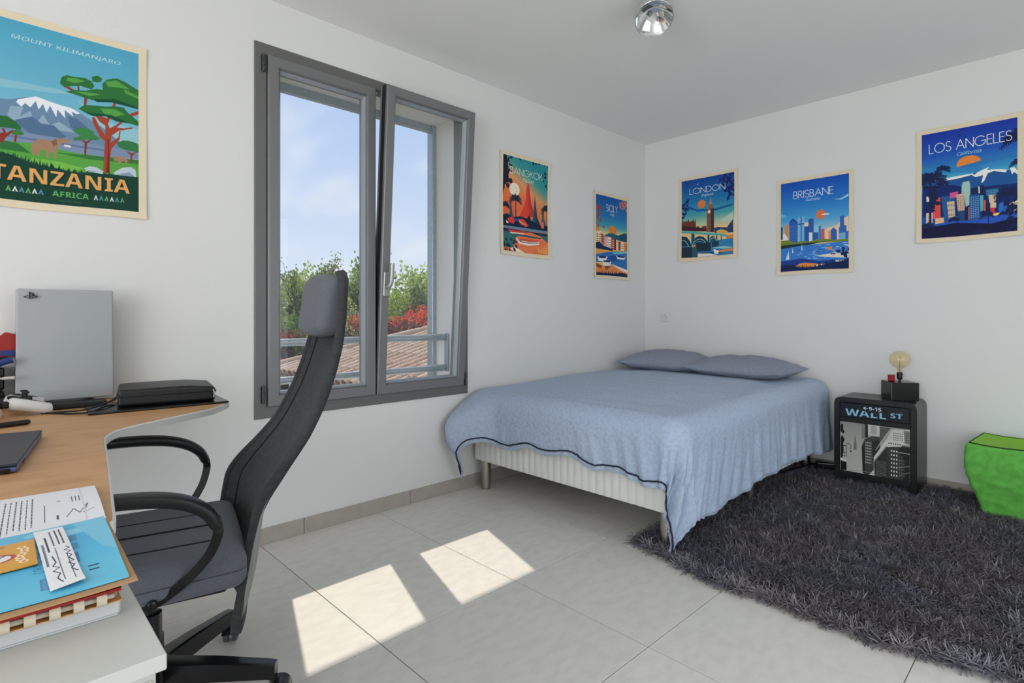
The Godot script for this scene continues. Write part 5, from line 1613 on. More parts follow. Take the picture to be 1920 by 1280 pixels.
func art_slip() -> ImageTexture:
	var t := Paint.new(34.0, 222.0, 3.6)
	t.fill(Color8(235, 234, 236))
	var ink := Color8(60, 62, 84)
	t.small_type(20.0, 12.0, 30.0, 90.0, 2, false, ink, 7, 1.4)
	t.line(Vector2(16.5, 90.0), Vector2(16.5, 200.0), 0.9, ink)
	t.small_type(15.0, 16.0, 18.0, 88.0, 1, false, ink, 10, 1.6)
	t.line(Vector2(26.5, 120.0), Vector2(26.5, 205.0), 0.9, ink)
	t.stroke([Vector2(28, 92), Vector2(31, 100), Vector2(25, 104), Vector2(31, 112), Vector2(26, 118), Vector2(31, 126), Vector2(27, 134), Vector2(31, 146), Vector2(25, 150), Vector2(30, 160), Vector2(26, 170), Vector2(31, 184)], 1.4, Color8(40, 44, 80))
	t.stroke([Vector2(11, 118), Vector2(13, 140), Vector2(9, 150), Vector2(15, 158), Vector2(8, 166), Vector2(14, 176), Vector2(10, 190), Vector2(14, 206)], 1.3, Color8(40, 44, 80))
	t.small_type(8.0, 40.0, 11.0, 105.0, 1, false, ink, 11, 2.0)
	t.small_type(3.0, 70.0, 6.0, 150.0, 1, false, Color8(120, 124, 140), 12, 2.4)
	return t.done()

func art_catalogue() -> ImageTexture:
	var t := Paint.new(134.0, 100.0, 8.0)
	t.grad(0.0, 0.0, 134.0, 100.0, [[0.0, Color8(96, 190, 226)], [0.5, Color8(72, 178, 224)], [1.0, Color8(104, 200, 232)]], 0.5)
	var pale := Color8(136, 208, 234)
	var mid := Color8(52, 138, 188)
	var ink := Color8(36, 92, 150)
	for k in 9:
		t.ellipse(20.0 + k * 14.0, 8.0 + 9.0 * (k % 3), 9.0, 5.0, pale)
	t.poly([118.0, 0.0, 134.0, 0.0, 134.0, 60.0, 128.0, 52.0, 122.0, 24.0], Color8(120, 200, 232))
	t.poly([40.0, 24.0, 118.0, 24.0, 118.0, 34.0, 40.0, 38.0], mid)
	t.poly([40.0, 41.0, 118.0, 37.0, 118.0, 47.0, 40.0, 54.0], Color8(62, 148, 198))
	t.poly([8.0, 58.0, 40.0, 56.0, 60.0, 62.0, 30.0, 70.0, 8.0, 72.0], Color8(70, 156, 206))
	t.text("Terres 2", 98.0, 52.0, 102.0, 68.0, ink, 0, 0.0, 1)
	t.small_type(105.0, 54.0, 111.0, 68.0, 3, false, ink, 21, 0.6)
	t.rect(112.0, 52.0, 117.0, 66.0, Color8(48, 120, 184))
	t.rect(100.0, 76.0, 116.0, 90.0, Color8(66, 140, 190))
	t.small_type(101.0, 77.0, 115.0, 89.0, 8, true, pale, 22, 0.5)
	t.small_type(120.0, 72.0, 124.0, 82.0, 2, true, Color8(30, 50, 90), 23, 1.6)
	t.ellipse(46.0, 72.0, 4.6, 7.0, Color8(46, 110, 186))
	# the title stands across the booklet
	t.text("ephoto", 36.0, 74.0, 43.0, 97.0, Color8(38, 86, 138), 0, 0.0, 1)
	t.small_type(52.0, 76.0, 56.0, 92.0, 2, false, ink, 24, 0.9)
	t.small_type(60.0, 58.0, 66.0, 90.0, 2, false, ink, 25, 0.7)
	t.small_type(68.0, 68.0, 84.0, 94.0, 4, false, mid, 26, 0.8)
	return t.done()

func art_leaflet() -> ImageTexture:
	var t := Paint.new(120.0, 100.0, 6.0)
	t.fill(Color8(224, 160, 54))
	t.small_type(50.0, 4.0, 96.0, 12.0, 1, true, Color8(90, 60, 30), 31, 3.5)
	# a round sign with a bar, on a pale figure
	t.poly([0.0, 40.0, 40.0, 36.0, 62.0, 70.0, 60.0, 100.0, 0.0, 100.0], Color8(214, 220, 206))
	t.ellipse(52.0, 34.0, 26.0, 14.0, Color8(176, 206, 216))
	t.ellipse(54.0, 34.0, 18.0, 9.0, Color8(206, 110, 90))
	t.ellipse(74.0, 52.0, 26.0, 17.0, Color8(190, 60, 56))
	t.ellipse(74.0, 52.0, 21.0, 13.0, Color8(240, 236, 228))
	t.line(Vector2(60.0, 62.0), Vector2(90.0, 42.0), 4.0, Color8(80, 90, 150))
	for k in 7:
		t.ellipse(106.0 + 3.0 * sin(k * 1.1), 24.0 + k * 9.0, 5.0, 5.4, Color8(250, 228, 190))
		t.ellipse(106.0 + 3.0 * sin(k * 1.1), 24.0 + k * 9.0, 2.4, 3.2, Color8(224, 150, 60))
	return t.done()

# ------------------------------------------------------------------ poster prints

func art_tanzania() -> ImageTexture:
	var t := Paint.new(100.0, 140.6, 12.0)
	t.fill(Color8(236, 221, 192))
	t.grad(5.5, 5.5, 94.5, 135.2, [[0.00, Color8(84, 170, 202)], [0.45, Color8(120, 188, 212)], [0.62, Color8(176, 212, 220)], [1.00, Color8(176, 212, 220)]], 0.0)
	t.poly([4.0, 50.0, 25.7, 49.0, 44.0, 48.4, 53.6, 49.8, 40.9, 52.0, 25.7, 53.6, 4.0, 56.4], Color8(140, 196, 214))
	t.poly([54.7, 53.6, 73.8, 67.0, 95.7, 67.6, 95.7, 76.4, 73.8, 76.9], Color8(152, 203, 218))
	t.poly([4.0, 65.4, 16.9, 63.2, 22.7, 60.3, 30.6, 57.2, 36.7, 58.5, 44.0, 59.9, 51.5, 60.7, 56.9, 63.4, 64.7, 67.8, 71.5, 71.8, 80.9, 79.7, 94.8, 85.5, 94.8, 89.9, 4.0, 103.8], Color8(112, 142, 172))
	t.poly([16.9, 67.7, 23.7, 67.2, 21.7, 74.3, 27.6, 68.8, 30.6, 77.3, 34.7, 69.7, 38.8, 76.7, 44.0, 72.8, 53.6, 78.7, 44.0, 79.5, 36.7, 85.2, 28.6, 81.8, 19.8, 79.9, 15.0, 74.7], Color8(150, 176, 200))
	t.poly([18.8, 77.6, 28.6, 72.5, 33.7, 76.6, 40.9, 76.2, 48.3, 83.3, 40.9, 87.7, 30.6, 87.3, 24.7, 83.4], Color8(86, 116, 150))
	t.poly([49.3, 67.4, 54.7, 68.1, 63.6, 75.7, 56.9, 81.4, 50.4, 74.7], Color8(86, 116, 150))
	t.poly([20.8, 62.1, 30.6, 57.2, 36.7, 58.5, 44.0, 59.9, 51.5, 60.7, 56.7, 63.5, 54.7, 64.4, 51.5, 63.4, 52.6, 66.9, 47.2, 63.2, 47.7, 69.4, 43.0, 63.6, 42.4, 69.8, 38.8, 62.0, 36.7, 67.8, 34.7, 61.7, 32.2, 66.6, 30.6, 60.8, 27.6, 66.2, 24.7, 63.7, 22.7, 67.0, 19.8, 64.3], Color8(240, 244, 250))
	t.poly([4.0, 85.8, 40.9, 85.0, 94.8, 86.2, 94.8, 92.1, 4.0, 100.6], Color8(128, 148, 178))
	t.poly([4.0, 89.1, 40.9, 88.4, 73.8, 88.3, 73.8, 89.7, 40.9, 90.0, 4.0, 90.6], Color8(100, 122, 158))
	t.poly([4.0, 94.8, 30.6, 91.9, 51.5, 94.3, 94.8, 94.3, 94.8, 107.5, 4.0, 115.3], Color8(92, 166, 72))
	t.poly([4.0, 92.9, 20.8, 94.0, 28.1, 99.7, 4.0, 100.2], Color8(52, 118, 62))
	t.poly([40.9, 96.2, 64.7, 94.7, 94.8, 92.5, 94.8, 96.0, 62.5, 97.9], Color8(58, 124, 62))
	t.poly([28.6, 102.9, 43.0, 102.8, 60.2, 105.3, 51.5, 108.3, 25.7, 106.4], Color8(124, 192, 78))
	t.poly([4.0, 100.6, 16.9, 102.9, 22.7, 104.7, 30.6, 107.1, 40.9, 107.9, 51.5, 109.4, 62.5, 108.1, 73.8, 107.5, 95.2, 106.7, 94.4, 136.9, 4.0, 137.1], Color8(22, 66, 52))
	t.spikes(4.0, 103.3, 44.0, 108.7, 5.0, 34, Color8(22, 66, 52), 3)
	t.spikes(44.0, 109.4, 94.8, 107.5, 3.0, 40, Color8(22, 66, 52), 4)
	t.poly([4.0, 76.5, 15.0, 75.9, 19.8, 78.6, 22.7, 81.9, 22.2, 83.9, 16.9, 83.9, 4.0, 85.4], Color8(45, 108, 58))
	t.poly([16.9, 86.5, 20.8, 83.4, 24.2, 86.1, 22.7, 87.9, 17.9, 88.4], Color8(62, 130, 62))
	t.poly([4.0, 94.8, 4.0, 91.0, 13.1, 88.0, 12.1, 85.0, 13.6, 85.0, 14.5, 88.3, 17.9, 84.9, 18.3, 86.1, 14.5, 90.9, 12.6, 95.2], Color8(142, 56, 42))
	t.poly([18.5, 93.2, 19.3, 88.1, 20.3, 87.9, 19.8, 93.6], Color8(142, 56, 42))
	t.poly([29.1, 90.9, 32.2, 88.3, 36.7, 87.7, 39.8, 87.9, 43.0, 85.2, 46.1, 85.2, 49.9, 84.4, 50.4, 87.2, 46.1, 88.6, 44.0, 90.7, 42.8, 93.4, 42.4, 100.9, 40.9, 101.2, 40.7, 96.5, 38.3, 97.0, 38.0, 101.1, 36.5, 101.1, 36.2, 95.4, 33.2, 96.0, 32.9, 100.7, 31.5, 101.0, 31.1, 97.8, 30.1, 101.0, 28.8, 101.0, 28.9, 96.2, 28.4, 98.3, 27.8, 98.4, 27.8, 93.8], Color8(168, 132, 106))
	t.poly([39.3, 88.4, 42.4, 86.1, 43.0, 90.1, 40.9, 91.9], Color8(132, 98, 80))
	t.poly([46.8, 89.3, 51.0, 89.4, 51.0, 90.8, 47.2, 90.9], Color8(240, 234, 214))
	t.poly([52.0, 77.7, 55.8, 74.5, 61.3, 74.2, 65.8, 75.9, 64.7, 77.3, 69.5, 80.5, 67.0, 82.1, 60.2, 82.8, 53.1, 85.3, 52.3, 83.4, 56.9, 80.7, 54.7, 79.1], Color8(62, 134, 74))
	t.poly([59.1, 95.2, 59.4, 85.7, 55.8, 82.6, 60.2, 84.4, 64.7, 81.1, 60.8, 86.1, 60.2, 95.1], Color8(132, 60, 46))
	t.poly([70.9, 107.0, 71.5, 94.4, 72.1, 81.6, 69.2, 79.4, 64.7, 69.2, 63.9, 64.5, 65.8, 64.4, 69.2, 72.3, 72.4, 77.2, 72.4, 69.4, 68.8, 67.1, 65.3, 62.0, 73.6, 63.3, 78.5, 47.2, 80.3, 47.5, 76.4, 60.7, 74.1, 67.2, 75.2, 70.9, 79.7, 67.0, 88.0, 56.3, 95.2, 51.6, 95.2, 54.5, 88.0, 59.2, 79.7, 69.2, 84.4, 68.8, 90.5, 66.6, 90.5, 67.6, 80.9, 71.8, 76.4, 76.4, 75.9, 82.2, 80.9, 76.8, 81.5, 70.9, 82.3, 70.7, 81.8, 78.3, 76.4, 86.6, 75.2, 96.6, 75.2, 106.5], Color8(168, 72, 52))
	t.poly([72.9, 106.5, 74.1, 89.7, 73.6, 79.8, 74.5, 79.6, 75.2, 96.6, 75.2, 106.5], Color8(122, 44, 34))
	t.poly([59.1, 57.3, 59.1, 50.4, 53.6, 48.4, 47.4, 45.7, 48.3, 43.9, 54.7, 47.0, 61.1, 50.2, 60.4, 57.4], Color8(150, 62, 46))
	t.poly([55.4, 45.9, 54.7, 41.2, 55.8, 40.9, 56.5, 45.6], Color8(150, 62, 46))
	t.poly([44.5, 43.5, 45.6, 38.4, 48.8, 36.1, 53.6, 36.3, 59.1, 35.1, 63.6, 36.6, 65.5, 39.8, 63.6, 43.1, 56.9, 42.0, 51.5, 43.8, 47.2, 45.9], Color8(48, 116, 60))
	t.poly([63.8, 33.0, 67.5, 31.0, 70.4, 32.5, 69.5, 35.5, 67.0, 36.6, 64.2, 36.5], Color8(48, 116, 60))
	t.poly([47.7, 49.0, 53.6, 46.1, 60.2, 44.9, 67.0, 41.6, 70.9, 41.5, 70.4, 36.7, 73.8, 32.3, 79.7, 29.7, 85.6, 31.1, 90.5, 33.5, 95.9, 35.9, 95.9, 48.7, 94.2, 50.1, 85.6, 47.8, 78.5, 46.8, 69.2, 49.3, 64.7, 51.2, 60.2, 50.8, 54.7, 49.8], Color8(48, 116, 60))
	t.poly([55.6, 59.9, 59.1, 56.3, 67.0, 54.8, 72.7, 54.2, 78.5, 52.4, 84.4, 51.9, 88.0, 56.3, 91.1, 58.5, 95.4, 61.5, 94.9, 64.6, 88.0, 63.9, 79.7, 64.4, 72.7, 61.9, 64.7, 63.8, 59.1, 61.8], Color8(48, 116, 60))
	t.poly([49.3, 37.7, 54.7, 37.1, 59.7, 37.7, 53.6, 41.0, 48.0, 40.4], Color8(92, 164, 78))
	t.poly([52.6, 47.1, 62.5, 45.7, 69.8, 45.3, 62.5, 48.5], Color8(92, 164, 78))
	t.poly([72.4, 34.4, 79.7, 31.4, 88.7, 36.1, 80.9, 36.8, 73.8, 38.0], Color8(92, 164, 78))
	t.poly([69.2, 56.5, 78.5, 54.7, 85.0, 57.3, 78.5, 61.0, 71.5, 59.9], Color8(92, 164, 78))
	t.poly([84.4, 37.0, 95.7, 40.4, 95.7, 42.6, 85.6, 40.2], Color8(92, 164, 78))
	t.poly([64.7, 50.4, 78.5, 46.7, 85.6, 47.8, 94.4, 49.4, 94.4, 50.9, 84.4, 50.3, 76.2, 49.9, 67.0, 52.0], Color8(26, 82, 56))
	t.poly([59.1, 61.8, 64.7, 63.8, 72.7, 61.9, 79.7, 64.4, 88.0, 63.9, 84.4, 62.4, 76.2, 60.1, 67.0, 61.0], Color8(26, 82, 56))
	t.poly([79.7, 81.4, 84.4, 78.5, 90.5, 78.3, 95.9, 80.1, 95.9, 87.0, 91.7, 86.1, 85.6, 86.2, 80.9, 84.4], Color8(56, 126, 72))
	t.poly([88.7, 96.6, 89.0, 89.5, 85.6, 86.6, 89.9, 87.9, 93.5, 85.7, 90.2, 90.0, 89.9, 96.4], Color8(142, 60, 46))
	t.poly([77.6, 93.3, 79.7, 92.0, 84.4, 91.9, 87.1, 94.3, 86.4, 98.5, 85.0, 95.4, 82.6, 95.9, 82.0, 98.1, 80.9, 97.9, 80.3, 95.6, 78.5, 96.8], Color8(168, 132, 106))
	t.poly([59.1, 105.2, 62.5, 103.1, 67.0, 103.4, 71.2, 106.1, 70.4, 108.0, 60.2, 107.2], Color8(196, 210, 220))
	t.poly([77.7, 105.7, 83.2, 100.9, 89.3, 99.1, 92.4, 101.3, 92.9, 106.9, 85.6, 107.0, 78.5, 107.3], Color8(196, 210, 220))
	t.poly([62.5, 106.3, 69.8, 107.2, 60.2, 107.2], Color8(140, 162, 184))
	t.poly([79.7, 106.8, 88.3, 103.6, 92.0, 106.8, 84.4, 107.1], Color8(140, 162, 184))
	t.text("MOUNT KILIMANJARO", 17.0, 15.6, 82.0, 19.2, Color8(200, 226, 230), 0, 0.16)
	t.text("TANZANIA", 6.8, 111.4, 89.5, 122.2, Color8(20, 48, 40), 1)
	t.text("TANZANIA", 6.0, 110.4, 88.6, 121.2, Color8(232, 172, 100), 1)
	t.text("AFRICA", 40.0, 125.0, 62.0, 129.2, Color8(106, 180, 98), 1)
	t.text("FABULOUS TRAVEL", 44.5, 131.6, 58.0, 132.7, Color8(90, 140, 96), 0)
	for k in 6: t.poly([14.0 + k * 3.6, 129.0, 15.6 + k * 3.6, 124.8, 17.2 + k * 3.6, 129.0, 16.2 + k * 3.6, 129.0, 15.6 + k * 3.6, 127.0, 15.0 + k * 3.6, 129.0], [Color8(106, 180, 98), Color8(230, 232, 226), Color8(90, 150, 190)][k % 3])
	for k in 6: t.poly([65.0 + k * 3.4, 129.0, 66.4 + k * 3.4, 124.8, 67.8 + k * 3.4, 129.0, 67.0 + k * 3.4, 129.0, 66.4 + k * 3.4, 127.0, 65.8 + k * 3.4, 129.0], [Color8(230, 232, 226), Color8(90, 150, 190), Color8(106, 180, 98)][k % 3])
	t.border(5.5, 5.5, 94.5, 135.2, Color8(236, 221, 192))
	return t.done()

func art_bangkok() -> ImageTexture:
	var t := Paint.new(100.0, 140.6, 12.0)
	t.fill(Color8(236, 221, 192))
	t.grad(5.5, 5.5, 94.5, 135.2, [[0.00, Color8(44, 146, 156)], [0.16, Color8(70, 160, 156)], [0.30, Color8(236, 160, 110)], [0.45, Color8(243, 128, 82)], [0.80, Color8(238, 104, 70)], [1.00, Color8(238, 104, 70)]], -0.35)
	t.ellipse(27.4, 49.8, 9.7, 9.1, Color8(252, 238, 216))
	t.poly([18.9, 50.6, 20.5, 50.1, 20.5, 51.0], Color8(90, 60, 60))
	t.poly([27.8, 47.0, 29.8, 47.0, 28.0, 47.9], Color8(90, 60, 60))
	t.poly([30.7, 52.0, 33.0, 52.1, 30.7, 53.1], Color8(90, 60, 60))
	t.poly([36.9, 86.2, 40.7, 77.7, 47.2, 67.1, 49.5, 56.9, 50.2, 45.4, 52.1, 37.7, 53.3, 34.7, 54.7, 37.3, 56.6, 44.4, 58.2, 55.6, 60.6, 65.2, 65.1, 74.5, 65.6, 82.7], Color8(232, 74, 60))
	t.poly([53.7, 35.0, 54.7, 37.3, 56.6, 44.4, 58.2, 55.6, 60.6, 65.2, 65.1, 74.5, 65.6, 82.7, 55.6, 83.9], Color8(206, 58, 56))
	t.poly([60.1, 94.9, 64.2, 82.9, 66.1, 64.4, 67.8, 50.6, 69.7, 63.9, 72.6, 81.9, 79.5, 93.6], Color8(36, 96, 116))
	t.poly([67.8, 50.6, 69.7, 63.9, 72.6, 81.9, 79.5, 93.6, 69.7, 93.9], Color8(24, 66, 92))
	t.poly([79.5, 93.1, 82.4, 84.0, 83.6, 68.7, 84.6, 59.3, 85.9, 68.4, 87.6, 83.4, 91.9, 92.2], Color8(46, 104, 118))
	t.poly([15.6, 92.0, 18.3, 80.6, 20.5, 60.9, 22.7, 80.0, 25.6, 90.8], Color8(40, 88, 104))
	t.palm(29.4, 61.8, 11.8, Color8(26, 42, 62), 5)
	t.poly([28.7, 92.1, 29.2, 62.3, 30.5, 62.1, 30.3, 91.9], Color8(30, 44, 62))
	t.palm(10.2, 73.0, 9.2, Color8(26, 42, 62), 6)
	t.palm(92.6, 68.5, 11.7, Color8(26, 42, 62), 7)
	t.poly([92.1, 91.3, 92.4, 69.3, 93.6, 69.1, 93.6, 91.2], Color8(30, 44, 62))
	t.poly([5.4, 87.0, 13.4, 84.4, 22.2, 88.4, 38.0, 85.3, 51.9, 86.0, 55.6, 81.5, 60.1, 88.3, 78.2, 93.2, 95.7, 92.3, 96.2, 100.2, 49.5, 101.4, 5.4, 101.9], Color8(24, 42, 70))
	t.poly([13.4, 91.0, 22.7, 87.5, 29.4, 92.0, 24.9, 97.6, 15.6, 95.5], Color8(226, 70, 60))
	t.poly([33.5, 89.1, 44.9, 88.5, 54.7, 95.9, 50.0, 98.8, 38.0, 96.1], Color8(226, 82, 66))
	t.poly([35.7, 91.2, 49.5, 95.3, 49.5, 96.5, 36.2, 93.1], Color8(246, 170, 110))
	t.poly([27.8, 89.0, 34.8, 89.7, 34.8, 93.9, 27.8, 92.5], Color8(40, 80, 165))
	t.poly([10.8, 94.2, 15.6, 95.5, 15.6, 98.0, 11.3, 97.3], Color8(245, 215, 180))
	t.poly([79.5, 89.4, 85.6, 87.3, 86.9, 97.0, 80.7, 96.8], Color8(236, 120, 90))
	t.poly([5.4, 101.4, 49.5, 100.2, 96.2, 100.2, 96.2, 103.6, 49.5, 104.3, 5.4, 104.5], Color8(112, 142, 166))
	t.poly([5.4, 104.8, 96.2, 104.2, 96.2, 128.3, 5.4, 130.9], Color8(56, 116, 118))
	t.poly([5.4, 104.8, 96.2, 104.2, 96.2, 107.6, 49.5, 107.9, 5.4, 109.2], Color8(24, 52, 76))
	t.poly([13.4, 106.5, 47.2, 104.9, 50.0, 108.8, 24.5, 110.4], Color8(226, 66, 66))
	t.poly([35.7, 109.0, 56.6, 105.2, 78.2, 108.8, 95.2, 118.2, 95.2, 135.5, 47.2, 135.2, 24.5, 127.7, 28.9, 117.7], Color8(244, 130, 86))
	t.poly([24.5, 111.1, 49.5, 110.0, 80.7, 111.1, 80.7, 112.8, 49.5, 112.8, 24.5, 113.0], Color8(40, 96, 104))
	t.poly([17.8, 109.2, 42.6, 107.9, 47.2, 108.8, 20.0, 110.9], Color8(250, 236, 216))
	t.poly([32.3, 115.1, 73.3, 115.1, 74.6, 118.7, 40.7, 120.4], Color8(220, 96, 70))
	t.poly([28.9, 115.0, 38.0, 118.8, 56.6, 119.0, 75.8, 117.2, 76.3, 121.2, 54.2, 124.1, 35.7, 123.2], Color8(244, 242, 236))
	t.poly([33.0, 117.0, 40.3, 119.5, 56.6, 120.0, 75.3, 118.6, 74.3, 119.5, 54.2, 121.2, 38.0, 120.7], Color8(150, 60, 50))
	t.poly([27.8, 128.7, 47.2, 135.2, 26.7, 134.8, 15.6, 131.6], Color8(250, 236, 216))
	t.spikes(61.3, 136.1, 90.6, 135.5, 9.5, 14, Color8(226, 110, 62), 8)
	t.spikes(73.3, 130.1, 93.1, 131.9, 13.0, 8, Color8(244, 170, 90), 11)
	t.leaves(5.4, 5.1, 18.9, 45.6, 7.5, 46, Color8(24, 40, 62), 9)
	t.leaves(15.6, 4.3, 95.2, 4.9, 6.0, 22, Color8(24, 40, 62), 10)
	t.leaves(83.2, 13.3, 95.7, 45.0, 6.0, 12, Color8(24, 40, 62), 12)
	t.leaves(5.4, 119.9, 30.1, 133.6, 6.5, 20, Color8(24, 40, 62), 13)
	t.poly([5.5, 5.5, 12.0, 5.5, 15.0, 22.0, 16.5, 40.0, 9.0, 46.0, 5.5, 60.0], Color8(24, 40, 62))
	t.thin("BANGKOK", 18.9, 19.5, 83.2, 28.8, Color8(255, 246, 226))
	t.script_text("Thailand", 40.7, 32.0, 65.1, 35.7, Color8(240, 236, 214))
	t.border(5.5, 5.5, 94.5, 135.2, Color8(236, 221, 192))
	return t.done()

func art_sicily() -> ImageTexture:
	var t := Paint.new(100.0, 140.6, 12.0)
	t.fill(Color8(236, 221, 192))
	t.grad(5.5, 5.5, 94.5, 135.2, [[0.00, Color8(28, 92, 170)], [0.25, Color8(40, 124, 190)], [0.38, Color8(72, 168, 190)], [0.46, Color8(220, 214, 140)], [0.52, Color8(240, 200, 110)], [1.00, Color8(240, 190, 110)]], 0.0)
	t.ellipse(51.5, 60.3, 11.6, 7.7, Color8(240, 138, 66))
	t.poly([29.6, 69.4, 41.1, 65.6, 54.6, 64.6, 68.3, 66.8, 85.8, 61.2, 96.5, 60.9, 96.5, 75.7, 29.6, 73.9], Color8(34, 100, 130))
	t.poly([68.3, 66.8, 85.8, 61.2, 96.5, 60.9, 96.5, 75.7, 75.2, 73.6], Color8(26, 80, 116))
	t.poly([1.1, 57.1, 9.3, 57.5, 15.7, 60.6, 19.9, 65.4, 2.4, 66.2], Color8(232, 134, 76))
	t.poly([2.4, 65.3, 17.6, 62.6, 28.6, 70.6, 28.6, 86.4, 3.3, 84.2], Color8(244, 220, 180))
	t.poly([18.3, 65.6, 28.6, 70.6, 28.6, 86.4, 19.9, 85.2], Color8(206, 120, 80))
	t.poly([28.6, 72.5, 37.8, 70.9, 37.8, 91.3, 28.6, 91.1], Color8(232, 180, 200))
	t.poly([37.8, 71.6, 47.8, 71.9, 47.8, 91.9, 37.8, 91.9], Color8(246, 236, 216))
	t.poly([47.8, 72.2, 58.0, 72.5, 58.0, 91.9, 47.8, 92.1], Color8(192, 76, 56))
	t.poly([58.0, 73.6, 62.1, 73.3, 62.1, 91.6, 58.0, 91.9], Color8(60, 48, 66))
	t.poly([62.1, 74.0, 69.0, 74.6, 69.0, 91.0, 62.1, 91.6], Color8(244, 220, 180))
	t.poly([69.0, 76.1, 75.9, 76.3, 75.9, 90.9, 69.0, 91.0], Color8(180, 60, 50))
	t.poly([75.9, 76.7, 85.8, 77.0, 85.8, 90.5, 75.9, 90.9], Color8(246, 230, 206))
	t.poly([85.8, 77.2, 92.2, 77.5, 92.2, 90.4, 85.8, 90.5], Color8(232, 134, 76))
	t.poly([92.2, 77.7, 97.2, 77.6, 97.2, 90.4, 92.2, 90.4], Color8(206, 74, 60))
	t.windows(5.5, 67.8, 26.7, 81.8, 3, 4, Color8(52, 48, 70))
	t.windows(39.2, 75.0, 47.2, 89.6, 2, 4, Color8(52, 48, 70))
	t.windows(49.2, 75.2, 56.6, 89.8, 2, 4, Color8(250, 220, 190))
	t.windows(77.3, 79.3, 85.1, 88.6, 2, 3, Color8(52, 48, 70))
	t.poly([2.4, 83.0, 15.1, 80.9, 25.4, 86.7, 51.9, 90.8, 52.5, 94.2, 4.0, 92.4], Color8(24, 54, 88))
	t.poly([2.4, 92.9, 24.7, 95.2, 61.4, 95.3, 24.7, 100.5, 2.4, 102.9], Color8(244, 158, 86))
	t.poly([2.4, 102.2, 37.8, 96.5, 96.5, 90.5, 96.5, 126.0, 68.3, 121.6, 37.8, 113.7, 2.4, 114.1], Color8(50, 120, 192))
	t.poly([51.2, 96.7, 96.5, 90.9, 96.5, 94.5, 58.0, 98.9], Color8(120, 206, 208))
	t.poly([37.8, 103.8, 64.8, 99.9, 71.7, 107.3, 47.8, 112.7], Color8(34, 90, 160))
	t.poly([2.4, 113.7, 24.7, 120.2, 47.8, 116.9, 89.3, 128.3, 96.5, 135.2, 2.4, 136.1], Color8(240, 146, 84))
	t.poly([47.8, 115.4, 95.1, 122.5, 95.1, 128.1, 71.7, 123.3], Color8(250, 238, 222))
	t.poly([7.1, 115.7, 23.1, 120.3, 18.3, 124.4, 4.0, 121.1], Color8(150, 84, 60))
	t.poly([27.3, 120.1, 47.8, 118.9, 34.5, 126.9], Color8(150, 84, 60))
	t.poly([9.7, 105.0, 37.2, 103.8, 32.6, 112.2, 12.5, 112.3], Color8(248, 246, 240))
	t.poly([11.9, 104.5, 34.5, 104.0, 31.9, 107.2, 15.1, 107.6], Color8(36, 48, 96))
	t.poly([23.4, 111.2, 48.5, 110.4, 45.1, 119.0, 25.4, 119.4], Color8(248, 246, 240))
	t.poly([25.4, 110.7, 46.5, 110.5, 44.5, 113.3, 27.3, 113.6], Color8(36, 48, 96))
	t.poly([62.1, 100.1, 90.1, 100.5, 86.5, 105.9, 66.9, 106.0], Color8(248, 246, 240))
	t.poly([64.1, 99.8, 88.6, 100.6, 85.8, 102.8, 66.9, 102.9], Color8(36, 48, 96))
	t.poly([1.1, 130.6, 24.7, 131.2, 58.0, 131.5, 78.7, 128.5, 97.2, 130.5, 97.2, 135.9, 1.1, 136.9], Color8(22, 40, 78))
	t.spikes(2.4, 132.4, 34.5, 132.6, 8.0, 16, Color8(22, 40, 78), 14)
	t.spikes(34.5, 132.6, 95.8, 131.6, 7.0, 26, Color8(22, 40, 78), 15)
	t.leaves(2.1, 19.7, 25.4, 57.3, 8.0, 20, Color8(172, 70, 54), 16)
	t.leaves(71.0, 5.4, 94.3, 22.1, 8.0, 14, Color8(228, 130, 74), 17)
	t.thin("SICILY", 33.9, 18.6, 66.9, 29.4, Color8(255, 248, 230))
	t.script_text("Italy", 43.8, 32.3, 57.3, 36.0, Color8(240, 236, 220))
	t.border(5.5, 5.5, 94.5, 135.2, Color8(236, 221, 192))
	return t.done()

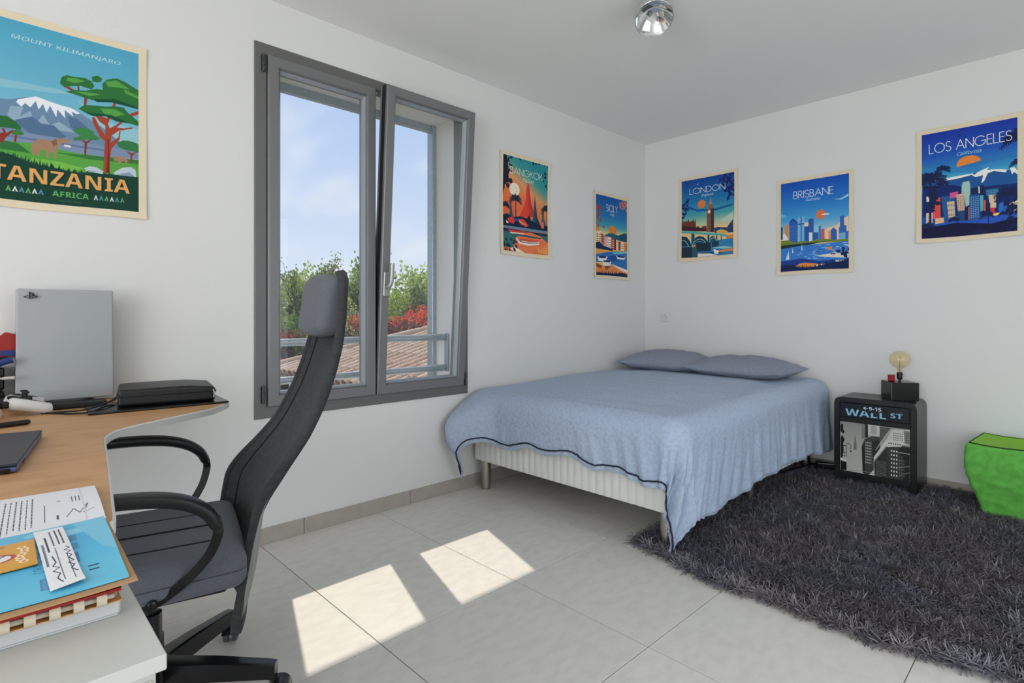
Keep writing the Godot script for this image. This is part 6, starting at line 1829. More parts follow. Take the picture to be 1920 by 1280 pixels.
func art_london() -> ImageTexture:
	var t := Paint.new(100.0, 140.6, 12.0)
	t.fill(Color8(236, 221, 192))
	t.grad(5.5, 5.5, 94.5, 135.2, [[0.00, Color8(24, 74, 158)], [0.30, Color8(40, 130, 184)], [0.46, Color8(78, 172, 180)], [0.56, Color8(180, 206, 170)], [0.64, Color8(244, 208, 152)], [1.00, Color8(244, 208, 152)]], 0.0)
	t.poly([5.6, 43.3, 33.1, 55.8, 64.5, 58.5, 92.8, 54.4, 92.8, 57.6, 64.5, 61.8, 33.1, 59.2, 5.6, 47.6], Color8(34, 96, 160))
	t.poly([73.0, 78.5, 84.6, 71.9, 92.8, 67.3, 92.8, 81.8, 78.0, 83.2], Color8(196, 214, 200))
	t.ellipse(40.5, 47.9, 6.7, 6.7, Color8(240, 130, 70))
	t.poly([5.6, 72.8, 7.5, 68.1, 9.0, 74.2, 12.1, 72.2, 15.8, 74.0, 17.6, 68.4, 19.3, 74.4, 24.9, 73.1, 26.6, 69.5, 28.2, 75.5, 30.2, 70.7, 31.3, 84.4, 34.9, 83.1, 38.4, 87.2, 43.7, 84.1, 49.0, 85.1, 49.3, 93.5, 5.6, 88.7], Color8(112, 64, 54))
	t.poly([5.6, 79.7, 14.9, 81.6, 31.3, 85.2, 49.3, 89.5, 49.3, 93.5, 5.6, 88.7], Color8(70, 40, 46))
	t.poly([49.5, 60.1, 61.4, 56.7, 61.8, 96.5, 49.5, 94.4], Color8(140, 92, 78))
	t.poly([56.3, 58.3, 61.4, 56.7, 61.8, 96.5, 56.6, 95.6], Color8(74, 50, 64))
	t.poly([50.7, 59.2, 52.1, 51.7, 55.6, 46.9, 59.0, 51.1, 61.1, 57.0], Color8(150, 104, 80))
	t.poly([53.2, 50.2, 55.9, 38.3, 58.7, 50.2], Color8(176, 150, 120))
	t.ellipse(53.3, 62.2, 2.6, 2.8, Color8(250, 222, 160))
	t.poly([50.0, 68.2, 61.1, 65.5, 61.1, 66.6, 50.0, 69.5], Color8(90, 60, 56))
	t.poly([61.4, 89.9, 67.9, 88.6, 74.6, 90.2, 83.0, 91.2, 84.6, 88.9, 92.8, 79.4, 93.1, 100.4, 62.8, 98.3], Color8(52, 72, 112))
	t.poly([64.5, 95.7, 73.0, 92.8, 83.0, 96.9, 86.6, 101.5, 67.9, 100.5], Color8(228, 184, 84))
	t.poly([81.3, 103.2, 92.8, 103.6, 92.8, 110.9, 83.0, 110.7], Color8(232, 140, 80))
	t.poly([5.6, 110.9, 33.1, 110.0, 93.1, 109.3, 93.1, 134.8, 5.6, 133.8], Color8(56, 136, 186))
	t.poly([5.6, 97.4, 14.9, 99.4, 20.8, 107.1, 22.6, 115.5, 5.6, 114.7], Color8(26, 64, 90))
	t.poly([27.3, 109.5, 29.5, 102.0, 36.6, 99.6, 44.8, 102.4, 51.1, 110.4, 51.1, 113.4, 27.7, 112.1], Color8(26, 64, 90))
	t.poly([53.3, 111.1, 55.9, 103.1, 60.2, 101.8, 64.5, 106.4, 65.2, 112.3], Color8(40, 92, 118))
	t.poly([22.8, 90.2, 28.7, 91.2, 28.7, 115.1, 22.8, 117.9], Color8(36, 90, 112))
	t.poly([50.7, 95.0, 54.2, 96.0, 54.2, 112.4, 50.7, 112.1], Color8(36, 90, 112))
	t.poly([64.9, 98.5, 67.2, 99.3, 67.2, 112.0, 64.9, 111.7], Color8(36, 90, 112))
	t.poly([73.0, 100.4, 74.6, 100.9, 74.6, 111.5, 73.0, 111.4], Color8(36, 90, 112))
	t.poly([5.6, 88.0, 24.0, 90.4, 50.7, 95.0, 74.6, 100.2, 83.6, 102.8, 83.6, 107.0, 74.6, 103.8, 50.7, 99.3, 24.0, 94.8, 5.6, 92.5], Color8(96, 178, 172))
	t.poly([5.6, 88.0, 24.0, 90.4, 50.7, 95.0, 74.6, 100.2, 83.6, 102.8, 83.6, 103.6, 74.6, 101.0, 50.7, 96.0, 24.0, 91.4, 5.6, 89.0], Color8(150, 210, 200))
	t.arc(5.5, 121.0, 13.0, 17.0, -90.0, 0.0, 1.0, Color8(150, 214, 204))
	t.arc(36.5, 116.5, 12.0, 11.5, -175.0, -5.0, 1.0, Color8(150, 214, 204))
	t.arc(36.5, 117.0, 10.0, 8.5, -175.0, -5.0, 0.6, Color8(120, 190, 190))
	t.arc(60.0, 113.5, 6.5, 8.0, -175.0, -5.0, 0.8, Color8(150, 214, 204))
	t.poly([5.6, 116.1, 24.0, 116.3, 33.4, 116.5, 33.8, 134.2, 5.6, 133.8], Color8(36, 56, 72))
	t.poly([24.0, 116.3, 33.4, 116.5, 33.8, 134.2, 24.4, 134.1], Color8(54, 92, 104))
	t.poly([29.5, 112.4, 56.3, 112.2, 56.3, 125.9, 33.8, 125.0], Color8(36, 56, 72))
	t.poly([57.7, 111.5, 69.6, 111.0, 69.6, 120.1, 57.7, 119.9], Color8(40, 70, 90))
	t.poly([23.1, 115.6, 29.5, 113.1, 31.6, 115.8, 24.0, 117.4], Color8(235, 150, 110))
	t.poly([57.7, 121.0, 78.0, 120.2, 92.8, 123.8, 78.0, 125.1], Color8(156, 208, 216))
	t.poly([64.5, 126.9, 92.8, 124.8, 93.1, 129.3, 71.3, 129.8], Color8(228, 142, 92))
	t.poly([36.6, 127.3, 64.5, 127.9, 78.0, 131.5, 50.7, 130.9], Color8(34, 70, 120))
	t.poly([34.0, 128.4, 54.2, 129.6, 67.9, 134.1, 34.0, 133.8], Color8(240, 234, 218))
	t.poly([60.4, 123.9, 62.8, 123.8, 66.2, 125.7, 69.9, 128.4, 67.9, 132.5, 62.1, 130.4], Color8(248, 246, 240))
	t.leaves(71.3, 2.7, 92.8, 21.2, 7.0, 30, Color8(28, 42, 104), 18)
	t.leaves(83.0, 17.1, 93.1, 41.5, 7.0, 26, Color8(28, 42, 104), 19)
	t.leaves(5.6, 38.1, 14.9, 65.3, 6.5, 22, Color8(28, 44, 104), 20)
	t.thin("LONDON", 19.7, 20.3, 79.7, 29.6, Color8(255, 252, 240))
	t.script_text("England", 39.8, 30.7, 59.7, 38.2, Color8(220, 236, 232))
	t.poly([32.0, 15.0, 35.5, 13.2, 34.5, 15.2], Color8(240, 240, 236))
	t.border(5.5, 5.5, 94.5, 135.2, Color8(236, 221, 192))
	return t.done()

func art_brisbane() -> ImageTexture:
	var t := Paint.new(100.0, 140.6, 12.0)
	t.fill(Color8(236, 221, 192))
	t.grad(5.5, 5.5, 94.5, 135.2, [[0.00, Color8(26, 84, 186)], [0.22, Color8(40, 122, 208)], [0.42, Color8(78, 168, 222)], [0.56, Color8(170, 206, 222)], [0.66, Color8(244, 208, 172)], [1.00, Color8(244, 208, 172)]], 0.0)
	t.poly([4.3, 48.5, 10.8, 51.7, 14.4, 54.7, 9.4, 55.6, 4.3, 54.6], Color8(110, 190, 228))
	t.poly([74.8, 38.1, 85.0, 37.9, 93.7, 32.9, 93.7, 36.4, 85.0, 40.0], Color8(170, 214, 234))
	t.poly([93.9, 63.2, 86.5, 67.2, 78.6, 75.4, 67.0, 77.0, 61.1, 92.3, 93.9, 95.5], Color8(246, 214, 184))
	t.ellipse(59.4, 57.2, 5.9, 6.7, Color8(240, 125, 70))
	t.poly([60.2, 57.1, 64.4, 56.5, 70.4, 57.1, 69.6, 58.6, 60.5, 58.5], Color8(250, 244, 238))
	t.poly([3.5, 68.3, 8.2, 69.6, 8.2, 87.8, 3.5, 87.3], Color8(36, 66, 132))
	t.poly([10.8, 68.3, 14.0, 65.7, 16.8, 69.0, 16.8, 91.7, 10.8, 91.1], Color8(220, 152, 96))
	t.poly([8.2, 79.4, 10.8, 79.0, 15.8, 86.3, 15.8, 92.3, 8.2, 91.6], Color8(240, 236, 226))
	t.poly([17.3, 62.6, 22.5, 58.1, 28.8, 64.6, 28.8, 94.7, 17.3, 94.3], Color8(50, 100, 186))
	t.poly([17.3, 62.6, 22.5, 58.1, 28.8, 64.6, 26.7, 65.2, 22.5, 61.4, 18.7, 64.3], Color8(34, 76, 156))
	t.poly([29.3, 57.8, 37.8, 57.1, 37.8, 94.7, 29.3, 94.5], Color8(124, 190, 230))
	t.poly([32.9, 57.6, 34.5, 57.6, 34.5, 94.7, 32.9, 94.7], Color8(60, 116, 190))
	t.poly([29.3, 67.0, 37.8, 67.0, 37.8, 68.6, 29.3, 68.5], Color8(36, 80, 150))
	t.poly([37.8, 66.6, 43.6, 66.4, 43.6, 72.9, 37.8, 72.2], Color8(246, 222, 190))
	t.poly([37.8, 71.9, 43.9, 72.3, 43.9, 94.4, 37.8, 94.1], Color8(44, 94, 180))
	t.poly([43.3, 62.5, 45.8, 61.6, 50.1, 62.8, 50.1, 93.4, 43.3, 93.2], Color8(44, 84, 164))
	t.poly([43.9, 81.1, 48.5, 81.5, 48.5, 93.9, 43.9, 93.5], Color8(228, 238, 242))
	t.poly([50.3, 73.6, 59.1, 72.9, 59.9, 94.7, 50.3, 94.1], Color8(152, 208, 236))
	t.poly([56.5, 73.6, 59.7, 73.2, 60.5, 94.8, 56.5, 94.7], Color8(70, 130, 202))
	t.poly([49.0, 81.7, 56.2, 82.2, 56.2, 95.0, 49.0, 94.6], Color8(50, 96, 170))
	t.poly([60.2, 77.9, 63.9, 77.8, 64.1, 93.3, 60.5, 93.3], Color8(226, 92, 80))
	t.poly([69.1, 81.8, 72.8, 80.8, 72.8, 94.8, 69.1, 94.5], Color8(236, 164, 100))
	t.poly([72.2, 80.7, 75.5, 77.2, 79.5, 81.5, 79.5, 94.9, 72.2, 94.8], Color8(54, 104, 186))
	t.poly([83.4, 61.8, 85.0, 63.1, 86.5, 62.2, 88.2, 61.7, 88.7, 75.5, 91.5, 76.4, 91.5, 95.0, 82.2, 94.0, 82.2, 78.0, 83.4, 77.4], Color8(60, 110, 188))
	t.poly([81.8, 86.0, 90.2, 85.2, 90.2, 95.4, 81.8, 94.9], Color8(124, 184, 220))
	t.poly([91.5, 84.0, 93.9, 83.4, 93.9, 95.2, 91.5, 95.0], Color8(70, 120, 196))
	t.windows(18.7, 68.5, 27.9, 92.0, 5, 9, Color8(90, 150, 214))
	t.windows(44.1, 64.1, 49.5, 80.9, 3, 7, Color8(90, 140, 210))
	t.poly([4.7, 89.7, 15.1, 89.2, 25.0, 93.5, 36.2, 92.8, 45.8, 94.4, 52.5, 92.1, 61.8, 92.0, 77.3, 94.6, 93.9, 94.6, 93.9, 98.6, 59.1, 96.7, 32.0, 98.6, 5.0, 99.8], Color8(122, 142, 62))
	t.poly([5.0, 96.2, 32.0, 96.1, 52.5, 96.1, 67.0, 95.7, 32.0, 100.6, 5.3, 103.5], Color8(34, 56, 62))
	t.poly([5.3, 101.4, 32.0, 99.2, 93.9, 97.7, 94.4, 123.1, 5.7, 123.4], Color8(62, 132, 216))
	t.strips(20.8, 100.3, 77.3, 121.0, 26, Color8(150, 206, 238), 21)
	t.strips(15.1, 101.3, 67.0, 124.5, 18, Color8(40, 84, 170), 22)
	t.strips(45.8, 99.6, 90.0, 113.4, 12, Color8(226, 238, 242), 23)
	t.poly([67.0, 104.4, 73.5, 103.2, 73.7, 107.8, 67.8, 108.2], Color8(240, 150, 90))
	t.poly([51.1, 115.4, 72.2, 113.1, 93.9, 113.5, 93.9, 120.5, 67.0, 117.9], Color8(240, 230, 210))
	t.poly([5.7, 119.6, 36.2, 118.0, 59.1, 123.3, 77.3, 121.7, 77.3, 126.7, 32.0, 128.1, 5.7, 126.4], Color8(34, 70, 150))
	t.poly([15.4, 117.7, 16.0, 102.9, 17.4, 117.4], Color8(246, 246, 242))
	t.poly([12.5, 118.1, 15.1, 107.4, 15.4, 118.0], Color8(246, 246, 242))
	t.poly([21.1, 108.6, 21.7, 100.4, 22.8, 108.4], Color8(246, 246, 242))
	t.poly([33.7, 105.9, 34.3, 96.3, 35.6, 105.8], Color8(246, 246, 242))
	t.poly([71.2, 113.3, 78.6, 112.8, 77.3, 115.0, 72.2, 114.6], Color8(150, 70, 50))
	t.poly([5.3, 124.9, 25.0, 126.4, 52.5, 130.8, 77.3, 125.3, 85.0, 125.1, 94.4, 120.3, 94.9, 135.2, 5.3, 136.1], Color8(26, 42, 88))
	t.poly([25.0, 128.2, 32.0, 124.8, 37.6, 124.0, 54.1, 126.3, 51.7, 130.8, 32.0, 130.8], Color8(238, 150, 78))
	t.spikes(5.7, 127.9, 51.1, 132.2, 5.0, 34, Color8(26, 42, 88), 24)
	t.spikes(51.1, 130.8, 93.7, 125.7, 7.0, 26, Color8(26, 42, 88), 25)
	t.leaves(83.7, 105.8, 93.9, 119.4, 8.0, 9, Color8(26, 42, 88), 26)
	t.thin("BRISBANE", 23.1, 19.8, 75.0, 30.1, Color8(255, 255, 248))
	t.script_text("Australia", 39.2, 33.6, 58.6, 34.2, Color8(226, 240, 244))
	t.border(5.5, 5.5, 94.5, 135.2, Color8(236, 221, 192))
	return t.done()

func art_la() -> ImageTexture:
	var t := Paint.new(100.0, 140.6, 12.0)
	t.fill(Color8(236, 221, 192))
	t.grad(5.5, 5.5, 94.5, 135.2, [[0.00, Color8(28, 58, 168)], [0.22, Color8(36, 92, 190)], [0.40, Color8(58, 156, 208)], [0.50, Color8(104, 208, 216)], [0.54, Color8(60, 130, 196)], [1.00, Color8(30, 60, 140)]], 0.0)
	t.ellipse(51.3, 49.1, 11.4, 9.3, Color8(246, 142, 62))
	t.poly([6.3, 47.5, 40.5, 51.8, 63.0, 52.5, 63.0, 61.1, 40.5, 58.4, 6.3, 53.6], Color8(52, 138, 202))
	t.poly([40.5, 51.8, 56.4, 49.1, 71.7, 46.0, 92.7, 45.2, 95.7, 45.9, 95.7, 49.6, 71.7, 51.4, 51.9, 54.4], Color8(50, 124, 194))
	t.poly([6.3, 65.7, 20.5, 64.4, 38.2, 62.6, 56.4, 61.6, 67.4, 59.1, 82.3, 64.4, 95.7, 64.4, 95.7, 89.9, 6.3, 75.6], Color8(36, 92, 160))
	t.poly([7.1, 64.0, 22.9, 64.1, 38.2, 62.6, 54.7, 61.9, 56.4, 63.9, 59.7, 61.2, 65.2, 58.9, 70.1, 57.0, 67.8, 60.3, 78.1, 61.4, 85.6, 63.6, 84.6, 66.5, 73.8, 62.8, 68.7, 64.4, 65.4, 72.9, 62.8, 75.0, 64.5, 65.9, 59.7, 66.5, 57.7, 67.0, 54.1, 63.5, 40.5, 65.7, 26.5, 66.2], Color8(250, 248, 240))
	t.poly([88.1, 61.9, 91.7, 61.9, 95.9, 68.3, 95.9, 72.4, 91.7, 67.3, 89.8, 70.0], Color8(250, 248, 240))
	t.poly([6.3, 69.5, 38.2, 72.6, 51.9, 79.3, 71.7, 79.7, 95.7, 80.9, 95.7, 114.0, 6.3, 108.2], Color8(24, 46, 112))
	t.poly([25.1, 84.7, 38.8, 86.3, 38.8, 112.6, 27.7, 111.5], Color8(40, 96, 156))
	t.poly([18.7, 85.3, 24.2, 85.9, 24.5, 111.6, 18.9, 111.5], Color8(232, 84, 74))
	t.poly([16.0, 84.2, 18.9, 85.2, 18.9, 111.2, 16.2, 111.2], Color8(30, 40, 78))
	t.poly([10.2, 83.0, 16.9, 83.4, 16.9, 90.0, 10.2, 89.3], Color8(244, 234, 214))
	t.poly([16.3, 99.2, 18.9, 99.3, 18.9, 111.5, 16.3, 111.5], Color8(232, 90, 132))
	t.poly([10.0, 103.5, 16.4, 104.0, 16.4, 117.2, 10.0, 117.1], Color8(244, 226, 198))
	t.poly([19.1, 111.0, 27.7, 110.9, 27.9, 118.6, 19.1, 118.5], Color8(242, 194, 152))
	t.poly([33.3, 81.7, 41.2, 81.0, 41.2, 88.0, 33.8, 88.4], Color8(226, 90, 152))
	t.poly([30.5, 92.3, 37.8, 92.2, 38.4, 112.5, 32.4, 113.2], Color8(226, 196, 164))
	t.poly([44.6, 75.2, 45.8, 70.7, 51.7, 70.3, 52.6, 75.0, 52.8, 98.2, 48.5, 100.7, 47.4, 84.3, 44.6, 84.2], Color8(170, 208, 194))
	t.poly([39.4, 84.8, 47.6, 84.1, 47.6, 105.0, 41.0, 104.7], Color8(216, 184, 162))
	t.poly([41.0, 104.7, 47.6, 104.7, 47.6, 117.4, 41.0, 116.6], Color8(38, 74, 124))
	t.poly([47.4, 101.7, 51.9, 101.8, 51.9, 117.4, 47.4, 117.4], Color8(30, 40, 82))
	t.poly([51.0, 101.4, 52.6, 101.3, 52.6, 116.6, 51.0, 116.7], Color8(236, 100, 84))
	t.poly([55.2, 79.5, 59.9, 79.1, 60.3, 88.1, 55.7, 87.4], Color8(30, 44, 84))
	t.poly([60.8, 78.1, 65.2, 77.4, 65.4, 88.9, 61.2, 88.2], Color8(30, 44, 84))
	t.poly([60.1, 78.6, 61.2, 78.5, 61.5, 86.5, 60.3, 86.4], Color8(240, 238, 228))
	t.poly([51.9, 86.8, 62.1, 87.8, 61.7, 118.3, 51.9, 116.5], Color8(42, 92, 156))
	t.poly([61.7, 89.7, 64.7, 89.1, 64.7, 107.3, 62.1, 108.4], Color8(92, 186, 184))
	t.poly([66.8, 83.4, 78.3, 83.3, 78.3, 92.6, 67.4, 90.9], Color8(42, 114, 154))
	t.poly([69.3, 90.3, 76.2, 90.8, 76.2, 106.0, 70.6, 105.5], Color8(232, 208, 172))
	t.poly([65.0, 95.9, 66.9, 95.1, 67.6, 107.7, 65.2, 108.2], Color8(232, 84, 74))
	t.poly([66.8, 99.6, 70.8, 99.3, 71.2, 109.0, 66.8, 108.4], Color8(30, 40, 78))
	t.poly([71.0, 105.3, 74.9, 105.6, 74.9, 112.9, 71.0, 112.4], Color8(228, 60, 70))
	t.poly([78.4, 102.5, 82.3, 99.6, 82.9, 114.2, 78.4, 113.6], Color8(54, 116, 206))
	t.poly([83.1, 105.6, 85.6, 104.8, 85.6, 113.2, 83.1, 112.8], Color8(54, 116, 206))
	t.poly([87.5, 104.0, 95.9, 97.5, 95.9, 111.5, 88.6, 112.2], Color8(232, 214, 182))
	t.ellipse(76.5, 113.7, 3.4, 1.7, Color8(244, 210, 116))
	t.windows(52.8, 89.5, 61.0, 115.1, 4, 12, Color8(150, 196, 226))
	t.windows(40.3, 86.9, 47.2, 103.9, 3, 8, Color8(160, 120, 110))
	t.windows(31.2, 94.3, 37.5, 111.4, 4, 3, Color8(120, 120, 130))
	t.windows(10.6, 104.9, 16.0, 116.1, 5, 5, Color8(36, 40, 70))
	t.windows(67.9, 84.7, 77.5, 91.3, 8, 3, Color8(110, 170, 200))
	t.windows(88.6, 101.9, 95.3, 110.5, 5, 2, Color8(120, 90, 80))
	t.poly([9.6, 119.8, 32.4, 116.2, 60.8, 117.6, 95.7, 111.9, 95.7, 125.5, 26.5, 125.9, 12.1, 125.2], Color8(46, 92, 196))
	t.poly([6.3, 122.1, 20.5, 120.7, 40.5, 118.6, 71.7, 123.8, 95.7, 119.5, 95.9, 135.7, 6.3, 135.7], Color8(24, 26, 66))
	t.poly([12.8, 116.5, 13.3, 63.9, 15.0, 61.2, 15.5, 64.3, 15.2, 116.8], Color8(26, 38, 82))
	t.palm(15.1, 62.0, 17.9, Color8(26, 38, 82), 31)
	t.palm(26.5, 51.3, 8.8, Color8(26, 38, 82), 32)
	t.palm(96.3, 27.4, 17.5, Color8(26, 38, 82), 33)
	t.palm(96.3, 56.3, 9.1, Color8(26, 38, 82), 37)
	t.palm(86.7, 90.5, 12.8, Color8(26, 38, 82), 34)
	t.poly([85.6, 109.8, 86.1, 90.4, 87.3, 90.6, 87.3, 110.1], Color8(26, 38, 82))
	t.palm(68.2, 112.4, 6.7, Color8(26, 38, 82), 35)
	t.poly([68.9, 123.2, 68.7, 112.5, 69.5, 112.6, 69.7, 123.3], Color8(26, 38, 82))
	t.palm(37.1, 114.2, 6.3, Color8(26, 38, 82), 36)
	t.palm(92.7, 128.7, 7.1, Color8(26, 38, 82), 38)
	t.palm(60.8, 133.6, 9.3, Color8(26, 38, 82), 39)
	t.palm(12.1, 119.4, 7.3, Color8(26, 38, 82), 40)
	t.palm(82.3, 113.6, 4.7, Color8(26, 38, 82), 41)
	t.leaves(13.3, 68.4, 20.5, 101.0, 9.0, 22, Color8(26, 38, 82), 42)
	t.leaves(84.4, 98.5, 95.7, 119.5, 9.0, 16, Color8(26, 38, 82), 43)
	t.thin("LOS ANGELES", 13.0, 19.0, 89.6, 30.3, Color8(255, 252, 238))
	t.script_text("California", 39.6, 35.7, 63.2, 36.0, Color8(170, 230, 222))
	t.poly([39.1, 14.5, 41.7, 13.9, 44.9, 13.5, 42.8, 15.0, 41.0, 14.9], Color8(26, 38, 82))
	t.border(5.5, 5.5, 94.5, 135.2, Color8(236, 221, 192))
	return t.done()

func city_art() -> ImageTexture:
	var t := Paint.new(100.0, 84.0, 8.0)
	t.fill(Color8(180, 180, 174))
	t.grad(0.0, 0.0, 100.0, 84.0, [[0.00, Color8(150, 150, 144)], [0.40, Color8(176, 176, 168)], [1.00, Color8(196, 196, 188)]], 0.0)
	t.poly([32.4, -0.1, 38.1, -0.1, 38.1, 22.8, 32.4, 26.2], Color8(128, 128, 122))
	t.poly([41.6, -0.1, 58.4, 0.1, 58.4, 17.2, 41.6, 18.3], Color8(205, 205, 196))
	t.windows(42.1, 1.7, 57.8, 15.8, 1, 9, Color8(120, 120, 115))
	t.poly([37.5, 0.0, 41.3, -0.1, 41.6, 22.3, 37.5, 22.9], Color8(20, 20, 19))
	t.poly([36.2, 25.5, 47.6, 18.9, 59.1, 18.7, 59.1, 50.3, 49.6, 58.4, 50.2, 85.5, 36.2, 86.5], Color8(66, 66, 63))
	t.poly([32.4, 36.5, 36.5, 25.5, 37.0, 86.3, 33.9, 82.3], Color8(30, 30, 28))
	t.poly([32.4, 36.5, 36.5, 25.5, 37.0, 27.8, 33.2, 39.5], Color8(100, 100, 96))
	t.windows(37.5, 28.5, 47.0, 66.7, 4, 8, Color8(214, 214, 205))
	t.poly([47.1, 26.0, 59.1, 24.1, 59.1, 44.1, 49.6, 56.8], Color8(44, 44, 42))
	t.poly([58.4, 1.0, 75.6, 1.7, 70.5, 10.0, 60.4, 25.4, 58.4, 25.7], Color8(92, 92, 88))
	t.poly([75.6, 2.0, 68.0, 15.8, 52.7, 42.2, 52.2, 40.7, 65.4, 15.4, 73.6, 2.0], Color8(170, 170, 163))
	t.poly([75.6, 2.9, 99.7, 1.2, 99.7, 25.1, 88.3, 26.9, 85.8, 21.3, 68.0, 21.1], Color8(206, 206, 197))
	t.windows(76.9, 7.6, 90.9, 22.0, 5, 4, Color8(110, 110, 105))
	t.poly([91.5, 2.6, 99.7, 3.0, 99.7, 25.1, 92.8, 23.2], Color8(130, 130, 124))
	t.windows(93.4, 5.3, 99.1, 23.7, 3, 5, Color8(60, 60, 57))
	t.poly([68.0, 33.3, 90.9, 29.5, 90.9, 84.6, 51.5, 86.8, 50.4, 60.5], Color8(60, 60, 57))
	t.poly([68.0, 33.3, 70.5, 86.2, 51.5, 86.8, 50.4, 60.5], Color8(48, 48, 46))
	t.poly([68.0, 21.1, 90.9, 20.5, 90.9, 28.3, 68.0, 33.3, 50.4, 61.6, 49.7, 53.7], Color8(216, 216, 207))
	t.poly([68.0, 30.3, 50.4, 58.2, 50.4, 61.6, 68.2, 33.6], Color8(150, 150, 144))
	t.windows(69.9, 24.6, 88.3, 29.1, 6, 1, Color8(30, 30, 28))
	t.windows(73.1, 35.5, 83.9, 81.6, 3, 7, Color8(225, 225, 216))
	t.windows(52.7, 57.7, 68.0, 82.2, 9, 10, Color8(140, 140, 134))
	t.poly([83.2, 35.2, 89.6, 27.5, 99.7, 28.0, 99.7, 84.1, 90.9, 84.6, 90.9, 44.4, 83.5, 41.9], Color8(26, 26, 24))
	t.poly([83.5, 35.2, 89.6, 26.7, 100.0, 27.3, 100.0, 28.7, 89.6, 28.9], Color8(120, 120, 115))
	t.poly([83.5, 38.5, 100.4, 39.0, 100.4, 40.5, 83.5, 40.3], Color8(150, 150, 144))
	t.windows(84.5, 50.0, 93.4, 79.5, 3, 6, Color8(120, 120, 115))
	t.poly([84.5, 63.5, 100.4, 58.1, 100.4, 59.3, 84.5, 65.0], Color8(140, 140, 134))
	t.poly([87.0, 74.9, 100.4, 68.4, 100.4, 69.6, 87.0, 76.1], Color8(130, 130, 124))
	t.poly([0.1, 9.6, 2.5, 3.4, 4.7, 5.6, 4.4, 13.8, 6.7, 16.7, 6.0, 21.0, 2.5, 19.1, 0.6, 17.8], Color8(16, 16, 15))
	t.poly([0.6, 29.3, 2.5, 24.0, 5.1, 26.9, 7.0, 31.5, 4.7, 36.0, 5.2, 49.9, 3.2, 63.4, 9.8, 65.3, 9.8, 83.2, 0.6, 84.2], Color8(16, 16, 15))
	t.poly([3.8, 40.6, 9.3, 40.8, 9.3, 41.8, 3.8, 41.9], Color8(16, 16, 15))
	t.poly([3.8, 53.1, 9.3, 53.3, 9.3, 54.3, 3.8, 54.4], Color8(16, 16, 15))
	t.poly([3.8, 58.7, 9.3, 58.2, 9.3, 59.2, 3.8, 60.0], Color8(16, 16, 15))
	t.poly([9.0, 37.3, 9.8, 37.2, 9.8, 60.4, 9.0, 60.5], Color8(16, 16, 15))
	t.arc(12.5, 42.0, 4.0, 5.0, -120.0, 60.0, 0.7, Color8(20, 20, 20))
	t.ellipse(16.2, 49.6, 1.2, 1.6, Color8(16, 16, 16))
	t.poly([20.3, 45.2, 22.0, 25.5, 22.7, 18.2, 23.5, 25.3, 25.0, 37.9, 24.5, 46.0], Color8(120, 120, 115))
	t.poly([0.1, 62.5, 9.8, 65.3, 9.8, 69.3, 0.1, 67.4], Color8(226, 226, 216))
	t.poly([3.8, 83.1, 9.8, 84.1, 36.2, 83.3, 36.2, 84.9, 7.0, 84.7], Color8(226, 226, 216))
	t.poly([41.9, 85.1, 50.2, 74.6, 50.2, 85.5], Color8(220, 220, 211))
	t.arc(36.0, 95.0, 36.0, 15.0, -150.0, -30.0, 0.8, Color8(150, 150, 146))
	return t.done()

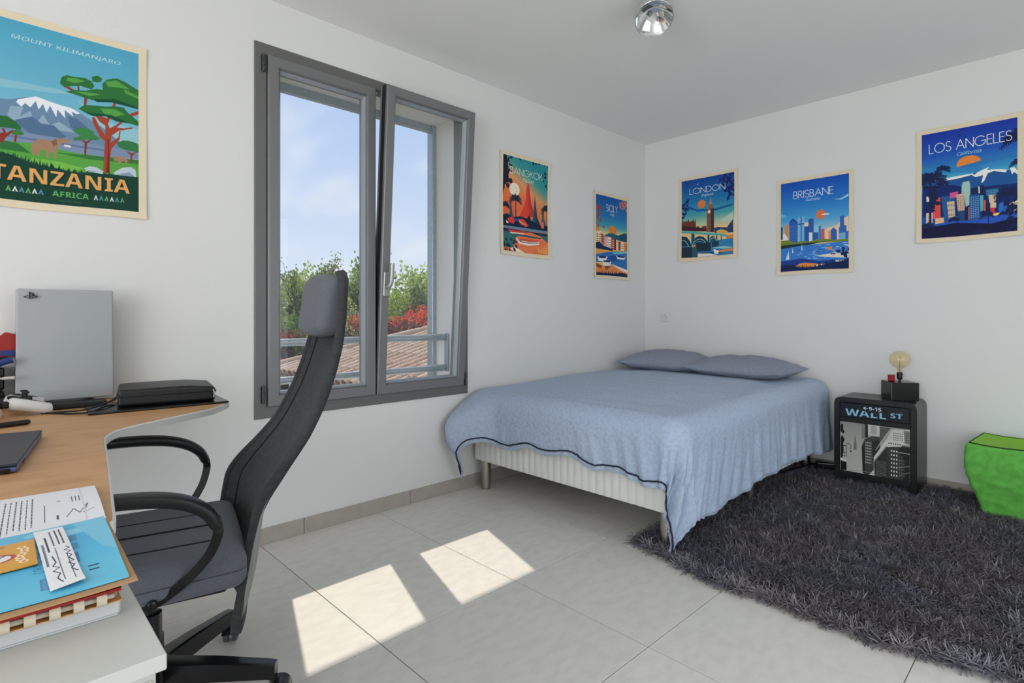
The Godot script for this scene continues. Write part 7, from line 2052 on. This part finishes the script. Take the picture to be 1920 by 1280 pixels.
# ------------------------------------------------------------------ geometry kit
class Geo:
	var P := PackedVector3Array()
	var U := PackedVector2Array()
	var I := PackedInt32Array()

	func v(p: Vector3, uv := Vector2.ZERO) -> int:
		P.append(p)
		U.append(uv)
		return P.size() - 1

	func tri(a: int, b: int, c: int) -> void:
		I.append(a); I.append(b); I.append(c)

	func quad(a: int, b: int, c: int, d: int) -> void:
		tri(a, b, c)
		tri(a, c, d)

	func add(g: Geo, t := Transform3D()) -> Geo:
		var o := P.size()
		for p in g.P:
			P.append(t * p)
		U.append_array(g.U)
		for i in g.I:
			I.append(i + o)
		return self

	func moved(at: Vector3, rot := Vector3.ZERO) -> Geo:
		var t := Transform3D(Basis.from_euler(rot), at)
		for i in P.size():
			P[i] = t * P[i]
		return self

	func bent(f: Callable) -> Geo:
		for i in P.size():
			P[i] = f.call(P[i])
		return self

	func flip() -> Geo:
		for k in range(0, I.size(), 3):
			var s := I[k]
			I[k] = I[k + 1]
			I[k + 1] = s
		return self

	func outward() -> Geo:
		var s := 0.0
		for k in range(0, I.size(), 3):
			s += P[I[k]].dot(P[I[k + 1]].cross(P[I[k + 2]]))
		if s < 0.0:
			flip()
		return self

	func convex(center := Vector3.ZERO) -> Geo:
		for k in range(0, I.size(), 3):
			var a := P[I[k]]
			var b := P[I[k + 1]]
			var c := P[I[k + 2]]
			if (b - a).cross(c - a).dot((a + b + c) / 3.0 - center) < 0.0:
				var s := I[k]
				I[k] = I[k + 1]
				I[k + 1] = s
		return self

	# corner normals average the faces within «angle» degrees
	func mesh(angle := 40.0, into: ArrayMesh = null) -> ArrayMesh:
		var n := I.size() / 3
		var fn := PackedVector3Array()
		fn.resize(n)
		var un := PackedVector3Array()
		un.resize(n)
		var weld := PackedInt32Array()
		weld.resize(P.size())
		var seen := {}
		for i in P.size():
			var k := Vector3i((P[i] * 20000.0).round())
			if not seen.has(k):
				seen[k] = seen.size()
			weld[i] = seen[k]
		var faces: Array[PackedInt32Array] = []
		faces.resize(seen.size())
		for f in n:
			var a := P[I[f * 3]]
			fn[f] = (P[I[f * 3 + 1]] - a).cross(P[I[f * 3 + 2]] - a)
			un[f] = fn[f].normalized()
			for j in 3:
				faces[weld[I[f * 3 + j]]].append(f)
		var V := PackedVector3Array()
		var N := PackedVector3Array()
		var W := PackedVector2Array()
		V.resize(n * 3); N.resize(n * 3); W.resize(n * 3)
		var least := cos(deg_to_rad(angle))
		for f in n:
			for j in 3:
				var i := I[f * 3 + j]
				var s := Vector3.ZERO
				for g in faces[weld[i]]:
					if un[g].dot(un[f]) >= least:
						s += fn[g]
				var o := f * 3 + (2 - j)
				V[o] = P[i]
				N[o] = s.normalized() if s.length_squared() > 1e-20 else un[f]
				W[o] = U[i]
		var arr := []
		arr.resize(Mesh.ARRAY_MAX)
		arr[Mesh.ARRAY_VERTEX] = V
		arr[Mesh.ARRAY_NORMAL] = N
		arr[Mesh.ARRAY_TEX_UV] = W
		var m := into if into else ArrayMesh.new()
		m.add_surface_from_arrays(Mesh.PRIMITIVE_TRIANGLES, arr)
		return m

func box(size: Vector3, at := Vector3.ZERO, bevel := 0.0) -> Geo:
	var g := Geo.new()
	var h := size * 0.5
	bevel = minf(bevel, minf(h.x, minf(h.y, h.z)) * 0.95)
	var id := {}
	for sx in [-1, 1]:
		for sy in [-1, 1]:
			for sz in [-1, 1]:
				for ax in 3:
					var p := Vector3(sx * h.x, sy * h.y, sz * h.z)
					for o in 3:
						if o != ax:
							p[o] -= signf(p[o]) * bevel
					id[[sx, sy, sz, ax]] = g.v(p + at)
	for s in [-1, 1]:
		for ax in 3:
			var q := []
			for k in [[-1, -1], [1, -1], [1, 1], [-1, 1]]:
				var c := [0, 0, 0]
				c[ax] = s
				c[(ax + 1) % 3] = k[0]
				c[(ax + 2) % 3] = k[1]
				q.append(id[[c[0], c[1], c[2], ax]])
			g.quad(q[0], q[1], q[2], q[3])
	if bevel > 0.0:
		for ax in 3:
			var b := (ax + 1) % 3
			var d := (ax + 2) % 3
			for s in [-1, 1]:
				for t in [-1, 1]:
					var c0 := [0, 0, 0]
					var c1 := [0, 0, 0]
					c0[ax] = -1; c1[ax] = 1
					c0[b] = s; c1[b] = s
					c0[d] = t; c1[d] = t
					g.quad(id[[c0[0], c0[1], c0[2], b]], id[[c1[0], c1[1], c1[2], b]], id[[c1[0], c1[1], c1[2], d]], id[[c0[0], c0[1], c0[2], d]])
		for sx in [-1, 1]:
			for sy in [-1, 1]:
				for sz in [-1, 1]:
					g.tri(id[[sx, sy, sz, 0]], id[[sx, sy, sz, 1]], id[[sx, sy, sz, 2]])
	for i in g.P.size():
		g.U[i] = Vector2((g.P[i].x - at.x) / size.x + 0.5, 0.5 - (g.P[i].y - at.y) / size.y)
	return g.convex(at)

# box with round edges, «n» steps per edge and «mid» spans between
func rbox(size: Vector3, r: float, n := 3, mid := 1) -> Geo:
	var g := Geo.new()
	var h := size * 0.5
	r = minf(r, minf(h.x, minf(h.y, h.z)) * 0.999)
	var c := h - Vector3.ONE * r
	var lists := []
	for ax in 3:
		var l := []
		for j in n + 1:
			l.append(-c[ax] - r * tan(PI / 4 * (1.0 - float(j) / n)))
		for j in range(1, mid):
			l.append(-c[ax] + 2.0 * c[ax] * j / mid)
		for j in n + 1:
			l.append(c[ax] + r * tan(PI / 4 * float(j) / n))
		lists.append(l)
	for ax in 3:
		var b := (ax + 1) % 3
		var d := (ax + 2) % 3
		for s in [-1, 1]:
			var lb = lists[b]
			var ld = lists[d]
			var o := g.P.size()
			for i in lb.size():
				for j in ld.size():
					var p := Vector3.ZERO
					p[ax] = s * h[ax]
					p[b] = lb[i]
					p[d] = ld[j]
					var q := p.clamp(-c, c)
					g.v(q + (p - q).normalized() * r, Vector2(float(i) / (lb.size() - 1), float(j) / (ld.size() - 1)))
			var m: int = ld.size()
			for i in lb.size() - 1:
				for j in m - 1:
					g.quad(o + i * m + j, o + (i + 1) * m + j, o + (i + 1) * m + j + 1, o + i * m + j + 1)
	return g.convex()

# profile of (radius, height) turned round the y axis
func lathe(prof: Array, seg := 24) -> Geo:
	var g := Geo.new()
	for i in prof.size():
		for k in seg + 1:
			var a := TAU * k / seg
			g.v(Vector3(prof[i].x * cos(a), prof[i].y, prof[i].x * sin(a)), Vector2(float(k) / seg, float(i) / (prof.size() - 1)))
	for i in prof.size() - 1:
		for k in seg:
			var a := i * (seg + 1) + k
			g.quad(a, a + 1, a + seg + 2, a + seg + 1)
	return g.outward()

func tube(path: Array, radius, sides := 10, caps := true) -> Geo:
	var g := Geo.new()
	var n := path.size()
	var side := Vector3.ZERO
	for i in n:
		var t: Vector3 = (path[mini(i + 1, n - 1)] - path[maxi(i - 1, 0)]).normalized()
		if side == Vector3.ZERO:
			side = t.cross(Vector3.UP if absf(t.y) < 0.9 else Vector3.RIGHT).normalized()
		side = (side - t * side.dot(t)).normalized()
		var up := t.cross(side)
		var r: float = radius[i] if radius is Array else radius
		for k in sides:
			var a := TAU * k / sides
			g.v(path[i] + (side * cos(a) + up * sin(a)) * r, Vector2(float(k) / sides, float(i) / (n - 1)))
	for i in n - 1:
		for k in sides:
			var a := i * sides + k
			var b := i * sides + (k + 1) % sides
			g.quad(a, b, b + sides, a + sides)
	if caps:
		var c0 := g.v(path[0])
		var c1 := g.v(path[n - 1])
		for k in sides:
			g.tri(c0, (k + 1) % sides, k)
			g.tri(c1, (n - 1) * sides + k, (n - 1) * sides + (k + 1) % sides)
	return g.outward()

# a flat closed profile (x across, y up) swept along a path; «up» keeps it level
func sweep(path: Array, prof: Array, up := Vector3.UP, scales = null) -> Geo:
	var g := Geo.new()
	var n := path.size()
	var m := prof.size()
	for i in n:
		var t: Vector3 = (path[mini(i + 1, n - 1)] - path[maxi(i - 1, 0)]).normalized()
		var s := t.cross(up).normalized()
		var u := s.cross(t)
		var k: float = scales[i] if scales else 1.0
		for j in m:
			g.v(path[i] + s * prof[j].x * k + u * prof[j].y * k, Vector2(float(j) / m, float(i) / (n - 1)))
	for i in n - 1:
		for j in m:
			var a := i * m + j
			var b := i * m + (j + 1) % m
			g.quad(a, b, b + m, a + m)
	var tris := Geometry2D.triangulate_polygon(PackedVector2Array(prof))
	for k in range(0, tris.size(), 3):
		g.tri(tris[k], tris[k + 1], tris[k + 2])
		g.tri((n - 1) * m + tris[k], (n - 1) * m + tris[k + 2], (n - 1) * m + tris[k + 1])
	# caps may face either way: turn them by hand
	var body := (n - 1) * m * 6
	var side_g := Geo.new()
	side_g.P = g.P
	side_g.I = g.I
	var vol := 0.0
	for k in range(0, body, 3):
		vol += g.P[g.I[k]].dot(g.P[g.I[k + 1]].cross(g.P[g.I[k + 2]]))
	var t0: Vector3 = (path[0] - path[1]).normalized()
	var t1: Vector3 = (path[n - 1] - path[n - 2]).normalized()
	for k in range(body, g.I.size(), 6):
		for e in 2:
			var q := k + e * 3
			var want := t0 if e == 0 else t1
			var a := g.P[g.I[q]]
			if (g.P[g.I[q + 1]] - a).cross(g.P[g.I[q + 2]] - a).dot(want) < 0.0:
				var s2 := g.I[q]
				g.I[q] = g.I[q + 1]
				g.I[q + 1] = s2
	var mid := Vector3.ZERO
	for j in m:
		mid += g.P[j] / m
	# sides: compare the first ring's facet with the direction away from the middle
	var sgn := 0.0
	for j in m:
		var a2 := g.P[g.I[j * 6]]
		var nn := (g.P[g.I[j * 6 + 1]] - a2).cross(g.P[g.I[j * 6 + 2]] - a2)
		sgn += nn.dot(a2 - mid)
	if sgn < 0.0:
		for k in range(0, body, 3):
			var s3 := g.I[k]
			g.I[k] = g.I[k + 1]
			g.I[k + 1] = s3
	return g

# polygon in x, z (given as Vector2) raised from y0 to y1, with a small chamfer above
func prism(poly: Array, y0: float, y1: float, chamfer := 0.0) -> Geo:
	var g := Geo.new()
	var pts := PackedVector2Array(poly)
	if Geometry2D.is_polygon_clockwise(pts):
		pts.reverse()
	var n := pts.size()
	var inner := pts
	if chamfer > 0.0:
		inner = PackedVector2Array()
		for i in n:
			var d0 := (pts[i] - pts[(i + n - 1) % n]).normalized()
			var d1 := (pts[(i + 1) % n] - pts[i]).normalized()
			var bis := (Vector2(-d0.y, d0.x) + Vector2(-d1.y, d1.x)).normalized()
			inner.append(pts[i] + bis * chamfer)
	var rings := [[pts, y0], [pts, y1 - chamfer], [inner, y1]] if chamfer > 0.0 else [[pts, y0], [pts, y1]]
	for r in rings:
		for p in r[0]:
			g.v(Vector3(p.x, r[1], p.y), Vector2(p.x, p.y))
	for k in rings.size() - 1:
		for i in n:
			var a := k * n + i
			var b := k * n + (i + 1) % n
			g.quad(a, a + n, b + n, b)
	var t := Geometry2D.triangulate_polygon(pts)
	var top := (rings.size() - 1) * n
	for k in range(0, t.size(), 3):
		var x := pts[t[k]]
		var c := (pts[t[k + 1]] - x).cross(pts[t[k + 2]] - x)
		if c > 0.0:
			g.tri(t[k], t[k + 1], t[k + 2])
			g.tri(top + t[k], top + t[k + 2], top + t[k + 1])
		else:
			g.tri(t[k], t[k + 2], t[k + 1])
			g.tri(top + t[k], top + t[k + 1], top + t[k + 2])
	return g.outward()

# open sheet: f(u, v) for u, v in 0..1; with a thickness it becomes a closed shell
func sheet(nu: int, nv: int, f: Callable, thick := 0.0) -> Geo:
	var g := Geo.new()
	for i in nu + 1:
		for j in nv + 1:
			g.v(f.call(float(i) / nu, float(j) / nv), Vector2(float(i) / nu, float(j) / nv))
	var m := nv + 1
	if thick != 0.0:
		var N := []
		for i in nu + 1:
			for j in m:
				var du := g.P[mini(i + 1, nu) * m + j] - g.P[maxi(i - 1, 0) * m + j]
				var dv := g.P[i * m + mini(j + 1, nv)] - g.P[i * m + maxi(j - 1, 0)]
				N.append(du.cross(dv).normalized())
		for k in N.size():
			g.v(g.P[k] - N[k] * thick, g.U[k])
	for i in nu:
		for j in nv:
			var a := i * m + j
			g.quad(a, a + m, a + m + 1, a + 1)
			if thick != 0.0:
				var b := a + (nu + 1) * m
				g.quad(b, b + 1, b + m + 1, b + m)
	if thick != 0.0:
		var o := (nu + 1) * m
		for i in nu:
			g.quad(i * m, i * m + o, (i + 1) * m + o, (i + 1) * m)
			g.quad(i * m + nv, (i + 1) * m + nv, (i + 1) * m + nv + o, i * m + nv + o)
		for j in nv:
			g.quad(j, j + 1, j + 1 + o, j + o)
			g.quad(nu * m + j, nu * m + j + o, nu * m + j + 1 + o, nu * m + j + 1)
		g.outward()
	return g

# a mitred ring in the x, y plane: profile of (inset from the outer edge, z)
func ring(w: float, h: float, prof: Array) -> Geo:
	var g := Geo.new()
	var m := prof.size()
	for c in [[-1, -1], [1, -1], [1, 1], [-1, 1]]:
		for p in prof:
			g.v(Vector3(c[0] * (w * 0.5 - p.x), c[1] * (h * 0.5 - p.x), p.y))
	for k in 4:
		for j in m:
			var a := k * m + j
			var b := k * m + (j + 1) % m
			var c := ((k + 1) % 4) * m + j
			var d := ((k + 1) % 4) * m + (j + 1) % m
			g.quad(a, c, d, b)
	return g.outward()

func ball(r: Vector3, n := 16) -> Geo:
	var prof := []
	for i in n + 1:
		var a := PI * i / n - PI / 2
		prof.append(Vector2(maxf(cos(a), 0.0005), sin(a)))
	var g := lathe(prof, n * 2)
	for i in g.P.size():
		g.P[i] *= r
	return g

func smooth(path: Array, per := 6) -> Array:
	var out := []
	var n := path.size()
	for i in n - 1:
		for k in per:
			out.append(path[i].cubic_interpolate(path[i + 1], path[maxi(i - 1, 0)], path[mini(i + 2, n - 1)], float(k) / per))
	out.append(path[n - 1])
	return out

func round_poly(pts: Array, radii, steps := 5) -> Array:
	var out := []
	var n := pts.size()
	for i in n:
		var r: float = radii[i] if radii is Array else radii
		var p: Vector2 = pts[i]
		if r <= 0.0:
			out.append(p)
			continue
		var a: Vector2 = (pts[(i + n - 1) % n] - p).normalized()
		var b: Vector2 = (pts[(i + 1) % n] - p).normalized()
		for k in steps + 1:
			var t := float(k) / steps
			out.append((p + a * r).lerp(p, t).lerp(p.lerp(p + b * r, t), t))
	return out

# one normal per vertex: for large smooth sheets
func flow(g: Geo) -> ArrayMesh:
	var N := PackedVector3Array()
	N.resize(g.P.size())
	for k in range(0, g.I.size(), 3):
		var a := g.P[g.I[k]]
		var n := (g.P[g.I[k + 1]] - a).cross(g.P[g.I[k + 2]] - a)
		for j in 3:
			N[g.I[k + j]] += n
	for i in N.size():
		N[i] = N[i].normalized()
	var idx := g.I.duplicate()
	for k in range(0, idx.size(), 3):
		var s := idx[k]
		idx[k] = idx[k + 2]
		idx[k + 2] = s
	var arr := []
	arr.resize(Mesh.ARRAY_MAX)
	arr[Mesh.ARRAY_VERTEX] = g.P
	arr[Mesh.ARRAY_NORMAL] = N
	arr[Mesh.ARRAY_TEX_UV] = g.U
	arr[Mesh.ARRAY_INDEX] = idx
	var m := ArrayMesh.new()
	m.add_surface_from_arrays(Mesh.PRIMITIVE_TRIANGLES, arr)
	return m
